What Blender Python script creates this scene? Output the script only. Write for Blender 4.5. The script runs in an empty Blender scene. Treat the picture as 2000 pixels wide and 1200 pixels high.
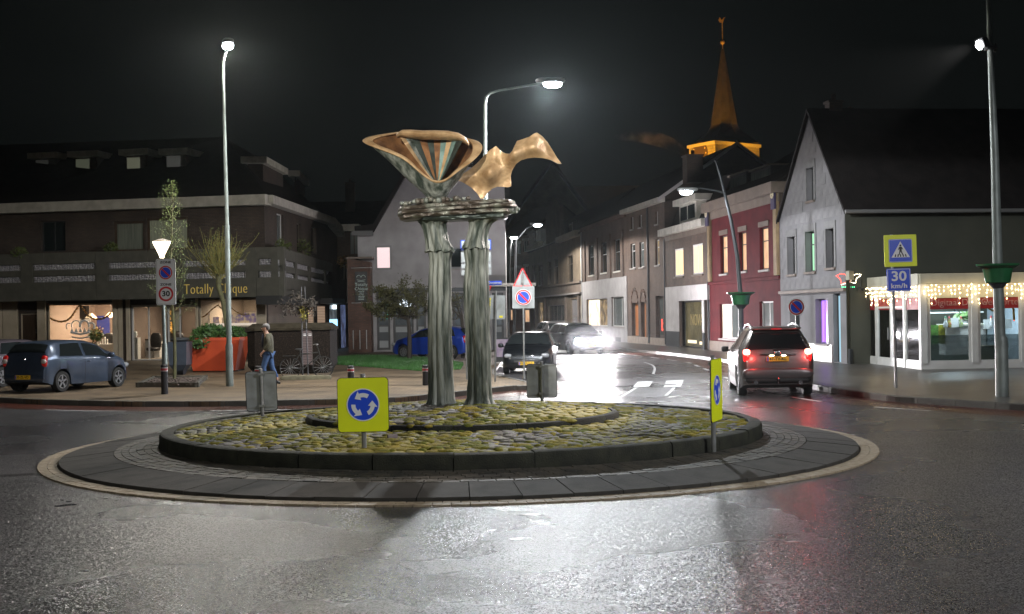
import bpy, bmesh, math, random
from math import sin, cos, pi, sqrt, radians, atan2, exp, hypot
from mathutils import Vector, Matrix, noise
random.seed(7)
S = bpy.context.scene
COL = S.collection
# ------------------------------------------------------------------ camera
FPX, HC, ROLL, HZ = 2489.0, 2.1, radians(0.9), 11.0
CAM = Vector((0, 0, HC))
cd = bpy.data.cameras.new('camera'); cam = bpy.data.objects.new('camera', cd); COL.objects.link(cam)
cd.sensor_width = 36.0; cd.lens = 36.0 * FPX / 2000.0; cd.shift_y = HZ / 2000.0
cd.clip_end = 1500; cd.clip_start = 0.1
cam.matrix_world = Matrix.Translation(CAM) @ Matrix.Rotation(ROLL, 4, 'Y') @ Matrix.Rotation(pi/2, 4, 'X')
S.camera = cam
cd.dof.use_dof = False
# ------------------------------------------------------------------ world: night sky
W = bpy.data.worlds.new("World"); S.world = W; W.use_nodes = True
nt = W.node_tree; nt.nodes.clear()
wo = nt.nodes.new('ShaderNodeOutputWorld'); bg = nt.nodes.new('ShaderNodeBackground')
tc = nt.nodes.new('ShaderNodeTexCoord'); nz = nt.nodes.new('ShaderNodeTexNoise'); nz.inputs['Scale'].default_value = 1.6; nz.inputs['Detail'].default_value = 3
cr = nt.nodes.new('ShaderNodeValToRGB')
cr.color_ramp.elements[0].position = .3; cr.color_ramp.elements[0].color = (.0016, .0020, .0020, 1)
cr.color_ramp.elements[1].position = .75; cr.color_ramp.elements[1].color = (.0034, .0043, .0041, 1)
nt.links.new(tc.outputs['Generated'], nz.inputs['Vector']); nt.links.new(nz.outputs['Fac'], cr.inputs['Fac'])
nt.links.new(cr.outputs['Color'], bg.inputs['Color']); bg.inputs['Strength'].default_value = 1.0
nt.links.new(bg.outputs[0], wo.inputs['Surface'])
S.view_settings.view_transform = 'Standard'; S.view_settings.look = 'None'
S.view_settings.exposure = 0.0; S.view_settings.gamma = 1.0; S.view_settings.use_curve_mapping = False
S.render.engine = 'CYCLES'
cy = S.cycles
cy.use_denoising = True
try: cy.denoiser = 'OPENIMAGEDENOISE'
except Exception: pass
cy.max_bounces = 6; cy.diffuse_bounces = 3; cy.glossy_bounces = 3; cy.transmission_bounces = 4; cy.transparent_max_bounces = 12
cy.volume_bounces = 0; cy.sample_clamp_indirect = 3.0; cy.sample_clamp_direct = 0.0
cy.caustics_reflective = False; cy.caustics_refractive = False
cy.use_light_tree = True
# ------------------------------------------------------------------ photo pixel -> place
def ray(u, v):
    du, dv = u-1000.0, v-600.0
    c, s = cos(ROLL), sin(ROLL)
    return (du*c-dv*s)/FPX, -(du*s+dv*c-HZ)/FPX
def G(u, v, z=0.0):
    a, b = ray(u, v); Y = (z-HC)/b
    return Vector((a*Y, Y, z))
def P(u, v, Y):
    a, b = ray(u, v); return Vector((a*Y, Y, HC+b*Y))
# ------------------------------------------------------------------ mesh builder
class MB:
    def __init__(s): s.v = []; s.f = []; s.m = []
    def add(s, vs, fs, mi=0, M=None):
        b = len(s.v)
        s.v += [tuple(M @ Vector(p)) if M else tuple(p) for p in vs]
        for f in fs: s.f.append([b+i for i in f]); s.m.append(mi)
        return s
    def box(s, x0, y0, z0, x1, y1, z1, mi=0, M=None):
        if x0 > x1: x0, x1 = x1, x0
        if y0 > y1: y0, y1 = y1, y0
        if z0 > z1: z0, z1 = z1, z0
        return s.add([(x0,y0,z0),(x1,y0,z0),(x1,y1,z0),(x0,y1,z0),(x0,y0,z1),(x1,y0,z1),(x1,y1,z1),(x0,y1,z1)],
              [(0,3,2,1),(4,5,6,7),(0,1,5,4),(1,2,6,5),(2,3,7,6),(3,0,4,7)], mi, M)
    def tube(s, pts, r, n=8, cap=True, mi=0, M=None):
        pts = [Vector(p) for p in pts]; k = len(pts)
        rs = list(r) if isinstance(r, (list, tuple)) else [r]*k
        vs, fs = [], []; up = None
        for i, p in enumerate(pts):
            d = (pts[min(i+1, k-1)]-pts[max(i-1, 0)])
            d = d.normalized() if d.length > 1e-9 else Vector((0, 0, 1))
            if up is None: up = Vector((1, 0, 0)) if abs(d.x) < .9 else Vector((0, 1, 0))
            a = d.cross(up); a = a.normalized() if a.length > 1e-6 else d.orthogonal().normalized()
            b = d.cross(a).normalized(); up = -b if False else a.cross(d)
            for j in range(n):
                t = 2*pi*j/n; vs.append(p+(a*cos(t)+b*sin(t))*rs[i])
        for i in range(k-1):
            for j in range(n):
                j2 = (j+1) % n; fs.append((i*n+j, i*n+j2, (i+1)*n+j2, (i+1)*n+j))
        if cap: fs.append(tuple(range(n-1, -1, -1))[::1]); fs.append(tuple((k-1)*n+j for j in range(n)))
        return s.add(vs, fs, mi, M)
    def lathe(s, prof, n=16, c=(0, 0, 0), mi=0, M=None, flute=None):
        vs, fs = [], []; k = len(prof)
        for r, z in prof:
            for j in range(n):
                t = 2*pi*j/n; vs.append((c[0]+r*cos(t), c[1]+r*sin(t), c[2]+z))
        for i in range(k-1):
            for j in range(n):
                j2 = (j+1) % n; fs.append((i*n+j, i*n+j2, (i+1)*n+j2, (i+1)*n+j))
        fs.append(tuple(range(n-1, -1, -1))); fs.append(tuple((k-1)*n+j for j in range(n)))
        return s.add(vs, fs, mi, M)
    def prism(s, pts, y0, y1, mi=0, M=None, axis='xz'):
        n = len(pts)
        if axis == 'xz': vs = [(a, y0, b) for a, b in pts]+[(a, y1, b) for a, b in pts]
        else: vs = [(a, b, y0) for a, b in pts]+[(a, b, y1) for a, b in pts]
        fs = [tuple(range(n)), tuple(range(2*n-1, n-1, -1))]+[(i, i+n, (i+1) % n+n, (i+1) % n) for i in range(n)]
        return s.add(vs, fs, mi, M)
    def sell(s, c, h, e=.5, nu=12, nv=8, mi=0, M=None):     # rounded lump
        sg = lambda x, p: math.copysign(abs(x)**p, x)
        vs = [(c[0], c[1], c[2]-h[2])]; fs = []
        for i in range(1, nv):
            a = -pi/2+pi*i/nv
            for j in range(nu):
                t = 2*pi*j/nu
                vs.append((c[0]+h[0]*sg(cos(a), e)*sg(cos(t), e), c[1]+h[1]*sg(cos(a), e)*sg(sin(t), e), c[2]+h[2]*sg(sin(a), e)))
        vs.append((c[0], c[1], c[2]+h[2])); L = len(vs)-1
        for j in range(nu):
            j2 = (j+1) % nu
            fs.append((0, 1+j2, 1+j)); fs.append((L, L-nu+j, L-nu+j2))
            for i in range(nv-2): fs.append((1+i*nu+j, 1+i*nu+j2, 1+(i+1)*nu+j2, 1+(i+1)*nu+j))
        return s.add(vs, fs, mi, M)
    def mesh(s, name, mats, smooth=None):
        me = bpy.data.meshes.new(name); me.from_pydata(s.v, [], s.f)
        for m in (mats if isinstance(mats, (list, tuple)) else [mats]): me.materials.append(m)
        if any(s.m): me.polygons.foreach_set('material_index', s.m)
        bm = bmesh.new(); bm.from_mesh(me)
        bmesh.ops.recalc_face_normals(bm, faces=bm.faces)
        if smooth:
            for f in bm.faces: f.smooth = True
            for e in bm.edges:
                if len(e.link_faces) != 2 or e.calc_face_angle(4) > radians(smooth): e.smooth = False
        bm.to_mesh(me); bm.free()
        return me
    def build(s, name, mats, parent=None, smooth=None, loc=None):
        return O(name, s.mesh(name, mats, smooth), parent, loc)
def O(name, data, parent=None, loc=None, rot=None):
    o = bpy.data.objects.new(name, data); COL.objects.link(o); o.parent = parent
    if loc is not None: o.location = loc
    if rot is not None: o.rotation_euler = rot
    return o
def T(o, label=None, cat=None, group=None, kind=None):
    if label: o['label'] = label
    if cat: o['category'] = cat
    if group: o['group'] = group
    if kind: o['kind'] = kind
    return o
def E(name, loc, rz=0, label=None, cat=None, group=None, kind=None):
    o = bpy.data.objects.new(name, None); COL.objects.link(o); o.location = loc; o.rotation_euler = (0, 0, rz)
    o.empty_display_size = .2
    return T(o, label, cat, group, kind)
KIDS = {}
def copy_tree(o, loc=None, rz=None, parent=None, label=None, kids=None):
    if kids is None:
        kids = {}
        for q in COL.objects:
            if q.parent: kids.setdefault(q.parent.name, []).append(q)
    c = o.copy(); COL.objects.link(c)
    if parent: c.parent = parent
    if loc is not None: c.location = loc
    if rz is not None: c.rotation_euler = (0, 0, rz)
    if label: c['label'] = label
    for ch in kids.get(o.name, []): copy_tree(ch, parent=c, kids=kids)
    return c
def text(name, body, size, m, parent, loc, rot=(pi/2, 0, 0), ext=.004, align='CENTER', sx=1.0, bold=0.0, spacing=1.0, thin=None):
    cu = bpy.data.curves.new(name, 'FONT'); cu.body = body; cu.size = size; cu.extrude = ext; cu.offset = bold
    cu.align_x = align; cu.align_y = 'CENTER'; cu.space_character = spacing; cu.resolution_u = 4; cu.materials.append(m)
    t_ = bpy.data.objects.new('t', cu); me = bpy.data.meshes.new_from_object(t_); bpy.data.objects.remove(t_); bpy.data.curves.remove(cu)
    if not me.materials: me.materials.append(m)
    o = O(name, me, parent, loc, rot); o.scale = (sx, 1, 1)
    return o
# ------------------------------------------------------------------ materials
def rgb(c): return (c[0], c[1], c[2], 1) if not isinstance(c, (int, float)) else (c, c, c, 1)
def M(name, col, rough=.6, metal=0, col2=None, vs=3.0, bump=0, bs=40, coat=0, emit=None, es=0, rvar=0, detail=4, spec=None, ramp=(.35, .65), stretch=None, trans=0, alpha=1, sheen=0, obj=True):
    m = bpy.data.materials.new(name); m.use_nodes = True
    n = m.node_tree.nodes; L = m.node_tree.links; b = n['Principled BSDF']
    b.inputs['Base Color'].default_value = rgb(col); b.inputs['Roughness'].default_value = rough; b.inputs['Metallic'].default_value = metal
    if coat: b.inputs['Coat Weight'].default_value = coat; b.inputs['Coat Roughness'].default_value = .06
    if spec is not None: b.inputs['Specular IOR Level'].default_value = spec
    if emit: b.inputs['Emission Color'].default_value = rgb(emit); b.inputs['Emission Strength'].default_value = es
    if trans: b.inputs['Transmission Weight'].default_value = trans
    if alpha < 1: b.inputs['Alpha'].default_value = alpha
    tc = n.new('ShaderNodeTexCoord'); vec = tc.outputs['Object']
    if stretch:
        mp = n.new('ShaderNodeMapping'); mp.inputs['Scale'].default_value = stretch; L.new(vec, mp.inputs['Vector']); vec = mp.outputs['Vector']
    if col2 is not None or rvar:
        t = n.new('ShaderNodeTexNoise'); t.inputs['Scale'].default_value = vs; t.inputs['Detail'].default_value = detail; L.new(vec, t.inputs['Vector'])
        if col2 is not None:
            r = n.new('ShaderNodeValToRGB'); e = r.color_ramp.elements
            e[0].position = ramp[0]; e[1].position = ramp[1]; e[0].color = rgb(col); e[1].color = rgb(col2)
            L.new(t.outputs['Fac'], r.inputs['Fac']); L.new(r.outputs['Color'], b.inputs['Base Color'])
        if rvar:
            q = n.new('ShaderNodeMapRange'); q.inputs['From Min'].default_value = .3; q.inputs['From Max'].default_value = .7
            q.inputs['To Min'].default_value = rough-rvar; q.inputs['To Max'].default_value = rough+rvar
            L.new(t.outputs['Fac'], q.inputs['Value']); L.new(q.outputs['Result'], b.inputs['Roughness'])
    if bump:
        t2 = n.new('ShaderNodeTexNoise'); t2.inputs['Scale'].default_value = bs; t2.inputs['Detail'].default_value = 3; L.new(vec, t2.inputs['Vector'])
        bp = n.new('ShaderNodeBump'); bp.inputs['Strength'].default_value = bump; bp.inputs['Distance'].default_value = .02
        L.new(t2.outputs['Fac'], bp.inputs['Height']); L.new(bp.outputs['Normal'], b.inputs['Normal'])
    return m
def brick(name, c1, c2, mortar, bw=.22, rh=.068, ms=.011, rough=.85, flat=False, bump=.5, dirt=.35, off=.5):
    m = bpy.data.materials.new(name); m.use_nodes = True
    n = m.node_tree.nodes; L = m.node_tree.links; b = n['Principled BSDF']; b.inputs['Roughness'].default_value = rough
    tc = n.new('ShaderNodeTexCoord'); sp = n.new('ShaderNodeSeparateXYZ'); L.new(tc.outputs['Object'], sp.inputs[0])
    cb = n.new('ShaderNodeCombineXYZ')
    if flat:
        L.new(sp.outputs['X'], cb.inputs['X']); L.new(sp.outputs['Y'], cb.inputs['Y'])
    else:
        ad = n.new('ShaderNodeMath'); L.new(sp.outputs['X'], ad.inputs[0]); L.new(sp.outputs['Y'], ad.inputs[1])
        L.new(ad.outputs[0], cb.inputs['X']); L.new(sp.outputs['Z'], cb.inputs['Y'])
    bt = n.new('ShaderNodeTexBrick'); bt.inputs['Scale'].default_value = 1; bt.inputs['Brick Width'].default_value = bw; bt.inputs['Row Height'].default_value = rh
    bt.inputs['Mortar Size'].default_value = ms; bt.inputs['Mortar Smooth'].default_value = .2; bt.offset = off
    bt.inputs['Color1'].default_value = rgb(c1); bt.inputs['Color2'].default_value = rgb(c2); bt.inputs['Mortar'].default_value = rgb(mortar)
    L.new(cb.outputs[0], bt.inputs['Vector'])
    nz = n.new('ShaderNodeTexNoise'); nz.inputs['Scale'].default_value = .9; nz.inputs['Detail'].default_value = 6; L.new(tc.outputs['Object'], nz.inputs['Vector'])
    mr = n.new('ShaderNodeMapRange'); mr.inputs['To Min'].default_value = 1-dirt; mr.inputs['To Max'].default_value = 1+dirt*.5
    mr.inputs['From Min'].default_value = .3; mr.inputs['From Max'].default_value = .7; L.new(nz.outputs['Fac'], mr.inputs['Value'])
    mx = n.new('ShaderNodeVectorMath'); mx.operation = 'MULTIPLY'; L.new(bt.outputs['Color'], mx.inputs[0]); L.new(mr.outputs['Result'], mx.inputs[1])
    L.new(mx.outputs[0], b.inputs['Base Color'])
    bp = n.new('ShaderNodeBump'); bp.inputs['Strength'].default_value = bump; bp.inputs['Distance'].default_value = .012; bp.invert = True
    L.new(bt.outputs['Fac'], bp.inputs['Height']); L.new(bp.outputs['Normal'], b.inputs['Normal'])
    return m
def lit(name, c1, c2, strength, kind='fold', scale=6):   # a curtain or blind lit from inside
    m = bpy.data.materials.new(name); m.use_nodes = True
    n = m.node_tree.nodes; L = m.node_tree.links; b = n['Principled BSDF']; b.inputs['Roughness'].default_value = .25
    b.inputs['Base Color'].default_value = rgb([x*.3 for x in c1])
    tc = n.new('ShaderNodeTexCoord'); w = n.new('ShaderNodeTexWave'); w.inputs['Scale'].default_value = scale; w.inputs['Distortion'].default_value = 1.5 if kind == 'fold' else .2
    w.bands_direction = 'X' if kind == 'fold' else 'Z'
    w.inputs['Detail'].default_value = 2
    if kind == 'cloud':
        w = n.new('ShaderNodeTexNoise'); w.inputs['Scale'].default_value = scale; w.inputs['Detail'].default_value = 5
    L.new(tc.outputs['Object'], w.inputs['Vector'])
    r = n.new('ShaderNodeValToRGB'); r.color_ramp.elements[0].color = rgb(c2); r.color_ramp.elements[1].color = rgb(c1)
    if kind == 'cloud': r.color_ramp.elements[0].position = .4; r.color_ramp.elements[1].position = .6
    L.new(w.outputs['Fac'], r.inputs['Fac']); L.new(r.outputs['Color'], b.inputs['Emission Color']); b.inputs['Emission Strength'].default_value = strength
    return m
def glow(name, c, s):
    m = bpy.data.materials.new(name); m.use_nodes = True; n = m.node_tree.nodes; n.clear()
    e = n.new('ShaderNodeEmission'); e.inputs[0].default_value = rgb(c); e.inputs[1].default_value = s
    o = n.new('ShaderNodeOutputMaterial'); m.node_tree.links.new(e.outputs[0], o.inputs[0]); return m
def glass(name, tint=(.85, .9, .9), a=.12):       # window pane one can look through
    m = bpy.data.materials.new(name); m.use_nodes = True; n = m.node_tree.nodes; n.clear(); L = m.node_tree.links
    t = n.new('ShaderNodeBsdfTransparent'); t.inputs[0].default_value = rgb(tint)
    g = n.new('ShaderNodeBsdfGlossy'); g.inputs['Roughness'].default_value = .03; g.inputs[0].default_value = (.9, .9, .9, 1)
    f = n.new('ShaderNodeFresnel'); f.inputs[0].default_value = 1.5
    ad = n.new('ShaderNodeMath'); ad.inputs[1].default_value = a*.3; L.new(f.outputs[0], ad.inputs[0])
    x = n.new('ShaderNodeMixShader'); L.new(ad.outputs[0], x.inputs[0]); L.new(t.outputs[0], x.inputs[1]); L.new(g.outputs[0], x.inputs[2])
    o = n.new('ShaderNodeOutputMaterial'); L.new(x.outputs[0], o.inputs[0]); return m
def lamp(name, loc, power, color=(1, 1, 1), kind='POINT', size=.1, spot=150, blend=.5, aim=None, parent=None, shape=None):
    l = bpy.data.lights.new(name, kind); l.energy = power; l.color = color
    if kind == 'AREA':
        l.size = size
        if shape: l.shape = 'RECTANGLE'; l.size_y = shape
    else: l.shadow_soft_size = size
    if kind == 'SPOT': l.spot_size = radians(spot); l.spot_blend = blend
    o = bpy.data.objects.new(name, l); COL.objects.link(o); o.location = loc; o.parent = parent
    if aim is not None: o.rotation_euler = (Vector(aim)-Vector(loc)).to_track_quat('-Z', 'Y').to_euler()
    return o
# ------------------------------------------------------------------ the lamps that light the place
WHITE = (.86, .95, 1.0)
L1P = P(447, 88, 36.4); L2P = P(1075, 160, 35.5); L3P = P(1921, 84, 27.5)
L4P = P(1343, 372, 48.0); L5P = P(1048, 438, 78.0); L6P = P(1002, 463, 95.0); L7P = P(316, 482, 33.6)
def street(p, power, color, size=.12, cone=171, tilt=(0, 0)): return lamp('street_light', p-Vector((0, 0, .24)), power, color, 'SPOT', size, cone, .12, p+Vector((tilt[0], tilt[1], -6)))
lamp('street_light', L1P-Vector((0, .15, .26)), 5200, (1, .95, .86), 'SPOT', .12, 177, .05, L1P+Vector((0, -.15, -9))); lamp('street_light', L2P-Vector((0, 0, .26)), 7500, (.93, .97, 1), 'SPOT', .14, 177, .05, L2P+Vector((0, 0, -9)))
lamp('flood_light', L3P-Vector((.25, 0, .08)), 12000, (1, .88, .84), 'SPOT', .08, 34, .6, Vector((-1.2, 19.6, 2.6)))
street(L4P, 1150, (.93, .95, 1)); street(L5P, 4200, (1, .96, .93)); street(L6P, 5000, (1, .95, .9))
lamp('post_top_light', L7P+Vector((0, 0, .02)), 2000, (1, .74, .38), 'POINT', .1)
# two unseen street lamps added out of frame, inferred from the lit sign fronts
LAP = Vector((-6.5, -3.0, 9.5)); LBP = Vector((13.0, 9.5, 9.3))
street(LAP, 3600, (1, .98, .93), .14); street(LBP, 6500, (.96, .95, 1), .14)
lamp('flood_light', LAP-Vector((-.6, -.4, .5)), 26000, (1, .94, .86), 'SPOT', .1, 15, 1, Vector((-.4, 20.2, 4.5)))  # unseen floodlight added by the left lamp to brighten the sculpture's front
# ------------------------------------------------------------------ ground
C0 = Vector((-.8, 20.2, 0))
def road_mat(name, c1, c2, r0=.2, r1=.5, grain=58, bump=.55):
    m = bpy.data.materials.new(name); m.use_nodes = True
    n = m.node_tree.nodes; L = m.node_tree.links; b = n['Principled BSDF']; b.inputs['Specular IOR Level'].default_value = .36
    tc = n.new('ShaderNodeTexCoord')
    vo = n.new('ShaderNodeTexVoronoi'); vo.inputs['Scale'].default_value = grain; L.new(tc.outputs['Object'], vo.inputs['Vector'])
    big = n.new('ShaderNodeTexNoise'); big.inputs['Scale'].default_value = .22; big.inputs['Detail'].default_value = 5; L.new(tc.outputs['Object'], big.inputs['Vector'])
    sm = n.new('ShaderNodeTexNoise'); sm.inputs['Scale'].default_value = grain*1.7; sm.inputs['Detail'].default_value = 3; L.new(tc.outputs['Object'], sm.inputs['Vector'])
    sep = n.new('ShaderNodeSeparateXYZ'); L.new(vo.outputs['Color'], sep.inputs[0])
    rm = n.new('ShaderNodeValToRGB'); e = rm.color_ramp.elements; e[0].color = rgb(c1); e[1].color = rgb(c2); e[0].position = .1; e[1].position = 1
    L.new(sep.outputs[0], rm.inputs['Fac'])
    mr = n.new('ShaderNodeMapRange'); mr.inputs['From Min'].default_value = .3; mr.inputs['From Max'].default_value = .7; mr.inputs['To Min'].default_value = .75; mr.inputs['To Max'].default_value = 1.2
    L.new(big.outputs['Fac'], mr.inputs['Value'])
    mx = n.new('ShaderNodeVectorMath'); mx.operation = 'MULTIPLY'; L.new(rm.outputs['Color'], mx.inputs[0]); L.new(mr.outputs[0], mx.inputs[1]); L.new(mx.outputs[0], b.inputs['Base Color'])
    rr = n.new('ShaderNodeMapRange'); rr.inputs['From Min'].default_value = .35; rr.inputs['From Max'].default_value = .65; rr.inputs['To Min'].default_value = r0; rr.inputs['To Max'].default_value = r1
    L.new(big.outputs['Fac'], rr.inputs['Value']); L.new(rr.outputs[0], b.inputs['Roughness'])
    # every piece of aggregate is a small facet with its own tilt
    g = n.new('ShaderNodeNewGeometry'); sb_ = n.new('ShaderNodeVectorMath'); sb_.operation = 'SUBTRACT'; sb_.inputs[1].default_value = (.5, .5, .5); L.new(vo.outputs['Color'], sb_.inputs[0])
    ml = n.new('ShaderNodeVectorMath'); ml.operation = 'MULTIPLY'; ml.inputs[1].default_value = (bump, bump, 0); L.new(sb_.outputs[0], ml.inputs[0])
    aa = n.new('ShaderNodeVectorMath'); aa.operation = 'ADD'; L.new(g.outputs['Normal'], aa.inputs[0]); L.new(ml.outputs[0], aa.inputs[1])
    nn = n.new('ShaderNodeVectorMath'); nn.operation = 'NORMALIZE'; L.new(aa.outputs[0], nn.inputs[0])
    bp = n.new('ShaderNodeBump'); bp.inputs['Strength'].default_value = .35; bp.inputs['Distance'].default_value = .006
    L.new(sm.outputs['Fac'], bp.inputs['Height']); L.new(nn.outputs[0], bp.inputs['Normal']); L.new(bp.outputs['Normal'], b.inputs['Normal'])
    return m
m_road = road_mat('wet asphalt', (.005, .005, .006), (.105, .102, .105), .22, .34, 88, .62)
m_cyc = road_mat('wet red asphalt', (.02, .007, .005), (.10, .032, .02), .22, .36, 62, .55)
m_line = M('road paint', .62, .35, col2=.42, vs=9, bump=.3, bs=120)
m_slab = M('apron concrete', (.026, .025, .021), .8, spec=.25, col2=(.048, .045, .038), vs=3, bump=.5, bs=90)
m_moss = M('moss', (.11, .135, .012), .95, col2=(.27, .21, .012), vs=2.2, bump=1, bs=60)
m_soil = M('soil', (.03, .024, .016), .95, col2=(.055, .045, .03), vs=6, bump=.8, bs=40)
def plane(name, pts, z, m, kind='structure', parent=None):
    mb = MB(); mb.add([(p[0], p[1], z) for p in pts], [tuple(range(len(pts)))])
    o = mb.build(name, m, parent)
    if parent is None: T(o, kind=kind)
    return o
plane('ground', [(-200, -40), (200, -40), (200, 240), (-200, 240)], -.05, M('distant ground', (.03, .03, .028), .8, col2=(.05, .048, .04), vs=.1))
plane('road', [(-60, -30), (60, -30), (60, 260), (-60, 260)], 0, m_road)
# roundabout apron: light brick ring, slabs, paver band
def ringseg(r0, z0, r1, z1, a, n=4, drop=.12, gap=.0):
    mb = MB(); vs = []
    for i in range(n+1):
        t = -a/2+gap/ r1+(a-2*gap/r1)*i/n
        c, s = cos(t), sin(t)
        vs += [(r0*c, r0*s, z0), (r1*c, r1*s, z1), (r1*c, r1*s, z1-drop), (r0*c, r0*s, z0-drop)]
    fs = []
    for i in range(n):
        for j in range(4):
            fs.append((4*i+j, 4*i+(j+1) % 4, 4*i+4+(j+1) % 4, 4*i+4+j))
    fs += [(0, 1, 2, 3), (4*n+3, 4*n+2, 4*n+1, 4*n)]
    return mb.add(vs, fs)
apron = ringseg(4.5, .15, 6.36, -.02, 2*pi-1e-4, 96, .05).build('roundabout_apron', m_soil, None); apron.location = C0; T(apron, kind='structure')
m_ringb = M('pale brick', (.22, .175, .11), .65, col2=(.32, .26, .17), vs=14, bump=.6, bs=90)
mb = MB(); rnd = random.Random(3)
for row in range(2):
    r0 = 6.07+row*.135; N = 190
    for i in range(N):
        a = 2*pi*(i+(row*.5))/N; da = 2*pi/N*.47; z = .022+rnd.uniform(-.002, .003)
        q = [(r0+.003, -da), (r0+.130, -da), (r0+.130, da), (r0+.003, da)]
        mb.add([(r*cos(a+t), r*sin(a+t), z) for r, t in q]+[(r*cos(a+t), r*sin(a+t), -.02) for r, t in q], [(0,1,2,3),(0,4,5,1),(1,5,6,2),(2,6,7,3),(3,7,4,0)])
T(mb.build('paver', m_ringb, apron), kind='stuff')['label'] = 'ring of small pale yellow edging bricks round the apron'
NS = 64
sl = ringseg(5.30, .130, 6.045, .062, 2*pi/NS, 3, .08, .006).mesh('paving_slab', m_slab)
for i in range(NS):
    o = O('paving_slab', sl, apron, (0, 0, rnd.uniform(-.004, .004)), (rnd.uniform(-.0006, .0006), rnd.uniform(-.0006, .0006), 2*pi*i/NS))
mb = MB()
m_pav = M('dark paver', (.03, .03, .024), .65, col2=(.075, .066, .048), vs=4, bump=.6, bs=60)
for row in range(6):
    r0 = 4.66+row*.106; N = int(2*pi*r0/.21)
    for i in range(N):
        a = 2*pi*(i+.5*(row % 2))/N; da = 2*pi/N*.465; z = .192-(r0-4.66)*.095+rnd.uniform(-.004, .004)
        q = [(r0+.004, -da), (r0+.100, -da), (r0+.100, da), (r0+.004, da)]
        mb.add([(r*cos(a+t), r*sin(a+t), z-(r-r0)*.09) for r, t in q]+[(r*cos(a+t), r*sin(a+t), .06) for r, t in q], [(0,1,2,3),(0,4,5,1),(1,5,6,2),(2,6,7,3),(3,7,4,0)])
T(mb.build('paver', m_pav, apron), kind='stuff')['label'] = 'band of small dark pavers between the slabs and the island kerb'
# island
def isl(r):
    if r > 2.40: return .33+.11*(1-((r-2.4)/2.1)**1.5)
    return .515+.13*(1-(r/2.4)**2)
mb = MB(); vs = []; fs = []; R = [0, .5, 1, 1.5, 2, 2.38, 2.42, 3, 3.6, 4.1, 4.5]
for r in R:
    for j in range(72):
        t = 2*pi*j/72; vs.append((r*cos(t), r*sin(t), isl(r)+.02*noise.noise(Vector((r*cos(t)*2, r*sin(t)*2, 1)))))
for i in range(len(R)-1):
    for j in range(72):
        j2 = (j+1) % 72; fs.append((i*72+j, i*72+j2, (i+1)*72+j2, (i+1)*72+j))
island = mb.add(vs, fs).build('roundabout_island', m_moss, None, 60); island.location = C0; T(island, kind='structure')
m_kerb = M('dark kerb concrete', (.013, .014, .010), .85, spec=.25, col2=(.034, .036, .022), vs=3, bump=.6, bs=50)
def kerbprof(r, w, z0, z1, a, n=4, gap=.006):
    mb = MB(); vs = []; fs = []; p = [(r, z0), (r, z1-.05), (r-.02, z1-.012), (r-.05, z1), (r-w, z1), (r-w, z0)]; k = len(p)
    for i in range(n+1):
        t = -a/2+gap/r+(a-2*gap/r)*i/n
        vs += [(q*cos(t), q*sin(t), z) for q, z in p]
    for i in range(n):
        for j in range(k): fs.append((k*i+j, k*i+(j+1) % k, k*i+k+(j+1) % k, k*i+k+j))
    fs += [tuple(range(k)), tuple(range(k*n+k-1, k*n-1, -1))]
    return mb.add(vs, fs)
km = kerbprof(4.65, .2, .10, .385, 2*pi/29).mesh('kerb_stone', m_kerb, 35)
for i in range(29): O('kerb_stone', km, island, (0, 0, rnd.uniform(-.008, .008)), (0, 0, 2*pi*(i+.3)/29+rnd.uniform(-.002, .002)))
km = kerbprof(2.46, .10, .34, .545, 2*pi/17).mesh('kerb_stone', m_kerb, 35)
for i in range(17): O('kerb_stone', km, island, (rnd.uniform(-.01, .01), 0, rnd.uniform(-.012, .008)), (0, 0, 2*pi*(i+.2)/17))
# cobbles, each a stone; the 300 that show largest are single objects
def stone_mat():
    m = M('field stone', (.085, .078, .058), .75, col2=(.20, .19, .165), vs=7, bump=.7, bs=45)
    n = m.node_tree.nodes; L = m.node_tree.links; b = n['Principled BSDF']
    oi = n.new('ShaderNodeNewGeometry'); big = n.new('ShaderNodeTexNoise'); big.inputs['Scale'].default_value = .42; big.inputs['Detail'].default_value = 4
    fin = n.new('ShaderNodeTexNoise'); fin.inputs['Scale'].default_value = 16; fin.inputs['Detail'].default_value = 4
    L.new(oi.outputs['Position'], big.inputs['Vector']); L.new(oi.outputs['Position'], fin.inputs['Vector'])
    ad = n.new('ShaderNodeMath'); ad.operation = 'MULTIPLY_ADD'; ad.inputs[1].default_value = .6; L.new(fin.outputs['Fac'], ad.inputs[0]); L.new(big.outputs['Fac'], ad.inputs[2])
    r = n.new('ShaderNodeValToRGB'); r.color_ramp.elements[0].position = .74; r.color_ramp.elements[1].position = .86; L.new(ad.outputs[0], r.inputs['Fac'])
    mc = n.new('ShaderNodeValToRGB'); mc.color_ramp.elements[0].color = (.085, .13, .014, 1); mc.color_ramp.elements[1].color = (.27, .22, .014, 1)
    mc.color_ramp.elements[0].position = .4; mc.color_ramp.elements[1].position = .6
    L.new(big.outputs['Fac'], mc.inputs['Fac'])
    ob = n.new('ShaderNodeObjectInfo'); hs = n.new('ShaderNodeMapRange'); hs.inputs['To Min'].default_value = .6; hs.inputs['To Max'].default_value = 1.4; L.new(ob.outputs['Random'], hs.inputs['Value'])
    mul = n.new('ShaderNodeVectorMath'); mul.operation = 'MULTIPLY'
    src = b.inputs['Base Color'].links[0].from_socket; L.new(src, mul.inputs[0]); L.new(hs.outputs[0], mul.inputs[1])
    mx = n.new('ShaderNodeMix'); mx.data_type = 'RGBA'; L.new(r.outputs['Color'], mx.inputs[0]); L.new(mul.outputs[0], mx.inputs[6]); L.new(mc.outputs['Color'], mx.inputs[7])
    L.new(mx.outputs[2], b.inputs['Base Color'])
    return m
m_stone = stone_mat()
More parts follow.
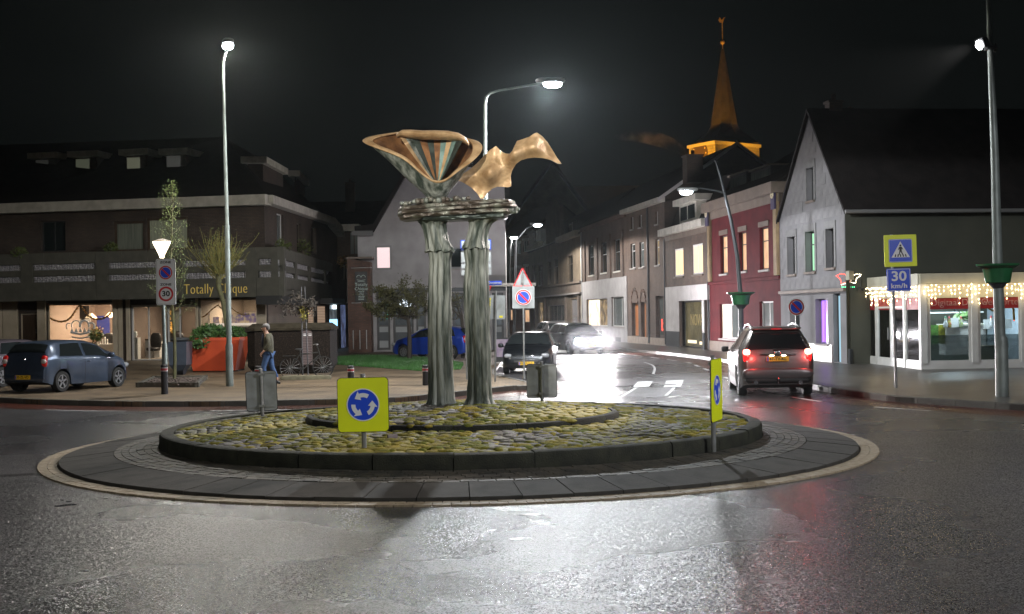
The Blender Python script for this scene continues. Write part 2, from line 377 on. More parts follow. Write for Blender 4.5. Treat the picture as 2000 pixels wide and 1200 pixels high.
def stone_mb(seed, mb=None, Mx=None):
    r = random.Random(seed); mb = mb or MB(); n = 9; vs = []
    rad = [r.uniform(.8, 1.1) for _ in range(n)]
    for k, (q, z) in enumerate(((1.0, -.5), (.97, .10), (.80, .32))):
        for j in range(n):
            t = 2*pi*j/n; vs.append((q*rad[j]*cos(t), q*rad[j]*sin(t), z+r.uniform(-.04, .04)))
    vs.append((0, 0, .35)); fs = []
    for k in range(2):
        for j in range(n):
            j2 = (j+1) % n; fs.append((k*n+j, k*n+j2, (k+1)*n+j2, (k+1)*n+j))
    for j in range(n): fs.append((2*n+j, 2*n+(j+1) % n, 3*n))
    return mb.add(vs, fs, 0, Mx)
SM = [stone_mb(i).mesh('cobblestone', m_stone, 75) for i in range(8)]
pts = []
r = 4.36
while r > .15:
    step = .165; N = max(4, int(2*pi*r/.225)); ph = rnd.random()*6
    for i in range(N):
        a = 2*pi*i/N+ph+rnd.uniform(-.25, .25)/max(N, 1); rr = r+rnd.uniform(-.045, .045)
        if abs(rr-2.41) < .12: continue
        pts.append((rr*cos(a), rr*sin(a), a))
    r -= step
for t0, n0 in ((2.58, 60), (2.22, 54)):
    for i in range(n0): pass
pts.sort(key=lambda p: (p[1]+20.2))
mbs = MB(); cnt = 0
for k, (x, y, a) in enumerate(pts):
    rr = hypot(x, y); e = 1e-2; sl_ = (isl(rr+e)-isl(rr-e))/(2*e) if abs(rr-2.4) > .15 else 0
    sx, sy, sz = rnd.uniform(.07, .112), rnd.uniform(.09, .15), rnd.uniform(.04, .075)
    if rnd.random() < .12: sx *= 1.12; sy *= 1.15
    z = isl(rr)+.004
    if cnt < 300:
        o = O('cobblestone', SM[k % 8], island, (x, y, z), (rnd.uniform(-.12, .12), rnd.uniform(-.12, .12)+math.atan(-sl_), a+rnd.uniform(-.3, .3)))
        o.scale = (sx, sy, sz); cnt += 1
    else:
        Mx = Matrix.Translation((x, y, z)) @ Matrix.Rotation(a+rnd.uniform(-.3, .3), 4, 'Z') @ Matrix.Rotation(math.atan(-sl_)+rnd.uniform(-.1, .1), 4, 'Y') @ Matrix.Diagonal((sx, sy, sz, 1))
        stone_mb(k % 23, mbs, Mx)
o = mbs.build('cobblestone', m_stone, island, 75); T(o, kind='stuff')
# ------------------------------------------------------------------ pavements
m_plaza = brick('plaza brick', (.16, .112, .065), (.12, .085, .05), (.05, .04, .028), .21, .105, .008, .62, flat=True, bump=.6, dirt=.5)
m_side = brick('pavement brick', (.07, .064, .056), (.05, .047, .042), (.025, .024, .02), .3, .3, .01, .34, flat=True, bump=.5, dirt=.5, off=0)
m_kerb2 = M('kerb concrete', (.07, .068, .06), .55, col2=(.12, .115, .10), vs=3, bump=.5, bs=50)
def pts_px(l, z=0.0): return [G(u, v, z) for u, v in l]
Lk = [(-400, 778), (-120, 782), (0, 787), (60, 790), (160, 793), (260, 795), (400, 795), (540, 793), (655, 791), (780, 787), (860, 779), (940, 770), (1020, 761)]
KL = pts_px(Lk)
KL += [Vector((.75, 33.9, 0)), Vector((.55, 36, 0)), Vector((-.55, 41, 0)), Vector((-.6, 46, 0)), Vector((-.3, 60, 0)), Vector((.4, 78, 0)), Vector((.9, 100, 0)), Vector((-2, 130, 0)), Vector((-14, 160, 0))]
polyL = [(p.x, p.y) for p in KL]+[(-60, 160), (-60, KL[0].y)]
mb = MB(); mb.prism(polyL, -.04, .12, axis='xy'); pavL = T(mb.build('pavement', m_plaza), kind='structure')
Rk = [(1180, 676), (1228, 686), (1290, 693), (1337, 698), (1415, 708), (1480, 728), (1540, 748), (1600, 764), (1665, 775), (1750, 786), (1900, 796), (2000, 803), (2150, 812)]
KR = [Vector((1.2, 152, 0)), Vector((3.0, 118, 0)), Vector((4.0, 96, 0))]+pts_px(Rk)
polyR = [(p.x, p.y) for p in KR]+[(60, KR[-1].y), (60, 150)]
mb = MB(); mb.prism(polyR, -.04, .12, axis='xy'); pavR = T(mb.build('pavement', m_side), kind='structure')
def resample(pl, step):
    out = [pl[0].copy()]; acc = 0
    for a, b in zip(pl, pl[1:]):
        L = (b-a).length; t = step-acc
        while t < L: out.append(a.lerp(b, t/L)); t += step
        acc = L-(t-step)
    return out
def smooth_pl(pl, it=3):
    for _ in range(it):
        q = [pl[0]]
        for a, b in zip(pl, pl[1:]): q += [a.lerp(b, .25), a.lerp(b, .75)]
        pl = q+[pl[-1]]
    return pl
def kerbs(pl, parent, side, far=60):
    pl = resample(pl, 1.0)
    base = MB(); base.box(-.492, 0, -.05, .492, .15, .118); base.box(-.492, .02, .118, .492, .15, .132)
    me = base.mesh('kerb_stone', m_kerb2)
    for a, b in zip(pl, pl[1:]):
        if a.y > far or abs(a.x) > .48*a.y+2: continue
        d = b-a; ang = atan2(d.y, d.x); n = Vector((-d.y, d.x, 0)).normalized()*side
        p = (a+b)/2-n*.01
        o = O('kerb_stone', me, parent, p, (0, 0, ang if side > 0 else ang+pi)); o.location.z = 0
kerbs(KL[:17], pavL, 1, 62)
kerbs(KR, pavR, 1, 62)
def strip(name, pl, o0, o1, z, m, kind='structure', parent=None):
    vs = []; k = len(pl)
    for i, p in enumerate(pl):
        d = (pl[min(i+1, k-1)]-pl[max(i-1, 0)]).normalized(); n = Vector((d.y, -d.x, 0))
        vs += [(p.x+n.x*o0, p.y+n.y*o0, z), (p.x+n.x*o1, p.y+n.y*o1, z)]
    mb = MB(); mb.add(vs, [(2*i, 2*i+1, 2*i+3, 2*i+2) for i in range(k-1)])
    o = mb.build(name, m, parent)
    if parent is None: T(o, kind=kind)
    return o
KLs = KL[:15]; KRs = KR[2:]
strip('cycle_lane', KLs, .02, 1.25, .004, m_cyc); strip('cycle_lane', KR[:3]+KRs, .02, 1.3, .004, m_cyc)
def dashes(pl, off, w, on, gap, z=.008, skip=lambda p: False, start=0):
    q = resample(pl, .25); i = start
    while i+int(on*4) < len(q):
        seg = q[i:i+int(on*4)+1]
        if not skip(seg[0]): strip('road_marking', seg, off, off+w, z, m_line)
        i += int((on+gap)*4)
inview = lambda p: abs(p.x) > .45*p.y+1 or p.y > 90
dashes(KLs, 1.28, .11, 2.2, 1.6, skip=inview)
dashes(KRs, 1.33, .12, 1.6, 1.4, skip=lambda p: inview(p))
for quad in (((1246, 746), (1276, 745), (1268, 756), (1236, 757)), ((1302, 744), (1336, 743), (1330, 756), (1296, 757)),
             ((1240, 758), (1246, 758), (1219, 775), (1212, 775)), ((1314, 758), (1320, 758), (1304, 774), (1297, 774))):
    plane('road_marking', [G(u, v) for u, v in quad], .008, m_line)
cv = smooth_pl([G(u, v) for u, v in ((1258, 708), (1274, 713), (1280, 720), (1276, 731))], 2)
strip('road_marking', cv, -.045, .045, .008, m_line)
cv = [G(u, v) for u, v in ((1090, 783), (1200, 784.5), (1300, 786), (1400, 788))]
strip('road_marking', cv, -.04, .04, .008, m_line)
plane('road_repair', [G(u, v) for u, v in ((1244, 757), (1318, 757), (1298, 777), (1212, 777))], .004, road_mat('newer asphalt', (.05, .05, .05), (.1, .1, .1), .3, .5))
cr_ = [G(0, 930), G(80, 926), G(160, 919), G(240, 921), G(300, 916)]
strip('road_crack', smooth_pl(cr_, 2), -.12, .12, .004, road_mat('dark road patch', (.004, .004, .004), (.035, .034, .034), .25, .3, 88, .5))
for u, v, a, b in ((1216, 754, .9, .35), (1300, 752, .8, .3)):
    p = G(u, v); mb = MB(); mb.lathe([(.32, 0), (.32, .012), (.28, .014)], 20); o = mb.build('manhole_cover', M('cast iron', .03, .3, .6, bump=.8, bs=30), None, loc=(p.x, p.y, .001)); T(o, 'round iron manhole cover in the wet street' if u < 1250 else 'iron manhole cover beside the right white road block', 'manhole cover')
# lawn
lw = [G(u, v, .12) for u, v in ((645, 708), (650, 700), (700, 696), (780, 697), (850, 702), (905, 712), (900, 722), (830, 726), (740, 719), (650, 712))]
lawn = plane('lawn', [(p.x, p.y) for p in lw], .125, M('lawn soil', (.012, .03, .008), .9, col2=(.02, .05, .01), vs=3))
mb = MB(); xs = [p.x for p in lw]; ys = [p.y for p in lw]
def inside(x, y, poly):
    c = False; j = len(poly)-1
    for i in range(len(poly)):
        if (poly[i].y > y) != (poly[j].y > y) and x < (poly[j].x-poly[i].x)*(y-poly[i].y)/(poly[j].y-poly[i].y)+poly[i].x: c = not c
        j = i
    return c
k = 0
while k < 26000:
    x, y = rnd.uniform(min(xs), max(xs)), rnd.uniform(min(ys), max(ys))
    if not inside(x, y, lw): continue
    k += 1; a = rnd.random()*6.28; h = rnd.uniform(.06, .13); w = .022; dx, dy = rnd.uniform(-.04, .04), rnd.uniform(-.04, .04)
    mb.add([(x-w*cos(a), y-w*sin(a), .12), (x+w*cos(a), y+w*sin(a), .12), (x+dx, y+dy, .12+h)], [(0, 1, 2)])
T(mb.build('grass', M('grass blades', (.02, .08, .01), .6, col2=(.035, .12, .02), vs=1.2)), 'bright green lawn between the brick pillar and the blue car', 'grass', kind='stuff')
# ------------------------------------------------------------------ sculpture
m_pat = M('verdigris bronze', (.27, .29, .25), .5, .1, col2=(.045, .06, .045), vs=9, bump=1.0, bs=34, stretch=(1, 1, .14), ramp=(.40, .60), detail=7)
m_patd = M('brown verdigris bronze', (.07, .055, .04), .4, .3, col2=(.26, .27, .22), vs=6, bump=.8, bs=24, ramp=(.45, .68))
m_gold = M('golden bronze', (.62, .43, .23), .48, .25, col2=(.36, .22, .10), vs=5, bump=.6, bs=22, rvar=.1, ramp=(.38, .66))
m_brz = M('red brown bronze', (.36, .18, .075), .42, .5, col2=(.16, .08, .04), vs=6, bump=.3, bs=20)
m_dkb = M('dark bronze', (.03, .04, .035), .45, .5, col2=(.07, .09, .075), vs=6, bump=.3, bs=20)
m_ver = M('pale green bronze', (.25, .37, .33), .5, .2, col2=(.13, .22, .19), vs=7, bump=.3, bs=20)
YS = 20.2; UM = YS/FPX
sb = P(898, 788, YS); SC = E('bronze_sculpture', (sb.x, YS, .6), 0, 'bronze sculpture of a striped flower bowl and a golden wing on two fluted columns', 'sculpture')
def SP(u, v, dy=0):
    p = P(u, v, YS); return Vector((p.x-SC.location.x, dy, p.z-SC.location.z))
def column(keys, name, mat, nf=9, amp=.17, tw=0, jag=0, dyy=0, N=108):
    mb = MB(); vs = []; fs = []; rows = []
    for (a, b) in zip(keys, keys[1:]):
        k = max(1, int(abs(b[0]-a[0])/6))
        for i in range(k): t = i/k; rows.append(tuple(a[q]*(1-t)+b[q]*t for q in range(3)))
    rows.append(keys[-1])
    for ri, (v, xl, xr) in enumerate(rows):
        c = SP((xl+xr)/2, v); R = (xr-xl)/2*UM
        for j in range(N):
            t = 2*pi*j/N
            fl = abs(cos(nf*t/2+tw+.25*sin(v*.02)+.3*sin(3*t)))**.6
            r = R*(1-amp*1.6*(1-fl))*(1+.06*noise.noise(Vector((cos(t)*3, sin(t)*3, c.z*3)))+.02*noise.noise(Vector((cos(t)*9, sin(t)*9, c.z*8))))
            dz = jag*sin(nf*t+1)*(1 if ri in (0, len(rows)-1) else 0)
            vs.append((c.x+r*cos(t), dyy+r*sin(t), c.z+dz))
    K = len(rows)
    for i in range(K-1):
        for j in range(N):
            j2 = (j+1) % N; fs.append((i*N+j, i*N+j2, (i+1)*N+j2, (i+1)*N+j))
    fs += [tuple(range(N)), tuple((K-1)*N+j for j in range(N))]
    return mb.add(vs, fs).build(name, mat, SC, 50)
column([(799, 822, 900), (790, 829, 893), (780, 834, 889), (740, 836, 886), (680, 835, 884), (600, 835, 882), (540, 836, 882), (510, 838, 881), (492, 835, 884)], 'column', m_pat)
column([(800, 898, 975), (790, 905, 968), (778, 911, 963), (740, 913, 960), (680, 912, 960), (600, 906, 957), (560, 905, 956), (515, 909, 954), (486, 905, 956)], 'column', m_pat, tw=1)
column([(492, 829, 889), (488, 832, 887), (470, 830, 878), (450, 826, 873), (438, 821, 872), (431, 815, 878), (424, 815, 905)], 'capital', m_pat, 8, .14, .4, .015)
column([(486, 899, 958), (482, 901, 956), (465, 909, 953), (448, 914, 957), (438, 915, 962), (431, 913, 972), (424, 905, 985)], 'capital', m_pat, 8, .14, 1.2, .015)
for u in (860, 937):      # rubble and cement at the foot
    mb = MB(); c = SP(u, 797)
    for i in range(16):
        a = i/16*2*pi; mb.sell((c.x+.33*cos(a), .33*sin(a), c.z-.02+rnd.uniform(-.03, .03)), (rnd.uniform(.07, .12), .09, rnd.uniform(.04, .08)), .8, 8, 6)
    mb.build('footing', m_patd, SC, 50)
# slab: rough layers
def layer(x0, x1, zt, zb, dep, seed, mat, name='slab_layer'):
    vs = []; fs = []; n = 40; k = 22
    for i in range(n+1):
        f = i/n; x = x0+(x1-x0)*f; zt_ = zt(f); zb_ = zb(f)
        end = min(1, f*14+.35, (1-f)*14+.35)
        for j in range(k):
            t = 2*pi*j/k; cz = (zt_+zb_)/2; h = (zt_-zb_)/2
            q = 1+.10*noise.noise(Vector((x*4+seed, j*.9, seed)))+.07*noise.noise(Vector((x*13, j*1.7, seed*3)))
            vs.append((x+.02*noise.noise(Vector((j, x, seed))), math.copysign(abs(cos(t))**.5, cos(t))*dep*q*end, cz+math.copysign(abs(sin(t))**.6, sin(t))*h*q*min(1, end+.2)))
    for i in range(n):
        for j in range(k):
            j2 = (j+1) % k; fs.append((i*k+j, i*k+j2, (i+1)*k+j2, (i+1)*k+j))
    fs += [tuple(range(k)), tuple(n*k+j for j in range(k))]
    return MB().add(vs, fs).build(name, mat, SC, 60)
def zc(v0, v1, v2):      # height along the slab from photo rows
    def f(t):
        v = v0*(1-t)**2+v1*2*t*(1-t)+v2*t*t; return SP(900, v).z
    return f
x0, x1 = SP(779, 410).x, SP(1008, 400).x
layer(x0, x1-.02, zc(405, 392, 393), zc(418, 404, 404), .40, 1, m_patd)
layer(x0-.01, x1+.01, zc(414, 402, 401), zc(424, 413, 411), .45, 5, m_patd)
layer(x0+.02, x1-.05, zc(420, 411, 409), zc(431, 423, 421), .41, 9, m_patd)
layer(SP(815, 0).x, SP(985, 0).x, zc(424, 420, 418), zc(433, 432, 430), .33, 12, m_dkb)
for i in range(17):
    u = 788+i*8.0; v = 403-10*sin(min(1, (u-780)/120)*pi/2)+rnd.uniform(-2, 2); p = SP(u, v, -.30+rnd.uniform(-.05, .02))
    mb = MB(); r = rnd.uniform(.03, .052)
    mb.sell(p, (r, .08, r), .7, 10, 7); mb.build('knob', m_patd if i % 3 else m_pat, SC, 70)
for (u, v, r) in ((985, 397, .04), (1001, 400, .055), (1007, 408, .04), (998, 413, .045), (1006, 417, .03), (991, 408, .05), (1011, 411, .025)):
    p = SP(u, v, -.22+rnd.uniform(-.1, .1)); mb = MB()
    mb.tube([p+Vector((-.2, .1, 0)), p+Vector((0, 0, 0)), p+Vector((.03, -.02, 0))], [r*.8, r, r*.7], 9); mb.build('knob', m_pat, SC, 50)
# flower bowl
keysR = {0: (85, .0, 105), 45: (57, .42, 128), 90: (-15, .58, 144), 135: (-85, .42, 141), 180: (-131, 0, 121), 225: (-60, -.30, 80), 270: (3, -.42, 33), 315: (52, -.32, 62)}
def rimp(a):
    a %= 360; i = int(a//45); t = a/45-i; K = [keysR[(i+d) % 8*45] for d in (-1, 0, 1, 2)]
    r = []
    for q in range(3):
        p0, p1, p2, p3 = (k[q] for k in K)
        r.append(.5*(2*p1+(p2-p0)*t+(2*p0-5*p1+4*p2-p3)*t*t+(3*p1-p0-3*p2+p3)*t**3))
    return Vector((r[0]*UM, r[1], r[2]*UM))
neck = SP(853, 396)
def bowl(a, t, inset=0.0):
    R = rimp(a); w = radians(a); nr = .19-inset*.7
    n0 = Vector((nr*cos(w)*(1-.25*sin(min(1, t*3)*pi)*.6), nr*sin(w)*(1-.15*sin(min(1, t*3)*pi)), 0))
    f = max(0, (t-.10)/.90)**.86
    rip = 1+.03*sin(a*pi/180*5+t*4)*t
    xy = n0.lerp(Vector((R.x, R.y, 0))*rip, f)
    z = R.z*t+(.05*sin(t*pi) if R.z > .5 else 0)
    if inset:
        l = xy.length; xy = xy*((l-inset)/l if l > inset else .1); z += .008
    return neck+Vector((xy.x, xy.y, z))
N, K = 96, 22
for name, ins, mt in (('outer_shell', 0, m_pat), ('inner_shell', .035, m_brz)):
    vs = [bowl(360*j/N, i/K, ins) for i in range(K+1) for j in range(N)]
    fs = [(i*N+j, i*N+(j+1) % N, (i+1)*N+(j+1) % N, (i+1)*N+j) for i in range(K) for j in range(N)]
    if not ins:
        fs.append(tuple(range(N)))
    MB().add(vs, fs).build(name, mt, SC, 60)
mb = MB(); mb.tube([neck+Vector((0, 0, -.02)), neck+Vector((0, 0, .12))], [.215, .16], 20); mb.build('neck', m_patd, SC, 60)
mb = MB(); vs = []; k = 8
for j in range(N):
    a = 360*j/N; p = bowl(a, 1, .016); q = bowl(a, .9, .016); d = (p-q).normalized(); o = Vector((p.x-neck.x, p.y-neck.y, 0)).normalized()
    w = .035+.055*max(0, cos(radians(a-150)))+.04*max(0, cos(radians(a-10)))
    for i in range(k):
        t = 2*pi*i/k; vs.append(p+o*cos(t)*w+Vector((0, 0, 1))*sin(t)*.022+d*.012)
fs = [(j*k+i, j*k+(i+1) % k, ((j+1) % N)*k+(i+1) % k, ((j+1) % N)*k+i) for j in range(N) for i in range(k)]
mb.add(vs, fs).build('rim', m_gold, SC, 60)
# stripes inside the bowl
cols = [m_gold, m_pat, m_dkb, m_brz, m_dkb, m_brz, m_ver, m_gold, m_ver, m_dkb]
tops = [783, 793, 804, 818, 833, 846, 860, 872, 883, 893, 907]
for i in range(10):
    uA, uB = tops[i], tops[i+1]; fA = -1+2*i/10; fB = -1+2*(i+1)/10; vs = []; n = 8
    for q in range(n+1):
        t = q/n
        for (uu, f) in ((uA, fA), (uB, fB)):
            u = 855+f*7+(uu-855-f*7)*t**.92; v = 357-(357-271)*t
            y = -.22+(.42-.30*abs(f)**2)*t**.7*.9
            vs.append(SP(u, v, y))
    m0 = len(vs); vs += [p+Vector((0, .03, 0)) for p in vs[:m0]]
    fs = [(2*q, 2*q+1, 2*q+3, 2*q+2) for q in range(n)]+[(m0+2*q, m0+2*q+2, m0+2*q+3, m0+2*q+1) for q in range(n)]+[(2*q, 2*q+2, m0+2*q+2, m0+2*q) for q in range(n)]+[(2*q+1, m0+2*q+1, m0+2*q+3, 2*q+3) for q in range(n)]
    MB().add(vs, fs).build('stripe', cols[i], SC, 50)
# folded lip over the stripes
path = [(775, 266, .02), (785, 262, .02), (800, 263, .03), (825, 266, .0), (850, 266, -.02), (875, 267, -.03), (895, 270, -.03), (908, 276, -.02), (916, 284, 0)]
vs = []; k = 14
for i, (u, v, y) in enumerate(path):
    p = SP(u, v, y); e = sin(pi*min(1, (i+.6)/len(path)))**.4
    for j in range(k):
        t = 2*pi*j/k; vs.append((p.x, p.y+.05+cos(t)*.24*e, p.z+.01+sin(t)*.075*e+.10*e*max(0, cos(t))*.8))
fs = [(i*k+j, i*k+(j+1) % k, (i+1)*k+(j+1) % k, (i+1)*k+j) for i in range(len(path)-1) for j in range(k)]+[tuple(range(k)), tuple((len(path)-1)*k+j for j in range(k))]
MB().add(vs, fs).build('folded_lip', m_gold, SC, 60)
# wing
out = [(888, 348), (900, 341), (915, 331), (930, 317), (945, 301), (957, 291), (969, 284), (976, 291), (984, 299), (995, 303), (1001, 297), (1005, 286), (1010, 275), (1022, 272), (1034, 269), (1044, 262), (1050, 261), (1060, 267), (1070, 277), (1080, 294), (1088, 308), (1097, 320), (1090, 320), (1078, 314), (1060, 310), (1045, 309), (1030, 310), (1018, 314), (1008, 321), (1001, 331), (997, 343), (998, 362), (991, 364), (983, 363), (972, 363), (961, 367), (951, 376), (943, 387), (938, 386), (930, 374), (920, 364), (905, 356), (893, 352)]
from mathutils.geometry import delaunay_2d_cdt
bd = []
for (a_, b_) in zip(out, out[1:]+out[:1]):
    n_ = max(1, int(hypot(b_[0]-a_[0], b_[1]-a_[1])/4)); bd += [Vector((a_[0]+(b_[0]-a_[0])*i/n_, a_[1]+(b_[1]-a_[1])*i/n_)) for i in range(n_)]
def inpoly(x, y, P_):
    c = False; j = len(P_)-1
    for i in range(len(P_)):
        if (P_[i][1] > y) != (P_[j][1] > y) and x < (P_[j][0]-P_[i][0])*(y-P_[i][1])/(P_[j][1]-P_[i][1])+P_[i][0]: c = not c
        j = i
    return c
gp = [Vector((888+i*4+(j % 2)*2, 260+j*3.6)) for i in range(54) for j in range(37)]
gp = [p for p in gp if inpoly(p.x, p.y, out) and min((p-q).length for q in bd) > 2.0]
nb_ = len(bd); cv_, ce_, cf_ = delaunay_2d_cdt(bd+gp, [(i, (i+1) % nb_) for i in range(nb_)], [tuple(range(nb_))], 1, 1e-4)[:3]
bm = bmesh.new(); vv = [bm.verts.new((p.x, 0, p.y)) for p in cv_]
for f in cf_:
    try: bm.faces.new([vv[i] for i in f])
    except ValueError: pass
for v in [v for v in bm.verts if not v.link_faces]: bm.verts.remove(v)
def seg(p, a, b):
    ax, ay, bx, by = *a, *b; t = max(0, min(1, ((p[0]-ax)*(bx-ax)+(p[1]-ay)*(by-ay))/((bx-ax)**2+(by-ay)**2))); return hypot(p[0]-ax-t*(bx-ax), p[1]-ay-t*(by-ay))
ridges = [((968, 284), (955, 345)), ((955, 345), (940, 386)), ((1047, 261), (1004, 300)), ((1004, 300), (965, 345)), ((1097, 320), (1045, 292)), ((1045, 292), (1005, 308)), ((893, 350), (955, 330))]
wing = MB(); idx = {}
for v in bm.verts:
    p = (v.co.x, v.co.z); y = .16
    for i, (a, b) in enumerate(ridges): y -= (.16 if i % 2 == 0 else .12)*max(0, 1-seg(p, a, b)/24.0)
    y += .10*sin((p[0]-890)*.03)+.01*noise.noise(Vector((p[0]*.05, p[1]*.05, 0)))
    idx[v] = len(wing.v); q = SP(p[0], p[1], y); wing.v.append(tuple(q))
for _ in range(2):
    ny = {v: sum(wing.v[idx[e.other_vert(v)]][1] for e in v.link_edges)/max(1, len(v.link_edges)) for v in bm.verts}
    for v in bm.verts: q = wing.v[idx[v]]; wing.v[idx[v]] = (q[0], q[1]*.4+ny[v]*.6, q[2])
for f in bm.faces: wing.f.append([idx[v] for v in f.verts]); wing.m.append(0)
bm.free()
wo_ = wing.build('wing', m_gold, SC, 60)
md = wo_.modifiers.new('thickness', 'SOLIDIFY'); md.thickness = .035; md.offset = 1
# ------------------------------------------------------------------ lamps
m_pole = M('galvanised lamp pole', (.19, .22, .205), .5, .3, col2=(.13, .15, .14), vs=3, bump=.2, bs=30)
m_dark = M('dark grey paint', (.05, .055, .06), .45, .3)
m_black = M('black plastic', (.012, .012, .012), .5)
m_white = M('white paint', .62, .4, col2=.5, vs=3)
m_lpd = M('dark lamp pole', (.05, .055, .06), .45, .4)
m_head = M('lamp housing', (.32, .33, .33), .4, .4)
g_lamp = glow('street lamp light', (.86, .95, 1), 60); g_warm = glow('warm lamp light', (1, .82, .55), 45); g_flood = glow('flood lamp light', (1, .95, .95), 90)
def lamp_post(base, pts, radii, head, aimx, label, name='street_lamp', group=None, lens=None, hl=.45, hw=.16, m_pole=m_pole):
    e = E(name, base, 0, label, 'street lamp', group)
    L = [Vector(p)-base for p in pts]
    k = next((i for i, p in enumerate(L) if p.z > .9), 1)
    mb = MB(); mb.tube(L, radii, 12); mb.build('pole', m_pole, e, 50)
    mb = MB(); mb.tube([Vector((0, 0, 0)), Vector((0, 0, 1.15)), Vector((0, 0, 1.22))], [radii[0]*1.25, radii[0]*1.25, radii[0]*1.02], 12); mb.build('pole_base', m_pole, e, 50)
    h = head-base; d = Vector((aimx[0], aimx[1], 0)).normalized(); R = Matrix.Translation(h) @ Matrix.Rotation(atan2(d.y, d.x), 4, 'Z')
    mb = MB(); mb.sell((0, 0, .03), (hl, hw, .075), .6, 16, 8, M=R); hd = mb.build('lamp_head', m_head, e, 50)
    mb = MB(); mb.sell((hl*.15, 0, -.07), (hl*.62, hw*.95, .10), .85, 14, 8, M=R); q = mb.build('lens', lens or g_lamp, hd)
    return e
b = G(450, 762, .12); b.y = 36.4; b.x = P(449, 762, 36.4).x
lamp_post(b, [b, b+Vector((0, 0, 4.6)), b+Vector((0, 0, 4.62)), P(436, 150, 36.4), P(436, 120, 36.3), P(440, 104, 36.2), P(445, 95, 36.1)], [.085, .07, .055, .042, .038, .034, .034], L1P+Vector((0, -.15, 0)), (.3, -1), 'tall street lamp whose pole stands between the red planter and the tree bed')
b = P(951, 770, 35.5); b.z = .12
lamp_post(b, [b, P(948, 300, 35.5), P(948, 299, 35.5), P(948, 205, 35.5), P(950, 190, 35.5), P(958, 182, 35.5), P(975, 177, 35.5), P(1058, 163, 35.5)], [.085, .06, .045, .038, .036, .034, .030, .028], L2P, (1, .1), 'street lamp with a long side arm rising behind the sculpture', hl=.42)
b = G(1958, 785, .12); b = Vector((P(1958, 785, 27.6).x, 27.6, .12))
eR = E('street_lamp', b, 0, 'mast with a green flower bowl and a white floodlight, right of the shop', 'street lamp')
mb = MB(); mb.tube([(0, 0, 0), Vector(P(1950, 560, 27.6))-b, Vector(P(1943, 300, 27.6))-b, Vector(P(1936, 140, 27.6))-b, Vector(P(1931, 10, 27.6))-b, Vector(P(1927, -110, 27.6))-b], [.12, .11, .085, .065, .05, .04], 14); mb.build('pole', m_pole, eR, 50)
mb = MB(); mb.tube([(0, 0, 0), (0, 0, 1.22), (-.01, 0, 1.3)], [.14, .135, .115], 14); mb.build('pole_base', m_pole, eR, 50)
fl = L3P-b
mb = MB(); mb.box(-.14, -.10, -.11, .05, .10, .11, M=Matrix.Translation(fl) @ Matrix.Rotation(-.3, 4, 'Y') @ Matrix.Rotation(.6, 4, 'Z')); h_ = mb.build('floodlight', m_dark, eR)
mb = MB(); mb.sell((-.12, -.03, -.02), (.05, .11, .10), .8, 12, 8, M=Matrix.Translation(fl) @ Matrix.Rotation(-.3, 4, 'Y')); mb.build('lens', g_flood, h_)
mb = MB(); cp = Vector(P(1934, 93, 27.6))-b; mb.box(cp.x-.10, -.10, cp.z-.05, cp.x+.12, .10, cp.z+.02); mb.tube([cp+Vector((-.13, 0, .0)), cp+Vector((-.05, 0, .05))], .03); mb.tube([cp+Vector((.10, 0, -.1)), cp+Vector((.12, 0, .08))], .03); mb.build('clamp', m_black, eR)
m_grn = M('dark green plastic', (.012, .085, .03), .35, col2=(.02, .12, .045), vs=4)
def bowl_planter(loc, s, label):
    e = E('flower_bowl', loc, 0, label, 'flower bowl')
    N = 32; prof = [(.22, -.22), (.26, -.2), (.29, 0), (.32, .10), (.44, .16), (.45, .20), (.40, .20), (.28, .12), (.1, .1)]
    vs = []
    for r, z in prof:
        for j in range(N):
            t = 2*pi*j/N; k = 1+.035*(abs(cos(4*t))-.5); vs.append((s*r*k*cos(t), s*r*k*sin(t), s*z))
    fs = [(i*N+j, i*N+(j+1) % N, (i+1)*N+(j+1) % N, (i+1)*N+j) for i in range(len(prof)-1) for j in range(N)]+[tuple(range(N))]
    MB().add(vs, fs).build('bowl', m_grn, e, 40)
    mb = MB(); mb.tube([(0, 0, -s*.34), (0, 0, -s*.22)], [s*.10, s*.2], 14); mb.build('bracket', m_dark, e)
    mb = MB(); mb.lathe([(s*.06, s*.08), (s*.38, s*.12), (s*.36, s*.16), (s*.05, s*.17)], 16); mb.build('potting_soil', m_soil, e)
bowl_planter(Vector((P(1949, 534, 27.6).x, 27.6, P(1949, 534, 27.6).z)), 1.0, 'dark green hanging flower bowl on the mast at the right edge')
b = P(1449, 700, 48.0); b.z = .12; p = lambda u, v: P(u, v, 48.0)
lamp_post(b, [b, p(1447, 583), p(1440, 500), p(1428, 430), p(1415, 377), p(1405, 338), p(1397, 312)], [.1, .09, .075, .065, .055, .05, .035], L4P, (-1, 0), 'curved dark street lamp in front of the red facade', hl=.40, m_pole=m_lpd)
lamp_arm = MB(); lamp_arm.tube([p(1415, 377)-b, p(1395, 372)-b, p(1370, 368)-b, p(1352, 369)-b], [.035, .03, .028, .028], 8)
eL4 = [o for o in COL.objects if o.name.startswith('street_lamp') and o.parent is None][-1]
lamp_arm.build('arm', m_dark, eL4, 50)
bowl_planter(P(1447, 583, 48.0), 1.15, 'green flower bowl on the curved lamp before the red facade')
for (u, LP, Y, lab) in ((1004, L5P, 78.0, 'street lamp far down the street, the higher of two far lamps'), (993, L6P, 95.0, 'street lamp at the far bend beside the white gable wall')):
    b = P(u, 640, Y); b.z = .12; q = P(u+4, 470 if Y < 80 else 490, Y)
    lamp_post(b, [b, P(u+3, 520, Y), q, q.lerp(LP, .5)+Vector((0, 0, .25)), LP], [.09, .07, .05, .04, .035], LP, (1, 0), lab, hl=.42, m_pole=m_lpd)
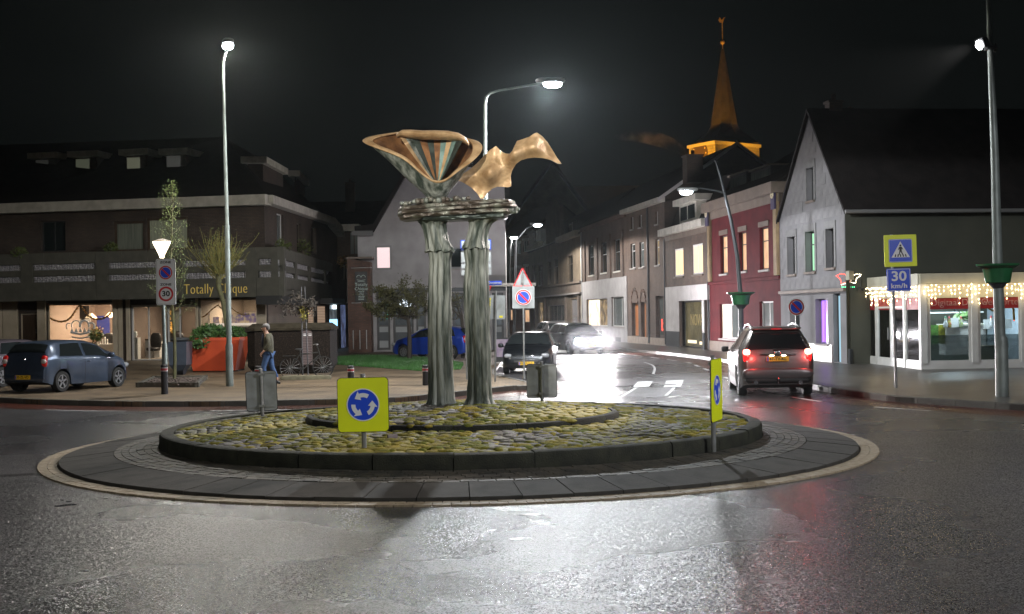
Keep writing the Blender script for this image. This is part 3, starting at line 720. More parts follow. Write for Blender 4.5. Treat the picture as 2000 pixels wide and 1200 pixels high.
# posts and heads of the two added out-of-frame lamps
for LP, dx, lab in ((LAP, -1.6, 'added unseen street lamp behind the viewer on the near left kerb'), (LBP, 1.6, 'added unseen street lamp beyond the right edge on the near right kerb')):
    b = Vector((LP.x+dx, LP.y-.3, 0)); lamp_post(b, [b, b+Vector((0, 0, 9.2)), b+Vector((-dx*.2, 0, 9.7)), LP+Vector((0, 0, .08))], [.1, .06, .05, .04], LP, (-dx, 0), lab)
# post-top lamp that carries the zone sign
b = P(323, 775, 33.6); b.z = .12
e7 = E('post_top_lamp', b, 0, 'short lamp post with a glowing cone lantern above the zone sign', 'street lamp')
mb = MB(); mb.tube([(0, 0, 0), (0, 0, 1.3), (0, 0, 1.32), L7P-b-Vector((0, 0, .28))], [.075, .075, .05, .045], 12); mb.build('pole', m_pole, e7, 50)
t7 = L7P-b
mb = MB(); mb.lathe([(.05, -.30), (.07, -.22), (.225, .10), (.225, .13)], 20, t7); lan = mb.build('lantern', lit('lantern glass', (1, .80, .5), (1, .9, .7), 9, 'cloud', 9), e7, 40)
mb = MB(); mb.lathe([(.24, .13), (.245, .15), (.10, .19), (.02, .21)], 20, t7); mb.build('lantern_cap', M('lantern cap', (.35, .3, .25), .5), e7, 40)
# ------------------------------------------------------------------ signs
m_yel = M('fluorescent yellow sheeting', (.78, .88, .0), .45, emit=None, col2=(.72, .82, .0), vs=3)
m_blu = M('sign blue', (.008, .065, .62), .35); m_swh = M('sign white', (.72, .74, .74), .4); m_red = M('sign red', (.55, .02, .025), .4)
m_sbk = M('sign back grey', (.30, .32, .32), .5, .0, col2=(.19, .20, .19), vs=4, ramp=(.4, .7)); m_blk = M('sign black', .012, .5)
m_galv = M('galvanised post', (.32, .33, .33), .42, .6, col2=(.22, .23, .22), vs=6)
def rrect(w, h, r, n=5):
    o = []
    for cx, cz, a0 in ((w/2-r, h/2-r, 0), (-w/2+r, h/2-r, 90), (-w/2+r, -h/2+r, 180), (w/2-r, -h/2+r, 270)):
        for i in range(n+1):
            a = radians(a0+90*i/n); o.append((cx+r*cos(a), cz+r*sin(a)))
    return o
def disc(r, n=40, cx=0, cz=0): return [(cx+r*cos(2*pi*i/n), cz+r*sin(2*pi*i/n)) for i in range(n)]
def ring(mb, r0, r1, y0, y1, n=40, cz=0, cx=0):
    for i in range(n):
        a, b_ = 2*pi*i/n, 2*pi*(i+1)/n
        mb.prism([(cx+r0*cos(a), cz+r0*sin(a)), (cx+r1*cos(a), cz+r1*sin(a)), (cx+r1*cos(b_), cz+r1*sin(b_)), (cx+r0*cos(b_), cz+r0*sin(b_))], y0, y1)
    return mb
def plate(name, pts, y, th, m, e, dz=0, dx=0):
    mb = MB(); mb.prism([(a+dx, b_+dz) for a, b_ in pts], y, y+th); return mb.build(name, m, e)
def roundabout_sign(base, w, h, zc_, rz, label, pole_r=.033, tilt=0):
    e = E('roundabout_sign', base, rz, label, 'road sign', 'roundabout arrow signs on the island')
    e.rotation_euler = (0, tilt, rz)
    mb = MB(); mb.tube([(0, .05, -.15), (0, .05, zc_+h/2+.05)], pole_r, 10); mb.build('post', m_galv, e, 40)
    plate('sign_edge', rrect(w+.012, h+.012, .055), .0, .012, m_blk, e, zc_)
    plate('sign_back', rrect(w-.01, h-.01, .05), .012, .005, m_sbk, e, zc_)
    plate('face_panel', rrect(w-.004, h-.004, .048), -.004, .004, m_yel, e, zc_)
    mb = MB(); mb.box(-.05, .018, zc_+h*.40, .05, .10, zc_+h*.40+.04); mb.box(-.05, .018, zc_-h*.40, .05, .10, zc_-h*.40+.04); mb.box(-w/2+.03, .012, zc_+h*.43, w/2-.03, .03, zc_+h*.43+.02); mb.box(-w/2+.03, .012, zc_-h*.43, w/2-.03, .03, zc_-h*.43+.02); mb.build('bracket', m_galv, e)
    R = w*.315
    plate('blue_disc', disc(R), -.007, .003, m_blu, e, zc_)
    mb = MB(); ring(mb, R*.965, R*1.03, -.009, -.006, 40, zc_); mb.build('white_ring', m_swh, e)
    for k in range(3):
        a0 = radians(58+120*k); a1 = a0+radians(52); ri, ro = R*.48, R*.74; pts = []
        for i in range(7): a = a0+(a1-a0)*i/6; pts.append((ro*cos(a), ro*sin(a)))
        ah = a1+radians(34); rm = R*.64
        pts += [(R*.93*cos(a1), R*.93*sin(a1)), (rm*cos(ah), rm*sin(ah)), (R*.32*cos(a1), R*.32*sin(a1))]
        for i in range(6, -1, -1): a = a0+(a1-a0)*i/6; pts.append((ri*cos(a), ri*sin(a)))
        plate('arrow', pts, -.010, .004, m_swh, e, zc_)
    return e
b = G(711, 876, .40); b = Vector((P(711, 870, 16.3).x, 16.3, .36))
roundabout_sign(b, .645, .69, P(704, 791, 16.3).z-.36, radians(2), 'square yellow roundabout sign with three white arrows facing the viewer', tilt=radians(-.3))
b = Vector((P(1401, 845, 16.9).x, 16.9, .36))
roundabout_sign(b, .62, .82, P(1404, 762, 16.9).z-.36, radians(68), 'yellow roundabout sign seen almost edge-on at the right of the island')
b = Vector((P(513, 812, 22.0).x, 22.0, .36))
roundabout_sign(b, .52, .68, P(513, 764, 22.0).z-.36, radians(190), 'dirty grey back of a roundabout sign at the left rear of the island', tilt=radians(1.5))
b = Vector((P(1059, 800, 24.4).x, 24.4, .36))
roundabout_sign(b, .57, .64, P(1059, 744, 24.4).z-.36, radians(181), 'grey back of a roundabout sign in front of the parked black hatchback')
def noparking(e, zc_, R, y=-.01):
    mb = MB(); mb.prism([(a, z+zc_) for a, z in disc(R)], y, y+.004); d = mb.build('disc', m_red, e)
    plate('blue_field', disc(R*.74), y-.003, .003, m_blu, e, zc_)
    mb = MB(); ring(mb, R*.965, R*1.02, y-.004, y-.001, 40, zc_); ring(mb, R*.735, R*.785, y-.006, y-.003, 40, zc_); mb.build('white_line', m_swh, e)
    s = R*.76*.707; w = R*.085
    plate('bar', [(-s-w, s-w+zc_), (-s+w, s+w+zc_), (s+w, -s+w+zc_), (s-w, -s-w+zc_)], y-.008, .004, m_red, e)
def post(e, h, r=.03, y=.05, m=None, z0=0):
    mb = MB(); mb.tube([(0, y, z0), (0, y, h)], r, 10); return mb.build('post', m or m_galv, e, 40)
# zone sign
zs = E('zone_sign', (P(324, 550, 33.5).x, 33.5, 0), 0, 'tall white zone sign with a no-parking disc above a 30 limit disc', 'road sign')
z0, z1 = P(324, 596, 33.5).z, P(324, 506, 33.5).z; zm = (z0+z1)/2
plate('board', rrect(.51, z1-z0, .05), 0, .02, m_swh, zs, zm); mb = MB(); pts_ = rrect(.51, z1-z0, .05); pin = rrect(.47, z1-z0-.04, .04); n_ = len(pts_)
mb = MB()
for i in range(n_):
    j = (i+1) % n_; A = [(pin[i][0], pin[i][1]+zm), (pin[i][0]*.975, pin[i][1]*.99+zm), (pin[j][0]*.975, pin[j][1]*.99+zm), (pin[j][0], pin[j][1]+zm)]; mb.prism(A, -.004, 0)
mb.build('border', m_blk, zs)
for t_, z_ in (('ZONE', z1-.09), ('ZONE', zm-.07)): text('zone_lettering', t_, .085, m_blk, zs, (0, -.005, z_), sx=1.25, bold=.002)
zh = Vector((0, 0, 0)); noparking(zs, z1-.36, .185)
plate('limit_disc', disc(.195), -.006, .005, m_red, zs, z0+.29); plate('limit_field', disc(.145), -.009, .003, m_swh, zs, z0+.29)
text('limit_number', '30', .19, m_blk, zs, (0, -.010, z0+.29), bold=.006, sx=1.1)
mb = MB(); mb.box(-.05, .02, zm+.2, .05, .12, zm+.24); mb.box(-.05, .02, zm-.3, .05, .12, zm-.26); mb.build('bracket', m_galv, zs)
# crossing and advisory speed signs
bx = P(1752, 765, 31.0); e = E('crossing_sign', (bx.x, 31.0, .12), radians(0), 'square blue pedestrian crossing sign on a fluorescent yellow board', 'road sign')
zz = lambda v: P(1765, v, 31.0).z-.12
e.rotation_euler = (0, radians(-.9), 0)
post(e, zz(458), .032)
W_ = .79; zc_ = zz(490); dx = .19
plate('board', rrect(W_, .77, .02), -.004, .016, m_yel, e, zc_, dx)
plate('blue_panel', rrect(W_*.72, .56, .03), -.008, .004, m_blu, e, zc_, dx)
mb = MB()
for (a, b_, c_, d_) in ((-.275, -.27, .275, -.262), (-.275, .262, .275, .27), (-.275, -.27, -.267, .27), (.267, -.27, .275, .27)): mb.prism([(a+dx, b_+zc_), (c_+dx, b_+zc_), (c_+dx, d_+zc_), (a+dx, d_+zc_)], -.010, -.008)
mb.build('white_line', m_swh, e)
plate('triangle', [(-.225, -.165), (.225, -.165), (0, .225)], -.012, .004, m_swh, e, zc_, dx)
mb = MB()
def q(*p): mb.prism([(a+dx, b_+zc_) for a, b_ in p], -.016, -.012)
q(*disc(.024, 12, 0, .125)); q((-.03, .095), (.03, .095), (.028, -.01), (-.028, -.01)); q((-.028, -.01), (.005, -.01), (-.03, -.11), (-.05, -.11)); q((-.005, -.01), (.028, -.01), (.062, -.10), (.042, -.11))
q((-.03, .09), (-.065, .02), (-.055, .015), (-.02, .06)); q((.03, .09), (.065, .03), (.055, .025), (.02, .06))
for k in range(5):
    a = -.15+k*.066; s = a*.35; q((a, -.15), (a+.034, -.15), (a+.024-s*.3, -.085), (a+.004-s*.3, -.085))
mb.build('walking_figure', m_blk, e)
e2 = E('speed_sign', (bx.x, 30.96, .12), 0, 'blue 30 km/h advisory sign below the pedestrian crossing sign', 'road sign'); e2.rotation_euler = (0, radians(-.9), 0)
zc2 = zz(547); dx2 = .12
plate('board', rrect(.58, .56, .03), 0, .014, m_blu, e2, zc2, dx2)
mb = MB()
for (a, b_, c_, d_) in ((-.275, -.265, .275, -.255), (-.275, .255, .275, .265), (-.275, -.265, -.265, .265), (.265, -.265, .275, .265)): mb.prism([(a+dx2, b_+zc2), (c_+dx2, b_+zc2), (c_+dx2, d_+zc2), (a+dx2, d_+zc2)], -.003, 0)
mb.build('white_line', m_swh, e2)
text('limit_number', '30', .33, m_swh, e2, (dx2, -.004, zc2+.08), bold=.007, sx=1.15); text('unit_lettering', 'km/h', .16, m_swh, e2, (dx2, -.004, zc2-.15), bold=.004, sx=1.15, spacing=1.1)
# no-parking sign on the right pavement
bn = P(1557, 700, 37.0); e = E('no_parking_sign', (bn.x, 37.0, .12), radians(8), 'round no-parking sign in front of the purple lit window', 'road sign')
zc_ = P(1557, 600, 37.0).z-.12; post(e, zc_+.2, .025); plate('sign_back', disc(.24), 0, .01, m_sbk, e, zc_); noparking(e, zc_, .24, -.006)
# centre signs near the street mouth
bn = P(1024, 738, 38.0); e = E('no_parking_sign', (bn.x, 38.0, .12), 0, 'no-parking disc on a square grey board above the parked black hatchback', 'road sign'); e.rotation_euler = (0, radians(.3), 0)
zq = lambda v: P(1022, v, 38.0).z-.12
post(e, zq(530), .03, .03); zc_ = zq(581); plate('board', rrect(.66, .66, .03), -.004, .014, m_sbk, e, zc_); noparking(e, zc_, .235, -.012)
mb = MB(); mb.box(-.13, .01, zq(562), .13, .04, zq(562)+.03); mb.build('bracket', m_galv, e)
e = E('warning_sign', (bn.x, 38.04, .12), 0, 'triangular warning sign seen from behind above the no-parking board', 'road sign')
tz = zq(524); bz = zq(559); hw = .275
plate('sign_back', [(-hw, bz), (hw, bz), (0, tz)], 0, .012, m_sbk, e)
mb = MB()
for A, B in (((-hw, bz), (hw, bz)), ((hw, bz), (0, tz)), ((0, tz), (-hw, bz))):
    mb.tube([(A[0], .0, A[1]), (B[0], .0, B[1])], .016, 6)
mb.build('red_edge', m_red, e); mb = MB(); mb.box(-.04, -.03, bz+.1, .04, 0, tz-.15); mb.build('bracket', m_galv, e)
# left cluster: yield sign back, grey board, street name plate
bl = P(967, 745, 36.5); e = E('yield_sign', (bl.x-.14, 36.5, .12), 0, 'back of an inverted triangular yield sign, partly behind the right column', 'road sign'); e.rotation_euler = (0, radians(-1.8), 0)
zq = lambda v: P(960, v, 36.5).z-.12
plate('sign_back', [(-.52, zq(560)), (.16, zq(560)), (-.18, zq(600))], 0, .012, m_sbk, e)
mb = MB(); 
for A, B in (((-.52, zq(560)), (.16, zq(560))), ((.16, zq(560)), (-.18, zq(600))), ((-.18, zq(600)), (-.52, zq(560)))): mb.tube([(A[0], 0, A[1]), (B[0], 0, B[1])], .016, 6)
mb.build('red_edge', m_red, e)
e = E('sign_board', (bl.x, 36.7, .12), 0, 'grey back of a square sign board with yellow stickers beside the right column', 'road sign'); e.rotation_euler = (0, radians(1.5), 0)
mb = MB(); mb.tube([(0, -.03, 0), (0, -.03, zq(568))], .026, 8); mb.build('post', m_galv, e, 40)
plate('board', rrect(.50, zq(577)-zq(624), .02), 0, .014, m_sbk, e, (zq(577)+zq(624))/2, .02)
m_stk = M('yellow sticker', (.75, .65, .02), .5)
mb = MB(); mb.box(.1, -.004, zq(621), .2, 0, zq(617)); mb.build('sticker', m_stk, e); text('sticker_lettering', 'WRCLQ', .13, m_stk, e, (-.20, -.006, zq(598)), rot=(pi/2, radians(-90), 0), bold=.003)
e = E('street_name_sign', (P(967, 553, 36.3).x, 36.3, .12), 0, 'small blue Dorpstraat street name plate beside the right column', 'road sign')
mb = MB(); mb.prism([(-.20, zq(558)), (.19, zq(557.5)), (.19, zq(549)), (-.20, zq(549.5))], 0, .012); mb.build('board', m_blu, e); text('street_lettering', 'Dorpstraat', .082, m_swh, e, (0, -.004, zq(553)))
mb = MB(); mb.tube([(-.19, .03, 0), (-.19, .03, zq(548))], .03, 8); mb.build('post', m_galv, e, 40)
m_edg = M('worn white edge', .2, .5)
# direction board behind the right column
e = E('direction_board', (P(933, 700, 38).x, 38, .12), 0, 'tall direction board of stacked white edged panels behind the right column', 'road sign')
zq = lambda v: P(933, v, 38).z-.12
for x_ in (-.33, .33): mb = MB(); mb.tube([(x_, .03, 0), (x_, .03, zq(470))], .03, 8); mb.build('post', m_galv, e, 40)
for v0, v1, mm in ((469, 488, m_blu), (492, 513, m_edg), (515, 525, m_edg), (527, 538, m_edg)):
    mb = MB(); mb.box(-.45, 0, zq(v1), .45, .02, zq(v0)); pp = mb.build('panel', mm, e); mb = MB(); mb.box(-.43, -.004, zq(v1)+.02, .43, 0, zq(v0)-.02); mb.build('panel_field', m_sbk, pp)
# ------------------------------------------------------------------ buildings
b_red = brick('dark red brick', (.15, .075, .05), (.105, .055, .04), (.075, .065, .055))
b_brn = brick('brown brick', (.13, .08, .057), (.095, .06, .043), (.08, .07, .062))
b_pnk = brick('rosy brick', (.26, .15, .12), (.2, .11, .09), (.17, .15, .13))
b_yel = brick('buff brick', (.19, .145, .09), (.14, .105, .065), (.12, .10, .08))
b_dark = brick('dark brown brick', (.075, .05, .035), (.055, .037, .027), (.04, .035, .03))
m_stucco = M('pale grey stucco', (.34, .33, .33), .85, col2=(.27, .26, .26), vs=1.3, bump=.25, bs=60)
m_stw = M('white painted plaster', (.55, .53, .52), .8, col2=(.44, .42, .41), vs=1.5, bump=.2, bs=60)
m_gry = M('grey plaster', (.20, .195, .205), .85, spec=.2, col2=(.15, .15, .155), vs=1, bump=.25, bs=50)
m_side_ = M('olive grey render', (.07, .072, .056), .85, spec=.2, col2=(.055, .058, .046), vs=.8, bump=.25, bs=50)
m_rose = M('wine red plaster', (.095, .015, .018), .85, spec=.15, col2=(.066, .011, .014), vs=1.4, bump=.2, bs=60)
m_tile = M('dark roof tiles', (.011, .009, .009), .8, spec=.2, col2=(.018, .015, .014), vs=2, bump=.6, bs=14)
m_wtrim = M('weathered white trim', (.55, .53, .47), .6, col2=(.40, .38, .33), vs=2.2)
m_wframe = M('white window frame', (.58, .57, .56), .4)
m_dframe = M('dark window frame', (.03, .03, .03), .4)
m_brown = M('stone trim brown', (.16, .125, .10), .7, col2=(.12, .095, .075), vs=2)
m_sill = M('stone sill', (.30, .28, .26), .7, col2=(.22, .2, .19), vs=4)
m_dglass = M('dark glass', (.012, .016, .016), .05, spec=.7)
m_gglass = M('grey curtained glass', (.09, .11, .11), .15, col2=(.14, .15, .14), vs=2, stretch=(4, 4, .5))
m_orange = M('orange wood', (.42, .15, .035), .5, col2=(.32, .11, .03), vs=2, stretch=(6, 6, .5))
m_conc = M('dark fascia concrete', (.085, .08, .062), .8, col2=(.065, .062, .048), vs=2.5, bump=.3, bs=80)
m_beige = M('beige pilaster', (.52, .44, .33), .7, col2=(.44, .37, .27), vs=2)
m_pipe = M('zinc pipe', (.30, .30, .30), .45, .5)
m_pipeb = M('grey drainpipe', (.05, .05, .055), .5)
g_clear = glass('clear shop glass')
m_wood = M('dark door wood', (.06, .035, .02), .5, col2=(.04, .025, .015), vs=3, stretch=(5, 5, .6))
class Bld:
    def __init__(s, name, label, cat, pl, pr, kind=None, group=None):
        s.o = Vector((pl.x, pl.y, 0)); d = pr-pl; d.z = 0; s.W = d.length; s.d = d.normalized(); s.n = Vector((-s.d.y, s.d.x, 0))
        s.e = E(name, s.o, atan2(s.d.y, s.d.x), label, cat, group, kind)
    def sz(s, u, v, off=0):
        a, b = ray(u, v); dr = Vector((a, 1, b)); o = s.o+s.n*off
        t = (o-CAM).dot(s.n)/dr.dot(s.n); p = CAM+dr*t; return ((p-s.o).dot(s.d), p.z)
    def rect(s, u0, v0, u1, v1, off=0):
        um, vm = (u0+u1)/2, (v0+v1)/2
        return (s.sz(u0, vm, off)[0], s.sz(u1, vm, off)[0], s.sz(um, v1, off)[1], s.sz(um, v0, off)[1])
    def box(s, name, r, y0, y1, m, smooth=None, parent=None):
        mb = MB(); mb.box(r[0], y0, r[2], r[1], y1, r[3]); return mb.build(name, m, parent or s.e)
    def wall(s, m, ops, top, z0=0, s0=0, s1=None, reveal=.16, name='wall', y=0):
        s1 = s.W if s1 is None else s1
        prof = top if isinstance(top, list) else [(s0, top), (s1, top)]
        def tz(x):
            for (a, za), (b, zb) in zip(prof, prof[1:]):
                if a-1e-6 <= x <= b+1e-6: return za+(zb-za)*(x-a)/max(b-a, 1e-9)
            return prof[-1][1]
        cuts = sorted({round(c, 4) for c in [s0, s1]+[p[0] for p in prof]+[o[0] for o in ops]+[o[1] for o in ops] if s0-1e-6 <= c <= s1+1e-6})
        mb = MB()
        for a, b in zip(cuts, cuts[1:]):
            if b-a < 1e-3: continue
            mid = (a+b)/2; zc_ = z0
            for o in sorted([o for o in ops if o[0] < mid < o[1]], key=lambda o: o[2]):
                if o[2] > zc_: mb.add([(a, y, zc_), (b, y, zc_), (b, y, o[2]), (a, y, o[2])], [(0, 1, 2, 3)])
                zc_ = o[3]
            mb.add([(a, y, zc_), (b, y, zc_), (b, y, tz(b)), (a, y, tz(a))], [(0, 1, 2, 3)])
        for o in ops:
            a, b, c, d = o[:4]
            mb.add([(a, y, c), (b, y, c), (b, y, d), (a, y, d), (a, y+reveal, c), (b, y+reveal, c), (b, y+reveal, d), (a, y+reveal, d)], [(0, 4, 5, 1), (1, 5, 6, 2), (2, 6, 7, 3), (3, 7, 4, 0)])
        me = bpy.data.meshes.new(name); me.from_pydata(mb.v, [], mb.f); me.materials.append(m)
        return O(name, me, s.e)
    def shell(s, depth, h, m, s0=0, s1=None, name='side_wall'):
        s1 = s.W if s1 is None else s1; mb = MB()
        mb.add([(s0, 0, 0), (s0, depth, 0), (s0, depth, h), (s0, 0, h), (s1, 0, 0), (s1, depth, 0), (s1, depth, h), (s1, 0, h)], [(0, 1, 2, 3), (4, 7, 6, 5), (1, 5, 6, 2)])
        return mb.build(name, m, s.e)
    def roof(s, h, depth, rise, m, over=.15, s0=0, s1=None, flat=False, gm=None):
        s1 = s.W if s1 is None else s1; mb = MB(); a, b = s0-.02, s1+.02; t = .12
        mb.add([(a, -over, h-.06), (a, depth/2, h+rise), (a, depth+over, h-.06), (b, -over, h-.06), (b, depth/2, h+rise), (b, depth+over, h-.06),
                (a, -over, h-.06+t), (a, depth/2, h+rise+t), (a, depth+over, h-.06+t), (b, -over, h-.06+t), (b, depth/2, h+rise+t), (b, depth+over, h-.06+t)],
               [(0, 1, 4, 3), (1, 2, 5, 4), (6, 9, 10, 7), (7, 10, 11, 8), (0, 3, 9, 6), (2, 8, 11, 5), (0, 6, 7, 1), (1, 7, 8, 2), (3, 4, 10, 9), (4, 5, 11, 10)])
        r = mb.build('roof', m, s.e)
        for x in (s0+.03, s1-.03): mb = MB(); mb.add([(x, 0, h-.06), (x, depth, h-.06), (x, depth/2, h+rise-.04)], [(0, 1, 2)]); mb.build('gable_wall', gm or m, s.e)
        return r
    def win(s, r, pane, frame, fw=.06, mull=(), trans=(), depth=.12, sill=None, name='window', handle=None, lintel=None, fy=.05):
        a, b, c, d = r; f = min(fw, (b-a)/5); mb = MB(); y0, y1 = depth, depth+fy
        mb.box(a, y0, c, a+f, y1, d); mb.box(b-f, y0, c, b, y1, d); mb.box(a+f, y0, c, b-f, y1, c+f); mb.box(a+f, y0, d-f, b-f, y1, d)
        xs = [a+f]+[a+(b-a)*m for m in mull]+[b-f]; zs = [c+f]+[c+(d-c)*t for t in trans]+[d-f]; h = f*.35
        for m_ in mull: x = a+(b-a)*m_; mb.box(x-h, y0+.002, c+f, x+h, y1-.002, d-f)
        for t_ in trans: z = c+(d-c)*t_; mb.box(a+f, y0+.004, z-h, b-f, y1-.004, z+h)
        w = mb.build(name, frame, s.e)
        pm = pane if isinstance(pane, (list, tuple)) else [pane]; k = 0
        for i in range(len(xs)-1):
            for j in range(len(zs)-1):
                mb = MB(); mb.box(xs[i]-.004, y1-.025, zs[j]-.004, xs[i+1]+.004, y1-.017, zs[j+1]+.004); mb.build('pane', pm[k % len(pm)], w); k += 1
        if sill: mb = MB(); mb.box(a-.08, -.07, c-.09, b+.08, depth, c-.004); mb.build('window_sill', sill, w)
        if lintel: mb = MB(); mb.box(a-.1, -.03, d+.004, b+.1, .02, d+.2); mb.build('lintel', lintel, w)
        return w
    def door(s, r, leaf, frame, glassm=None, depth=.16, gl=.45):
        a, b, c, d = r; mb = MB(); f = .07
        mb.box(a, depth, c, a+f, depth+.06, d); mb.box(b-f, depth, c, b, depth+.06, d); mb.box(a+f, depth, d-f, b-f, depth+.06, d)
        D = mb.build('door', frame, s.e); mb = MB(); mb.box(a+f, depth+.02, c, b-f, depth+.05, d-f); lf = mb.build('door_leaf', leaf, D)
        if glassm: mb = MB(); mb.box(a+f+.1, depth+.012, c+(d-c)*(1-gl), b-f-.1, depth+.019, d-f-.12); mb.build('pane', glassm, D)
        mb = MB(); mb.box(b-f-.12, depth-.04, c+.95, b-f-.08, depth+.018, c+1.15); mb.build('handle', m_pipe, D)
        return D
    def pipe(s, x, z0, z1, m=None, y=-.07, r=.045, name='drainpipe'):
        mb = MB(); mb.tube([(x, y, z0), (x, y, z1), (x+.02, y+.06, z1+.12)], r, 8); return mb.build(name, m or m_pipe, s.e, 50)
    def chimney(s, x, y, z, w=.5, d=.5, h=1.1, m=None):
        mb = MB(); mb.box(x-w/2, y-d/2, z, x+w/2, y+d/2, z+h); mb.box(x-w/2-.05, y-d/2-.05, z+h, x+w/2+.05, y+d/2+.05, z+h+.08); mb.tube([(x, y, z+h+.08), (x, y, z+h+.35)], .1, 8); return mb.build('chimney', m or b_dark, s.e)
g_cream = lit('cream curtain lit from inside', (1, .82, .45), (.9, .62, .28), 1.25)
g_peach = lit('peach blind lit from inside', (1, .62, .36), (.75, .42, .24), .85, 'cloud', 1.5)
g_green = lit('green lit room', (.55, 1, .62), (.2, .75, .35), .8)
g_viol = lit('violet lit room', (.35, .14, 1), (.55, .25, 1), 1.3, 'fold', .6)
g_cyan = lit('pale cyan lit door', (.45, .72, .85), (.3, .55, .7), .8)
g_pinkb = lit('pinkish slat blind lit from inside', (1, .78, .78), (.75, .55, .58), .95, 'slat', 14)
g_whitew = lit('bright shop window', (1, .92, .72), (.75, .5, .28), 1.7, 'cloud', 1.2)
g_dimw = lit('dim warm room', (.6, .42, .22), (.12, .09, .06), .5, 'cloud', 1.6)
g_dimb = lit('dim cool room', (.35, .42, .45), (.1, .12, .13), .28, 'cloud', 1.4)
GP = lambda u, v: G(u, v)
# ---- A: pale grey house with the steep gable
A = Bld('gabled_house', 'pale grey house with a steep street gable beside the glass print shop', 'house', GP(1527, 704), GP(1655, 718))
eL, eR_ = A.sz(1527, 432)[1], A.sz(1655, 402)[1]; hE = (eL+eR_)/2; pk = A.sz(1598, 214)[1]
ops = {}
ws = [A.rect(1539, 463, 1554, 536), A.rect(1574, 452, 1592, 531), A.rect(1614, 447, 1630, 523)]
att = A.rect(1576, 328, 1590, 392)
g1, g2, g3 = A.rect(1543, 588, 1562, 668), A.rect(1593, 584, 1618, 672), A.rect(1628, 574, 1642, 708)
A.wall(m_gry, ws+[att, g1, g2, g3], [(0, hE), (A.W*.52, pk), (A.W, hE)], reveal=.3)
A.win(ws[0], m_dglass, m_dframe, trans=(.7,), depth=.22, sill=m_brown); A.win(ws[1], g_green, m_dframe, trans=(.68,), depth=.22, sill=m_brown); A.win(ws[2], m_dglass, m_dframe, trans=(.7,), depth=.22, sill=m_brown)
A.win(att, m_dglass, m_dframe, trans=(.6,), depth=.2, sill=m_brown)
for r in ws+[att]:
    mb = MB(); w = .16
    mb.box(r[0]-w, -.03, r[2], r[0], .02, r[3]+.02); mb.box(r[1], -.03, r[2], r[1]+w, .02, r[3]+.02); mb.box(r[0]-w, -.032, r[3]+.02, r[1]+w, .02, r[3]+.28); mb.build('stone_surround', M('grey stone', .17, .8, col2=.13, vs=3), A.e)
A.win(g1, m_dglass, m_gry, depth=.2); A.win(g2, g_viol, M('violet frame', (.2, .15, .3), .5), mull=(.55,), depth=.2, sill=m_sill)
A.door(g3, g_cyan, m_dframe, None)
r = A.rect(1527, 545, 1655, 572); A.box('cornice_band', (0, A.W, r[2], r[2]+.12), -.10, -.002, m_brown); A.box('fascia_band', (0, A.W, A.sz(1590, 575)[1], r[2]), -.03, -.002, m_gry)
A.box('stone_plinth', (0, g3[0]-.1, .1, A.sz(1590, 672)[1]), -.04, -.002, M('marbled stone plinth', (.30, .27, .26), .3, col2=(.2, .17, .17), vs=6))
# stone courses on the upper front: each block its own piece
bmk = {}
m_blkst = M('grey block facing', (.21, .205, .21), .85, spec=.2, col2=(.15, .15, .155), vs=2, bump=.3, bs=50)
ob = ws+[att]; nb = 0; bw_, bh_ = .62, .42; z = r[2]+.16; row = 0
while z < pk-.3 and nb < 300:
    x = -(row % 2)*bw_/2
    while x < A.W:
        a, b = max(x, .02), min(x+bw_, A.W-.02); zt_ = z+bh_
        lim = lambda q: hE+(pk-hE)*(q/(A.W*.52) if q < A.W*.52 else (A.W-q)/(A.W*.48))
        if b-a > .12 and min(lim(a), lim(b)) > zt_ and not any(a < o[1]+.17 and b > o[0]-.17 and z < o[3]+.3 and zt_ > o[2]-.1 for o in ob):
            key = round(b-a, 2)
            if key not in bmk: mb = MB(); mb.box(.006, -.012, .006, key-.006, .0, bh_-.006); bmk[key] = mb.mesh('facing_block', m_blkst)
            O('facing_block', bmk[key], A.e, (a, -.001-rnd.random()*.004, z)); nb += 1
        x += bw_
    z += bh_; row += 1
dA = 13.5
mb = MB(); mb.add([(A.W, 0, 0), (A.W, dA, 0), (A.W, dA, hE), (A.W, 0, hE), (0, 0, 0), (0, dA, 0), (0, dA, hE), (0, 0, hE), (A.W*.52, dA, pk)], [(0, 1, 2, 3), (4, 7, 6, 5), (4+1, 6, 8, 2, 1)])
mb.build('side_wall', m_side_, A.e)
mb = MB(); x = A.W*.52; o_ = .12
for (xa, za, xb, zb) in ((-.25, hE-.25, x, pk+.05), (x, pk+.05, A.W+.25, hE-.28)):
    mb.add([(xa, -o_, za), (xb, -o_, zb), (xb, dA, zb), (xa, dA, za), (xa, -o_, za+.14), (xb, -o_, zb+.14), (xb, dA, zb+.14), (xa, dA, za+.14)], [(0, 1, 2, 3), (4, 7, 6, 5), (0, 4, 5, 1), (2, 6, 7, 3), (0, 3, 7, 4), (1, 5, 6, 2)])
mb.build('roof', m_tile, A.e)
mb = MB(); mb.tube([(A.W+.27, -.1, hE-.2), (A.W+.27, dA, hE-.2)], .07, 8); mb.build('gutter', m_pipe, A.e)
for yy in (8.6,): mb = MB(); mb.tube([(A.W+.25, yy, hE-.25), (A.W+.06, yy+.1, hE-.55), (A.W+.06, yy+.1, 2.9)], .05, 8); mb.build('drainpipe', m_wtrim, A.e, 50)
mb = MB(); mb.box(A.W-.12, 10.5, 3.6, A.W+.02, 12.3, 5.2); mb.build('window', m_dglass, A.e)
A.chimney(x-.15, 1.0, pk-.1, .5, .5, .5)
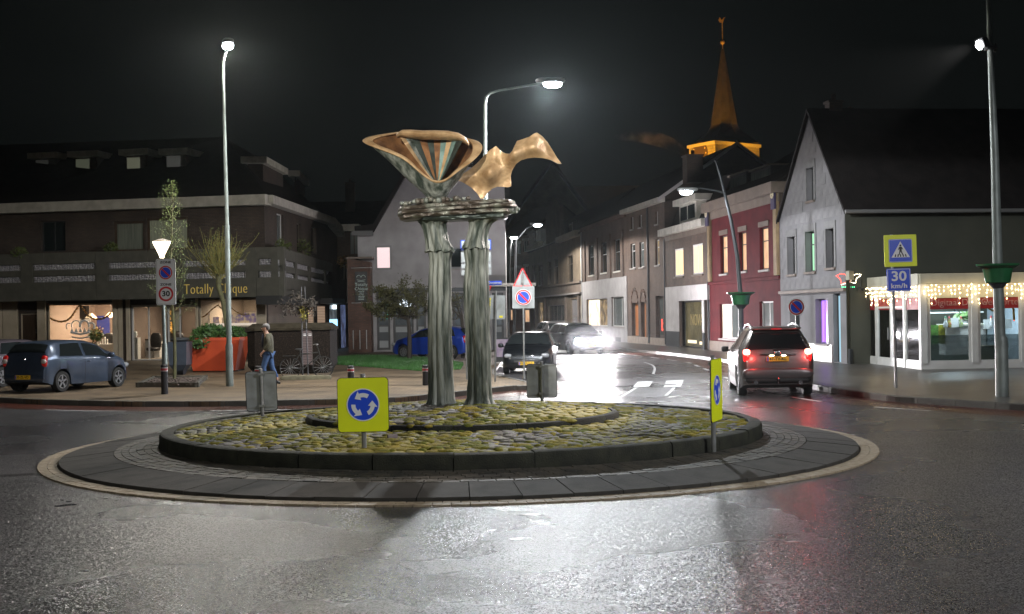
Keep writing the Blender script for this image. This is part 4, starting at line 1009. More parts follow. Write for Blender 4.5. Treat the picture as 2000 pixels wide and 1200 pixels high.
# ---- B: wine red house
B = Bld('red_house', 'wine red plastered house with lit narrow windows and round clock-like ornaments', 'house', GP(1388, 689), GP(1527, 704))
hB = (B.sz(1392, 410)[1]+B.sz(1522, 372)[1])/2
ws = [B.rect(1407, 460, 1421, 535), B.rect(1444, 453, 1458, 530), B.rect(1484, 444, 1501, 527)]
g = [B.rect(1406, 594, 1444, 662), B.rect(1484, 589, 1511, 660)]
B.wall(m_rose, ws+g, hB, reveal=.2)
for i, w_ in enumerate(ws): B.win(w_, g_peach, m_dframe, trans=(.68,), depth=.14, sill=m_sill)
for w_ in ws: B.box('lintel', (w_[0]-.1, w_[1]+.1, w_[3]+.03, w_[3]+.25), -.03, -.002, m_brown)
B.win(g[0], [g_whitew, m_gglass], m_wframe, mull=(.5,), depth=.12, sill=m_sill); B.win(g[1], m_gglass, m_wframe, mull=(.55,), depth=.12)
B.box('cornice', (-.1, B.W+.05, hB-.1, hB+.35), -.35, .3, m_brown); B.box('cornice_band', (0, B.W, hB-.45, hB-.1), -.06, -.002, m_brown)
zr = B.sz(1460, 548)[1]; B.box('string_course', (0, B.W, zr-.06, zr+.06), -.08, -.002, m_rose)
B.box('plinth', (0, B.W, 0, B.sz(1450, 670)[1]), -.05, -.002, m_brown)
m_pil = M('ochre pilaster', (.26, .19, .10), .7, col2=(.2, .14, .08), vs=3); m_cream = M('cream enamel', (.65, .58, .4), .4)
for x_, nm in ((.28, 0), (B.W-.30, 1)):
    mb = MB()
    for k in range(3): mb.box(x_-.2+k*.14, -.12, zr+.1, x_-.2+k*.14+.11, -.002, hB-.1)
    mb.box(x_-.24, -.08, zr+.1, x_+.26, -.004, hB-.1); pl = mb.build('pilaster', m_pil, B.e)
    mb = MB(); mb.box(x_-.22, -.2, hB-.75, x_+.24, -.121, hB+.38); o_ = mb.build('console', M('dark violet console', (.05, .04, .09), .5), pl)
    mb = MB(); ring(mb, .09, .17, -.23, -.201, 20, hB-.15, x_+.01); mb.prism(disc(.04, 12, x_+.01, hB-.15), -.23, -.201); mb.build('rosette', m_cream, pl)
B.shell(9, hB, b_dark)
B.roof(hB+.3, 9, 2.6, m_tile, gm=b_dark)
for r_ in (B.rect(1426, 346, 1457, 386, 1.2), B.rect(1468, 335, 1504, 370, 1.2)):
    mb = MB(); mb.box(r_[0]-.1, 1.2, r_[2]-.3, r_[1]+.1, 3.4, r_[3]+.12); mb.build('dormer', M('dark dormer cladding', (.025, .025, .028), .6), B.e)
    mb = MB(); mb.box(r_[0], 1.17, r_[2], (r_[0]+r_[1])/2-.03, 1.197, r_[3]); mb.build('pane', m_gglass, B.e); mb = MB(); mb.box((r_[0]+r_[1])/2+.03, 1.17, r_[2], r_[1], 1.197, r_[3]); mb.build('pane', m_gglass, B.e)
    mb = MB(); mb.box(r_[0]-.15, 1.1, r_[3]+.12, r_[1]+.15, 3.4, r_[3]+.2); mb.build('dormer_roof', m_brown, B.e)
B.chimney(B.W-.4, 3.2, hB+2.0, .9, .7, 1.1); B.pipe(B.W-1.1, hB+.4, hB+1.9, m_pipe, 2.6, .06, 'vent_pipe')
# ---- C: brown brick house, white ground floor with NOVA window
Cc = Bld('shop_house', 'brown brick house with a white ground floor front and NOVA lettered window', 'house', GP(1302, 680), GP(1388, 689))
hC = Cc.sz(1345, 450)[1]
ws = [Cc.rect(1318, 486, 1335, 540), Cc.rect(1353, 477, 1373, 536)]
gN = Cc.rect(1327, 588, 1373, 680); gD = Cc.rect(1377, 586, 1387, 690)
Cc.wall(b_brn, ws+[gN, gD], hC, reveal=.15)
for w_ in ws: Cc.win(w_, [g_cream], m_wframe, mull=(.52,), depth=.03, sill=m_brown, fw=.09)
zt_ = Cc.sz(1345, 558)[1]; zb_ = gN[3]+.02
Cc.box('white_fascia', (0, Cc.W, zb_, zt_), -.06, -.002, m_stw)
Cc.box('white_front', (0, gN[0], .95, zb_), -.05, -.002, m_stw); Cc.box('dark_plinth', (0, gN[0], 0, .95), -.052, -.002, m_dark); Cc.box('white_front', (gN[1], gD[0], .95, zb_), -.05, -.002, m_stw); Cc.box('dark_plinth', (gN[1], gD[0], 0, .95), -.052, -.002, m_dark)
nw = Cc.win(gN, lit('dim olive shop interior', (.12, .10, .05), (.045, .04, .022), 1.0, 'cloud', .9), m_dframe, depth=.3)
text('shop_lettering', 'NOVA', .85, lit('gold line lettering', (.7, .55, .25), (.6, .45, .2), .35), nw, ((gN[0]+gN[1])/2+.1, .29, (gN[2]+gN[3])/2+.2), sx=1.0, bold=-.006)
for a, b, z_ in ((.12, .48, .16), (.62, .95, .13)):
    mb = MB(); mb.box(gN[0]+(gN[1]-gN[0])*a, .30, gN[2]+z_*1.4, gN[0]+(gN[1]-gN[0])*b, .33, gN[2]+z_*1.4+.16); mb.build('light_strip', glow('warm strip light', (1, .85, .6), 1.6), nw)
Cc.door(gD, m_dark, m_dframe, m_gglass)
Cc.box('gutter', (-.12, Cc.W+.0, hC-.02, hC+.34), -.38, .05, m_wtrim); Cc.box('cornice_band', (0, Cc.W, hC-.3, hC-.02), -.04, -.002, m_brown)
Cc.pipe(.06, .2, hC-.25, m_pipeb); Cc.pipe(Cc.W-.05, .2, hC-.1, m_pipeb)
Cc.shell(8, hC, b_dark); mb = MB(); mb.add([(0, .1, hC), (Cc.W, .1, hC), (Cc.W, 1.3, hC+2.6), (0, 1.3, hC+2.6), (Cc.W, 7, hC+2.8), (0, 7, hC+2.8)], [(0, 1, 2, 3), (3, 2, 4, 5)]); mb.build('roof', m_tile, Cc.e)
r_ = Cc.rect(1328, 401, 1358, 432, .2)
mb = MB(); mb.box(r_[0]-.15, .22, r_[2]-.1, r_[1]+.15, 1.8, r_[3]+.1); D_ = mb.build('dormer', m_wtrim, Cc.e)
mb = MB(); mb.box(r_[0]-.75, .0, r_[3]+.1, r_[1]+.75, 1.9, r_[3]+.42); mb.build('dormer_roof', m_wtrim, D_)
for k in (0, 1):
    xa = r_[0]+(r_[1]-r_[0])*(.04+.5*k); mb = MB(); mb.box(xa, .19, r_[2]+.08, xa+(r_[1]-r_[0])*.42, .219, r_[3]-.04); mb.build('pane', m_dglass, D_)
# ---- D: tall brick house with verge and orange doors
Dd = Bld('gable_end_house', 'tall brick house with white verge boards and narrow orange doors', 'house', GP(1227, 673), GP(1302, 680))
hD = (Dd.sz(1232, 412)[1]+Dd.sz(1296, 396)[1])/2
up = [Dd.rect(1232, 424, 1237, 448), Dd.rect(1248, 420, 1254, 444), Dd.rect(1280, 413, 1285, 438), Dd.rect(1232, 476, 1241, 524), Dd.rect(1249, 473, 1258, 522), Dd.rect(1280, 468, 1288, 518)]
dr = [Dd.rect(1234, 592, 1247, 656), Dd.rect(1252, 590, 1262, 672), Dd.rect(1281, 578, 1296, 680)]
Dd.wall(b_brn, up+dr, hD, reveal=.22)
for i, w_ in enumerate(up): Dd.win(w_, [m_gglass, m_dglass][i % 2] if i < 5 else g_dimw, m_wframe, trans=(.7,) if i > 2 else (), depth=.12, sill=m_sill)
Dd.door(dr[0], m_orange, m_brown, None, .2); Dd.door(dr[1], m_orange, m_brown, None, .2); q_ = Dd.door(dr[2], m_wood, m_brown, m_gglass, .2, .75)
mb = MB(); x_ = (dr[2][0]+dr[2][1])/2+.1
for k in range(4): mb.sell((x_+.04*(-1)**k, .12, dr[2][2]+1.05+k*.17), (.05, .03, .08), .9, 8, 6)
T(mb.build('window_light', glow('red hanging light', (1, .05, .03), 5), None), 'small red hanging light behind the glass door of the brick house', 'hanging light'); ol = [o for o in COL.objects if o.name.startswith('window_light')][-1]; ol.matrix_world = Matrix.Translation(Dd.o) @ Matrix.Rotation(atan2(Dd.d.y, Dd.d.x), 4, 'Z')
for d_ in dr[:2]:
    mb = MB()
    for k in range(9):
        a = pi*k/8; cx = (d_[0]+d_[1])/2; R = (d_[1]-d_[0])/2+.18
        mb.box(-.08, -.05, R-.02, .08, -.002, R+.24, M=Matrix.Translation((cx, 0, d_[3]+.05)) @ Matrix.Rotation(pi/2-a, 4, 'Y') @ Matrix.Diagonal((1, 1, .7, 1)))
    mb.build('brick_arch', b_red, Dd.e)
Dd.box('stone_plinth', (0, Dd.W, .05, Dd.sz(1250, 658)[1]), -.04, -.002, M('pinkish stone', (.36, .30, .25), .7, col2=(.28, .23, .2), vs=3))
Dd.pipe(Dd.sz(1269, 600)[0], .2, hD-.2, m_pipeb, r=.06)
Dd.box('gutter', (-.1, Dd.W+.1, hD-.05, hD+.2), -.4, .02, m_wtrim)
dd = 8.4; rise = 2.95
Dd.shell(dd, hD, b_dark); Dd.roof(hD+.15, dd, rise, m_tile, gm=b_dark)
mb = MB(); x_ = Dd.W+.05
for (ya, za, yb, zb) in ((-.4, hD+.0, dd/2, hD+.25+rise), (dd/2, hD+.25+rise, dd+.4, hD)):
    mb.add([(x_, ya, za-.05), (x_, yb, zb-.12), (x_, yb, zb+.1), (x_, ya, za+.16), (x_+.06, ya, za-.05), (x_+.06, yb, zb-.12), (x_+.06, yb, zb+.1), (x_+.06, ya, za+.16)], [(0, 1, 2, 3), (4, 7, 6, 5), (0, 4, 5, 1), (1, 5, 6, 2), (2, 6, 7, 3), (3, 7, 4, 0)])
mb.build('verge_board', M('white verge', (.42, .40, .39), .6), Dd.e)
Dd.chimney(Dd.W+.9, 1.4, hD+.9, .9, .9, 1.45)
# ---- E: white ground floor, arched brick windows above
Ee = Bld('brick_shop_house', 'brick house with a pale plastered ground floor and two lit shop windows', 'house', GP(1140, 664), GP(1227, 673))
hE_ = (Ee.sz(1145, 443)[1]+Ee.sz(1222, 412)[1])/2
up = [Ee.rect(1150, 478, 1160, 538), Ee.rect(1174, 473, 1185, 533), Ee.rect(1199, 467, 1211, 530)]
gg = [Ee.rect(1147, 584, 1188, 637), Ee.rect(1195, 580, 1220, 638)]
Ee.wall(b_brn, up+gg, hE_, reveal=.16)
for w_ in up: Ee.win(w_, m_dglass, m_dframe, trans=(.6,), depth=.14, sill=m_wtrim)
for xx in (1143, 1167, 1192, 1217): s_ = Ee.sz(xx, 500)[0]; Ee.box('brick_pier', (s_-.35, s_+.25, Ee.sz(1185, 545)[1], hE_-1.1), -.1, -.002, b_brn)
zt_ = Ee.sz(1185, 545)[1]
Ee.box('plaster_front', (0, gg[0][0], .05, zt_), -.05, -.002, m_stucco); Ee.box('plaster_front', (gg[0][1], gg[1][0], .05, zt_), -.05, -.002, m_stucco); Ee.box('plaster_front', (gg[1][1], Ee.W, .05, zt_), -.05, -.002, m_stucco)
for w_ in gg: Ee.box('plaster_front', (w_[0], w_[1], .05, w_[2]), -.05, -.002, m_stucco); Ee.box('plaster_front', (w_[0], w_[1], w_[3], zt_), -.05, -.002, m_stucco)
Ee.win(gg[0], [g_whitew, g_dimw], m_wframe, mull=(.56,), depth=.1, sill=m_sill); Ee.win(gg[1], m_gglass, m_wframe, mull=(.7,), depth=.1, sill=m_sill)
s_ = Ee.rect(1204, 659, 1214, 668); Ee.box('cellar_vent', s_, -.06, -.051, m_dark)
Ee.box('cornice', (0, Ee.W, hE_-.35, hE_), -.12, -.002, b_red)
Ee.pipe(.02, .2, hE_-.2, m_pipe); Ee.shell(9, hE_, b_dark); Ee.roof(hE_, 9, 3.0, m_tile, gm=b_dark)
# ---- F: row with tall narrow gable and dark ground floor
Ff = Bld('terrace_house', 'buff brick terrace house with white gutters and dark pilastered ground floor', 'house', GP(1036, 652), GP(1140, 664))
hF = Ff.sz(1115, 463)[1]
up = [Ff.rect(1040, 519, 1046, 560), Ff.rect(1050, 517, 1060, 560), Ff.rect(1070, 510, 1076, 556), Ff.rect(1082, 506, 1090, 555), Ff.rect(1109, 500, 1119, 553)]
gg = [Ff.rect(1052, 590, 1061, 640), Ff.rect(1071, 596, 1103, 646), Ff.rect(1115, 584, 1129, 640)]
Ff.wall(b_yel, up+gg, hF, reveal=.14)
for w_ in up: Ff.win(w_, m_dglass, m_wood, trans=(.7,), depth=.12, lintel=m_brown)
Ff.win(gg[0], g_dimw, m_dframe, depth=.1); Ff.win(gg[1], m_gglass, m_wood, mull=(.28, .5, .75), depth=.12); Ff.win(gg[2], lit('pale roller blind', (.45, .42, .42), (.4, .38, .38), .25), m_brown, trans=(.4,), depth=.1)
z1_ = Ff.sz(1090, 556)[1]; Ff.box('string_course', (0, Ff.W, z1_-.15, z1_), -.25, -.002, m_brown); Ff.box('fascia_band', (0, Ff.W, z1_-.85, z1_-.15), -.1, -.002, m_brown); z2_ = z1_-.85; Ff.box('string_course', (0, Ff.W, z2_-.12, z2_), -.3, -.002, m_sill)
for xx in (1047, 1066, 1107, 1133): s_ = Ff.sz(xx, 620)[0]; Ff.box('pilaster', (s_-.35, s_+.25, .05, z2_-.12), -.14, -.002, m_brown)
Ff.box('gutter', Ff.rect(1094, 457, 1133, 468), -.4, .0, m_wtrim); Ff.box('gutter', Ff.rect(1036, 476, 1060, 486), -.4, .0, m_wtrim)
s_ = Ff.rect(1066, 380, 1094, 470); mb = MB(); mb.prism([(s_[0], hF), (s_[1], hF), (s_[1], s_[3]-1.2), ((s_[0]+s_[1])/2, s_[3]), (s_[0], s_[3]-1.6)], 0, .3); mb.build('gable_wall', b_brn, Ff.e)
Ff.shell(8, hF, b_dark); Ff.roof(hF, 8, 3.2, m_tile, gm=b_dark)
Ff.chimney(s_[0]+.2, .5, s_[3]-1.4, .35, .35, .9)
for r_ in (Ff.rect(1111, 434, 1127, 456, .5), Ff.rect(1042, 450, 1056, 474, .5)):
    mb = MB(); mb.box(r_[0], .5, r_[2], r_[1], 2.2, r_[3]); d_ = mb.build('dormer', m_dark, Ff.e); mb = MB(); mb.box(r_[0]+.15, .47, r_[2]+.1, (r_[0]+r_[1])/2-.1, .499, r_[3]-.15); mb.build('pane', m_gglass, d_); mb = MB(); mb.box((r_[0]+r_[1])/2-.05, .46, r_[2], (r_[0]+r_[1])/2+.05, .499, r_[3]); mb.build('frame', m_wframe, d_)
Ff.pipe(Ff.W-.15, .2, hF-.1, m_wtrim)
# ---- H: rosy brick house facing the viewer at the bend
Hh = Bld('corner_house', 'rosy brick house with white lintels at the far bend of the street', 'house', P(980, 652, 131), P(1036, 652, 127)); Hh.e.location.z = 0
hH = Hh.sz(1010, 466)[1]
up = [Hh.rect(996, 480, 1002, 500), Hh.rect(1010, 475, 1017, 496), Hh.rect(1022, 470, 1032, 492), Hh.rect(996, 527, 1002, 557), Hh.rect(1010, 523, 1018, 556), Hh.rect(1024, 520, 1032, 554)]
gg = [Hh.rect(996, 605, 1001, 626), Hh.rect(1024, 605, 1034, 630)]
Hh.wall(b_pnk, up+gg, hH+.3, reveal=.14)
for w_ in up: Hh.win(w_, m_gglass, m_wframe, mull=(.5,), depth=.1, lintel=m_wtrim)
for w_ in gg: Hh.win(w_, g_peach, m_wframe, depth=.1)
Hh.box('canopy', (0, Hh.W, Hh.sz(1010, 575)[1], Hh.sz(1010, 560)[1]), -1.2, -.002, m_brown)
Hh.shell(9, hH, b_dark); Hh.roof(hH+.3, 9, 3, m_tile, gm=b_dark)
# ---- dark gabled building and church nave behind
Dk = Bld('gabled_building', 'large dark brick building with a wide gable behind the street row', 'building', P(985, 640, 150), P(1165, 640, 150))
z_ = lambda v: P(1080, v, 150).z
Dk.wall(b_yel, [], [(0, z_(455)), (Dk.W*.55, z_(322)), (Dk.W, z_(440))]); mb = MB()
for (xa, za, xb, zb) in ((-.5, z_(460), Dk.W*.55, z_(319)), (Dk.W*.55, z_(319), Dk.W+.5, z_(446))):
    mb.add([(xa, -.4, za), (xb, -.4, zb), (xb, 20, zb), (xa, 20, za), (xa, -.4, za+.5), (xb, -.4, zb+.5), (xb, 20, zb+.5), (xa, 20, za+.5)], [(0, 1, 2, 3), (4, 7, 6, 5), (0, 4, 5, 1), (2, 6, 7, 3)])
mb.build('roof', m_tile, Dk.e)
# ---- church tower, flood-lit in orange
m_sand = brick('church stone', (.40, .33, .20), (.30, .24, .15), (.2, .17, .12), .9, .32, .03, dirt=.3)
YT = 150.0; tc_ = P(1397, 276, YT); ch = E('church', (P(1412, 605, YT).x, YT+4.5, 0), 0, 'church tower with a slate spire lit orange behind the roofs', 'church')
L_ = ch.location; lp = lambda u, v, Y: P(u, v, Y)-L_
cL, cF, cR = lp(1346, 292, YT+4.2), lp(1397, 279, YT), lp(1483, 283, YT+4.4)
zt_ = cF.z; mb = MB(); bk = cL+cR-cF
for a, b in ((cL, cF), (cF, cR), (cR, bk), (bk, cL)): mb.add([(a.x, a.y, 0), (b.x, b.y, 0), (b.x, b.y, zt_), (a.x, a.y, zt_)], [(0, 1, 2, 3)])
tw_ = mb.build('tower', m_sand, ch)
mb = MB(); cn = (cL+cR)/2; o_ = 1.06
Q = [cn+(p-cn)*o_ for p in (cL, cF, cR, bk)]
mb.add([(p.x, p.y, zt_-.1) for p in Q]+[(p.x, p.y, zt_+.25) for p in Q], [(0, 1, 2, 3), (4, 7, 6, 5)]+[(i, i+4, (i+1) % 4+4, (i+1) % 4) for i in range(4)]); mb.build('cornice', M('pale church cornice', (.45, .38, .25), .7), ch)
rings = [(1.04, zt_+.25), (.80, zt_+1.0), (.60, lp(1410, 255, YT+4).z), (.50, lp(1410, 245, YT+4).z), (.27, lp(1410, 170, YT+4).z), (.05, lp(1410, 95, YT+4).z)]
vs = []; R0 = (cF-cn).length*.72
for i, (k, z) in enumerate(rings):
    for j in range(8):
        a = 2*pi*(j+.5)/8-pi/2
        if i < 2: sq = max(abs(cos(a-.25)), abs(sin(a-.25))); rr = R0*k/sq
        else: rr = R0*k
        vs.append((cn.x+rr*cos(a), cn.y+rr*sin(a), z))
MB().add(vs, [(i*8+j, i*8+(j+1) % 8, (i+1)*8+(j+1) % 8, (i+1)*8+j) for i in range(len(rings)-1) for j in range(8)]).build('spire', M('spire slate', (.055, .042, .028), .7, col2=(.03, .024, .016), vs=1.5, bump=.8, bs=6), ch)
top = lp(1408, 82, YT+4); mb = MB(); mb.tube([(cn.x, cn.y, top.z-1.5), (cn.x, cn.y, top.z+2.4)], .06, 6); mb.sell((cn.x, cn.y, top.z), (.28, .28, .28), 1); mb.build('finial', m_gold, ch)
mb = MB(); z = top.z+2.4; mb.prism([(cn.x-.45, z+.3), (cn.x-.3, z), (cn.x+.1, z), (cn.x+.2, z+.35), (cn.x+.4, z+.65), (cn.x+.15, z+.55), (cn.x-.05, z+.25), (cn.x-.3, z+.65)], cn.y-.04, cn.y+.04); mb.build('weathercock', m_gold, ch)
f_ = (cF-cL).normalized(); mid = cL.lerp(cF, .42); zc_ = lp(1370, 300, YT+2).z
mb = MB(); Mx = Matrix.Translation((mid.x, mid.y, zc_)) @ Matrix.Rotation(atan2(f_.y, f_.x), 4, 'Z')
mb.prism(disc(1.45, 28), -.06, .0, M=Mx); cl = mb.build('clock_face', M('clock face brown', (.08, .05, .03), .5), ch)
mb = MB()
for k in range(12): a = 2*pi*k/12; mb.sell((1.2*cos(a), -.1, 1.2*sin(a)), (.11, .05, .11), 1, 6, 4, M=Mx)
mb.build('clock_number', M('gold leaf', (.7, .5, .2), .4), cl)
tp = ch.location+cn
lamp('church_flood', ch.location+Vector((cF.x-8.5, cF.y-4.5, 13.5)), 22000, (1, .48, .05), 'SPOT', .4, 150, 1, tp+Vector((0, 0, 18.5)))
lamp('church_flood', ch.location+Vector((cF.x+9, cF.y-4, 14.0)), 13000, (1, .48, .05), 'SPOT', .4, 75, .8, tp+Vector((0, 0, 17)))
nv = Bld('church_nave', 'long dark church nave roof faintly lit along its ridge', 'church', P(1105, 640, 165), P(1300, 640, 165)); zn = P(1150, 357, 165).z
nv.wall(b_dark, [], zn-6); nv.roof(zn-6, 12, 6, M('nave roof', (.05, .04, .03), .7), gm=b_dark)
for i, (u0, u1, v, Y) in enumerate(((560, 735, 400, 96),)):
    hb = Bld('dark_house', 'unlit dark house with a slender chimney behind the brick pillar', 'house', P(u0, 640, Y), P(u1+20, 640, Y)); zz_ = P(650, 470, Y).z; hb.wall(b_dark, [], zz_); hb.shell(9, zz_, b_dark); hb.roof(zz_, 9, 3.2, m_tile, gm=b_dark); hb.chimney(hb.W*.6, 3.5, zz_+2, .7, .6, 2.6)
# ------------------------------------------------------------------ white building behind the sculpture
Wc = Bld('white_building', 'large pale plastered building with a sloping roof edge behind the sculpture', 'building', P(702, 690, 68), P(990, 692, 68))
zz = lambda v: P(850, v, 68).z; sx_ = lambda u: Wc.sz(u, 500)[0]
wA = Wc.rect(733, 480, 765, 527); wB = Wc.rect(878, 482, 906, 525); gf = [Wc.rect(736, 572, 762, 684), Wc.rect(768, 572, 808, 684), Wc.rect(813, 572, 832, 684), Wc.rect(884, 572, 906, 684), Wc.rect(962, 572, 984, 684)]
Wc.wall(m_stucco, [wA, wB]+gf, [(0, Wc.sz(702, 451)[1]), (sx_(731), zz(449)), (sx_(812), zz(318)), (sx_(940), zz(330)), (Wc.W, zz(352))], reveal=.2)
Wc.win(Wc.rect(733, 480, 765, 527), g_pinkb, M('grey frame', .22, .5), depth=.05, fw=.10, mull=(), sill=None)
Wc.win(wB, m_dglass, M('grey frame', .22, .5), depth=.1, fw=.1, sill=m_sill)
m_frost = M('frosted film', (.20, .21, .21), .6, emit=(.5, .52, .5), es=.06)
g_int = lit('dark office interior', (.10, .12, .13), (.02, .025, .03), .35, 'cloud', 1.1)
for i, g_ in enumerate(gf):
    w_ = Wc.win(g_, [m_frost, g_int], m_dframe, trans=(.42,), depth=.14, fw=.12)
    mb = MB(); mb.box(g_[0]+.12, .10, g_[2]+.5, g_[1]-.12, .135, g_[2]+.95); mb.build('door_band', m_dark, w_)
mb = MB(); a_ = gf[1]; mb.box(a_[0]+.35, .16, a_[3]-.75, a_[0]+1.1, .18, a_[3]-.35); mb.build('light_strip', glow('ceiling light white', (.8, .9, 1), 2.5), Wc.e)
mb = MB(); a_ = gf[0]; mb.box(a_[0]+.5, .15, a_[3]-1.4, a_[0]+.6, .17, a_[3]-.5); mb.build('light_strip', glow('teal light', (.1, .8, .7), 1.2), Wc.e)
Wc.box('dark_band', (0, Wc.W, gf[0][3], zz(563)), -.06, -.002, m_dark); Wc.box('canopy', (Wc.W-1.6, Wc.W+1.6, zz(562), zz(556)), -.8, .3, m_wtrim)
mb = MB(); roofp = [(sx_(695), zz(455)), (sx_(731), zz(452)), (sx_(812), zz(316)), (sx_(940), zz(328)), (Wc.W+.3, zz(350))]
for (xa, za), (xb, zb) in zip(roofp, roofp[1:]): mb.add([(xa, -.35, za), (xb, -.35, zb), (xb, 14, zb), (xa, 14, za), (xa, -.35, za+.4), (xb, -.35, zb+.4), (xb, 14, zb+.4), (xa, 14, za+.4)], [(0, 1, 2, 3), (4, 7, 6, 5), (0, 4, 5, 1), (0, 3, 7, 4), (1, 5, 6, 2)])
mb.build('roof', m_tile, Wc.e); mb = MB(); mb.box(sx_(690), -.5, zz(459), sx_(731), -.36, zz(450)); mb.build('gutter', M('grey gutter', .1, .6), Wc.e)
mb = MB(); mb.add([(Wc.W, 0, 0), (Wc.W, 14, 0), (Wc.W, 14, zz(352)), (Wc.W, 0, zz(352)), (0, 0, 0), (0, 14, 0), (0, 14, zz(449)), (0, 0, zz(449))], [(0, 1, 2, 3), (4, 7, 6, 5)]); mb.build('side_wall', m_stucco, Wc.e)
# ------------------------------------------------------------------ Totally Chique building
LP_, RP_ = P(-60, 640, 62.0), P(520, 640, 59.0)
TC = Bld('shop_building', 'long brick corner building with concrete balcony and Totally Chique lettering', 'building', LP_, RP_)
zc0 = TC.sz(300, 408)[1]; zbk = 3.0
# upper wall
uw = [TC.rect(80, 432, 128, 492), TC.rect(222, 432, 282, 492), TC.rect(286, 425, 368, 490)]
dn = [TC.rect(38, 612, 74, 690), TC.rect(92, 593, 221, 706), TC.rect(256, 596, 322, 706), TC.rect(326, 596, 384, 706), TC.rect(388, 584, 502, 640)]
TC.wall(b_dark, uw+dn, zc0, reveal=.2)
m_pale = M('drawn pale curtain', (.16, .17, .13), .7, col2=(.10, .11, .085), vs=2, stretch=(6, 6, .4))
TC.win(uw[0], m_dglass, m_dframe, mull=(.5,), depth=.15); TC.win(uw[1], m_pale, m_wood, depth=.12, fw=.12); TC.win(uw[2], lit('curtain faintly lit', (.36, .37, .26), (.22, .23, .17), .16, 'fold', 2), m_wood, depth=.12, fw=.12)
TC.door(dn[0], m_wood, m_beige)
# wall panels at the far left, pilasters
for (u0, u1) in ((-40, 8), (8, 37), (75, 92), (222, 232), (233, 241), (248, 256), (322, 327), (384, 389), (502, 522)):
    r_ = TC.rect(u0, 584, u1, 706); TC.box('wall_panel', (r_[0]+.02, r_[1]-.02, .12, 3.05), -.12, -.002, m_beige)
m_int = M('warm interior wall', (.50, .38, .31), .8, col2=(.42, .32, .27), vs=1.2)
m_flr = M('interior floor', (.22, .18, .15), .5)
def room(B_, s0, s1, z0, z1, dep, wallm, name='interior'):
    mb = MB(); mb.add([(s0, .3, z0), (s1, .3, z0), (s1, dep, z0), (s0, dep, z0), (s0, .3, z1), (s1, .3, z1), (s1, dep, z1), (s0, dep, z1)], [(2, 3, 7, 6), (3, 0, 4, 7), (1, 2, 6, 5), (4, 5, 6, 7)])
    o = mb.build(name+'_wall', wallm, B_.e); mb = MB(); mb.add([(s0, .3, z0), (s1, .3, z0), (s1, dep, z0), (s0, dep, z0)], [(0, 1, 2, 3)]); mb.build(name+'_floor', m_flr, B_.e); return o
def wp(B_, s, y, z): return B_.o+B_.d*s+B_.n*y+Vector((0, 0, z))
sA, sB, sC, sD, sE = dn[1][0], dn[1][1], dn[2][0], dn[3][1], dn[4][1]
room(TC, sA-.5, sB+.1, .15, 3.1, 5.5, m_int); room(TC, sB+.15, sD, .15, 3.1, 5.5, M('brown interior wall', (.12, .09, .075), .8, col2=(.2, .15, .12), vs=.8)); room(TC, sD+.02, sE+.3, .15, 3.1, 5.5, M('interior wall grey brown', (.20, .17, .145), .8, col2=(.28, .23, .19), vs=.7))
TC.win(dn[1], g_clear, m_beige, depth=.1, fw=.08, mull=()); TC.win(dn[2], g_clear, m_wframe, mull=(.5,), depth=.1, fw=.09); TC.win(dn[3], g_clear, m_wframe, mull=(.42,), depth=.1, fw=.09); TC.win(dn[4], g_clear, m_beige, mull=(), depth=.1, fw=.07)
lamp('shop_light', wp(TC, (sA+sB)/2+.6, 2.6, 2.9), 520, (1, .72, .5), 'AREA', 2.0, aim=wp(TC, (sA+sB)/2, 2.9, 0))
lamp('shop_light', wp(TC, (sC+sD)/2, 2.6, 2.9), 340, (1, .75, .55), 'AREA', 1.5, aim=wp(TC, (sC+sD)/2, 2.9, 0))
lamp('shop_light', wp(TC, (sD+sE)/2, 2.6, 2.9), 380, (1, .72, .5), 'AREA', 1.5, aim=wp(TC, (sD+sE)/2, 2.9, 0))
EU = lambda u, v, y, B_=TC: wp(B_, *((lambda q: (q[0], y, q[1]))(B_.sz(u, v, y))))
def at(B_, name, u, v, y, label, cat, group=None):
    p = EU(u, v, y, B_); return E(name, p, atan2(B_.d.y, B_.d.x), label, cat, group)
m_chrome_ = M('chair chrome', (.6, .6, .6), .2, 1)
m_dklam = M('copper lamp shade', (.5, .32, .2), .3, .6, emit=(1, .7, .4), es=1.2)
for i, (u, v) in enumerate(((178, 617), (216, 615))):
    e = at(TC, 'pendant_lamp', u, v, 1.8, ('glowing copper pendant lamp beside the crown decal', 'glowing copper pendant lamp at the right end of the window')[i], 'pendant lamp', 'pendant lamps in the beauty shop')
    mb = MB(); mb.lathe([(.06, .12), (.3, -.12), (.28, -.12), (.05, .08)], 14); mb.build('lamp_shade', m_dklam, e); mb = MB(); mb.sell((0, 0, -.05), (.09, .09, .09), 1, 10, 6); mb.build('bulb', glow('warm bulb', (1, .85, .6), 16), e); mb = MB(); mb.tube([(0, 0, .1), (0, 0, .75)], .01, 5); mb.build('cord', m_blk, e)
for i, (u, v, w, h) in enumerate(((132, 605, .32, .42), (143, 612, .28, .38), (161, 612, .30, .38), (122, 641, .3, .42))):
    e = at(TC, 'wall_box', u, v, 4.0, ('topmost dark square niche box on the shop wall', 'dark square box touching the topmost niche box', 'dark box right of the garland peak', 'lowest dark box on the pinkish shop wall')[i], 'wall box', 'dark boxes on the shop wall')
    mb = MB(); mb.box(-w, -.15, -h, w, .15, h); mb.build('frame', m_blk, e); mb = MB(); mb.box(w-.1, -.17, -h-.05, w+.25, -.151, -h+.08); mb.build('shelf', m_wframe, e)
m_chair = M('dark leather', (.02, .018, .018), .4)
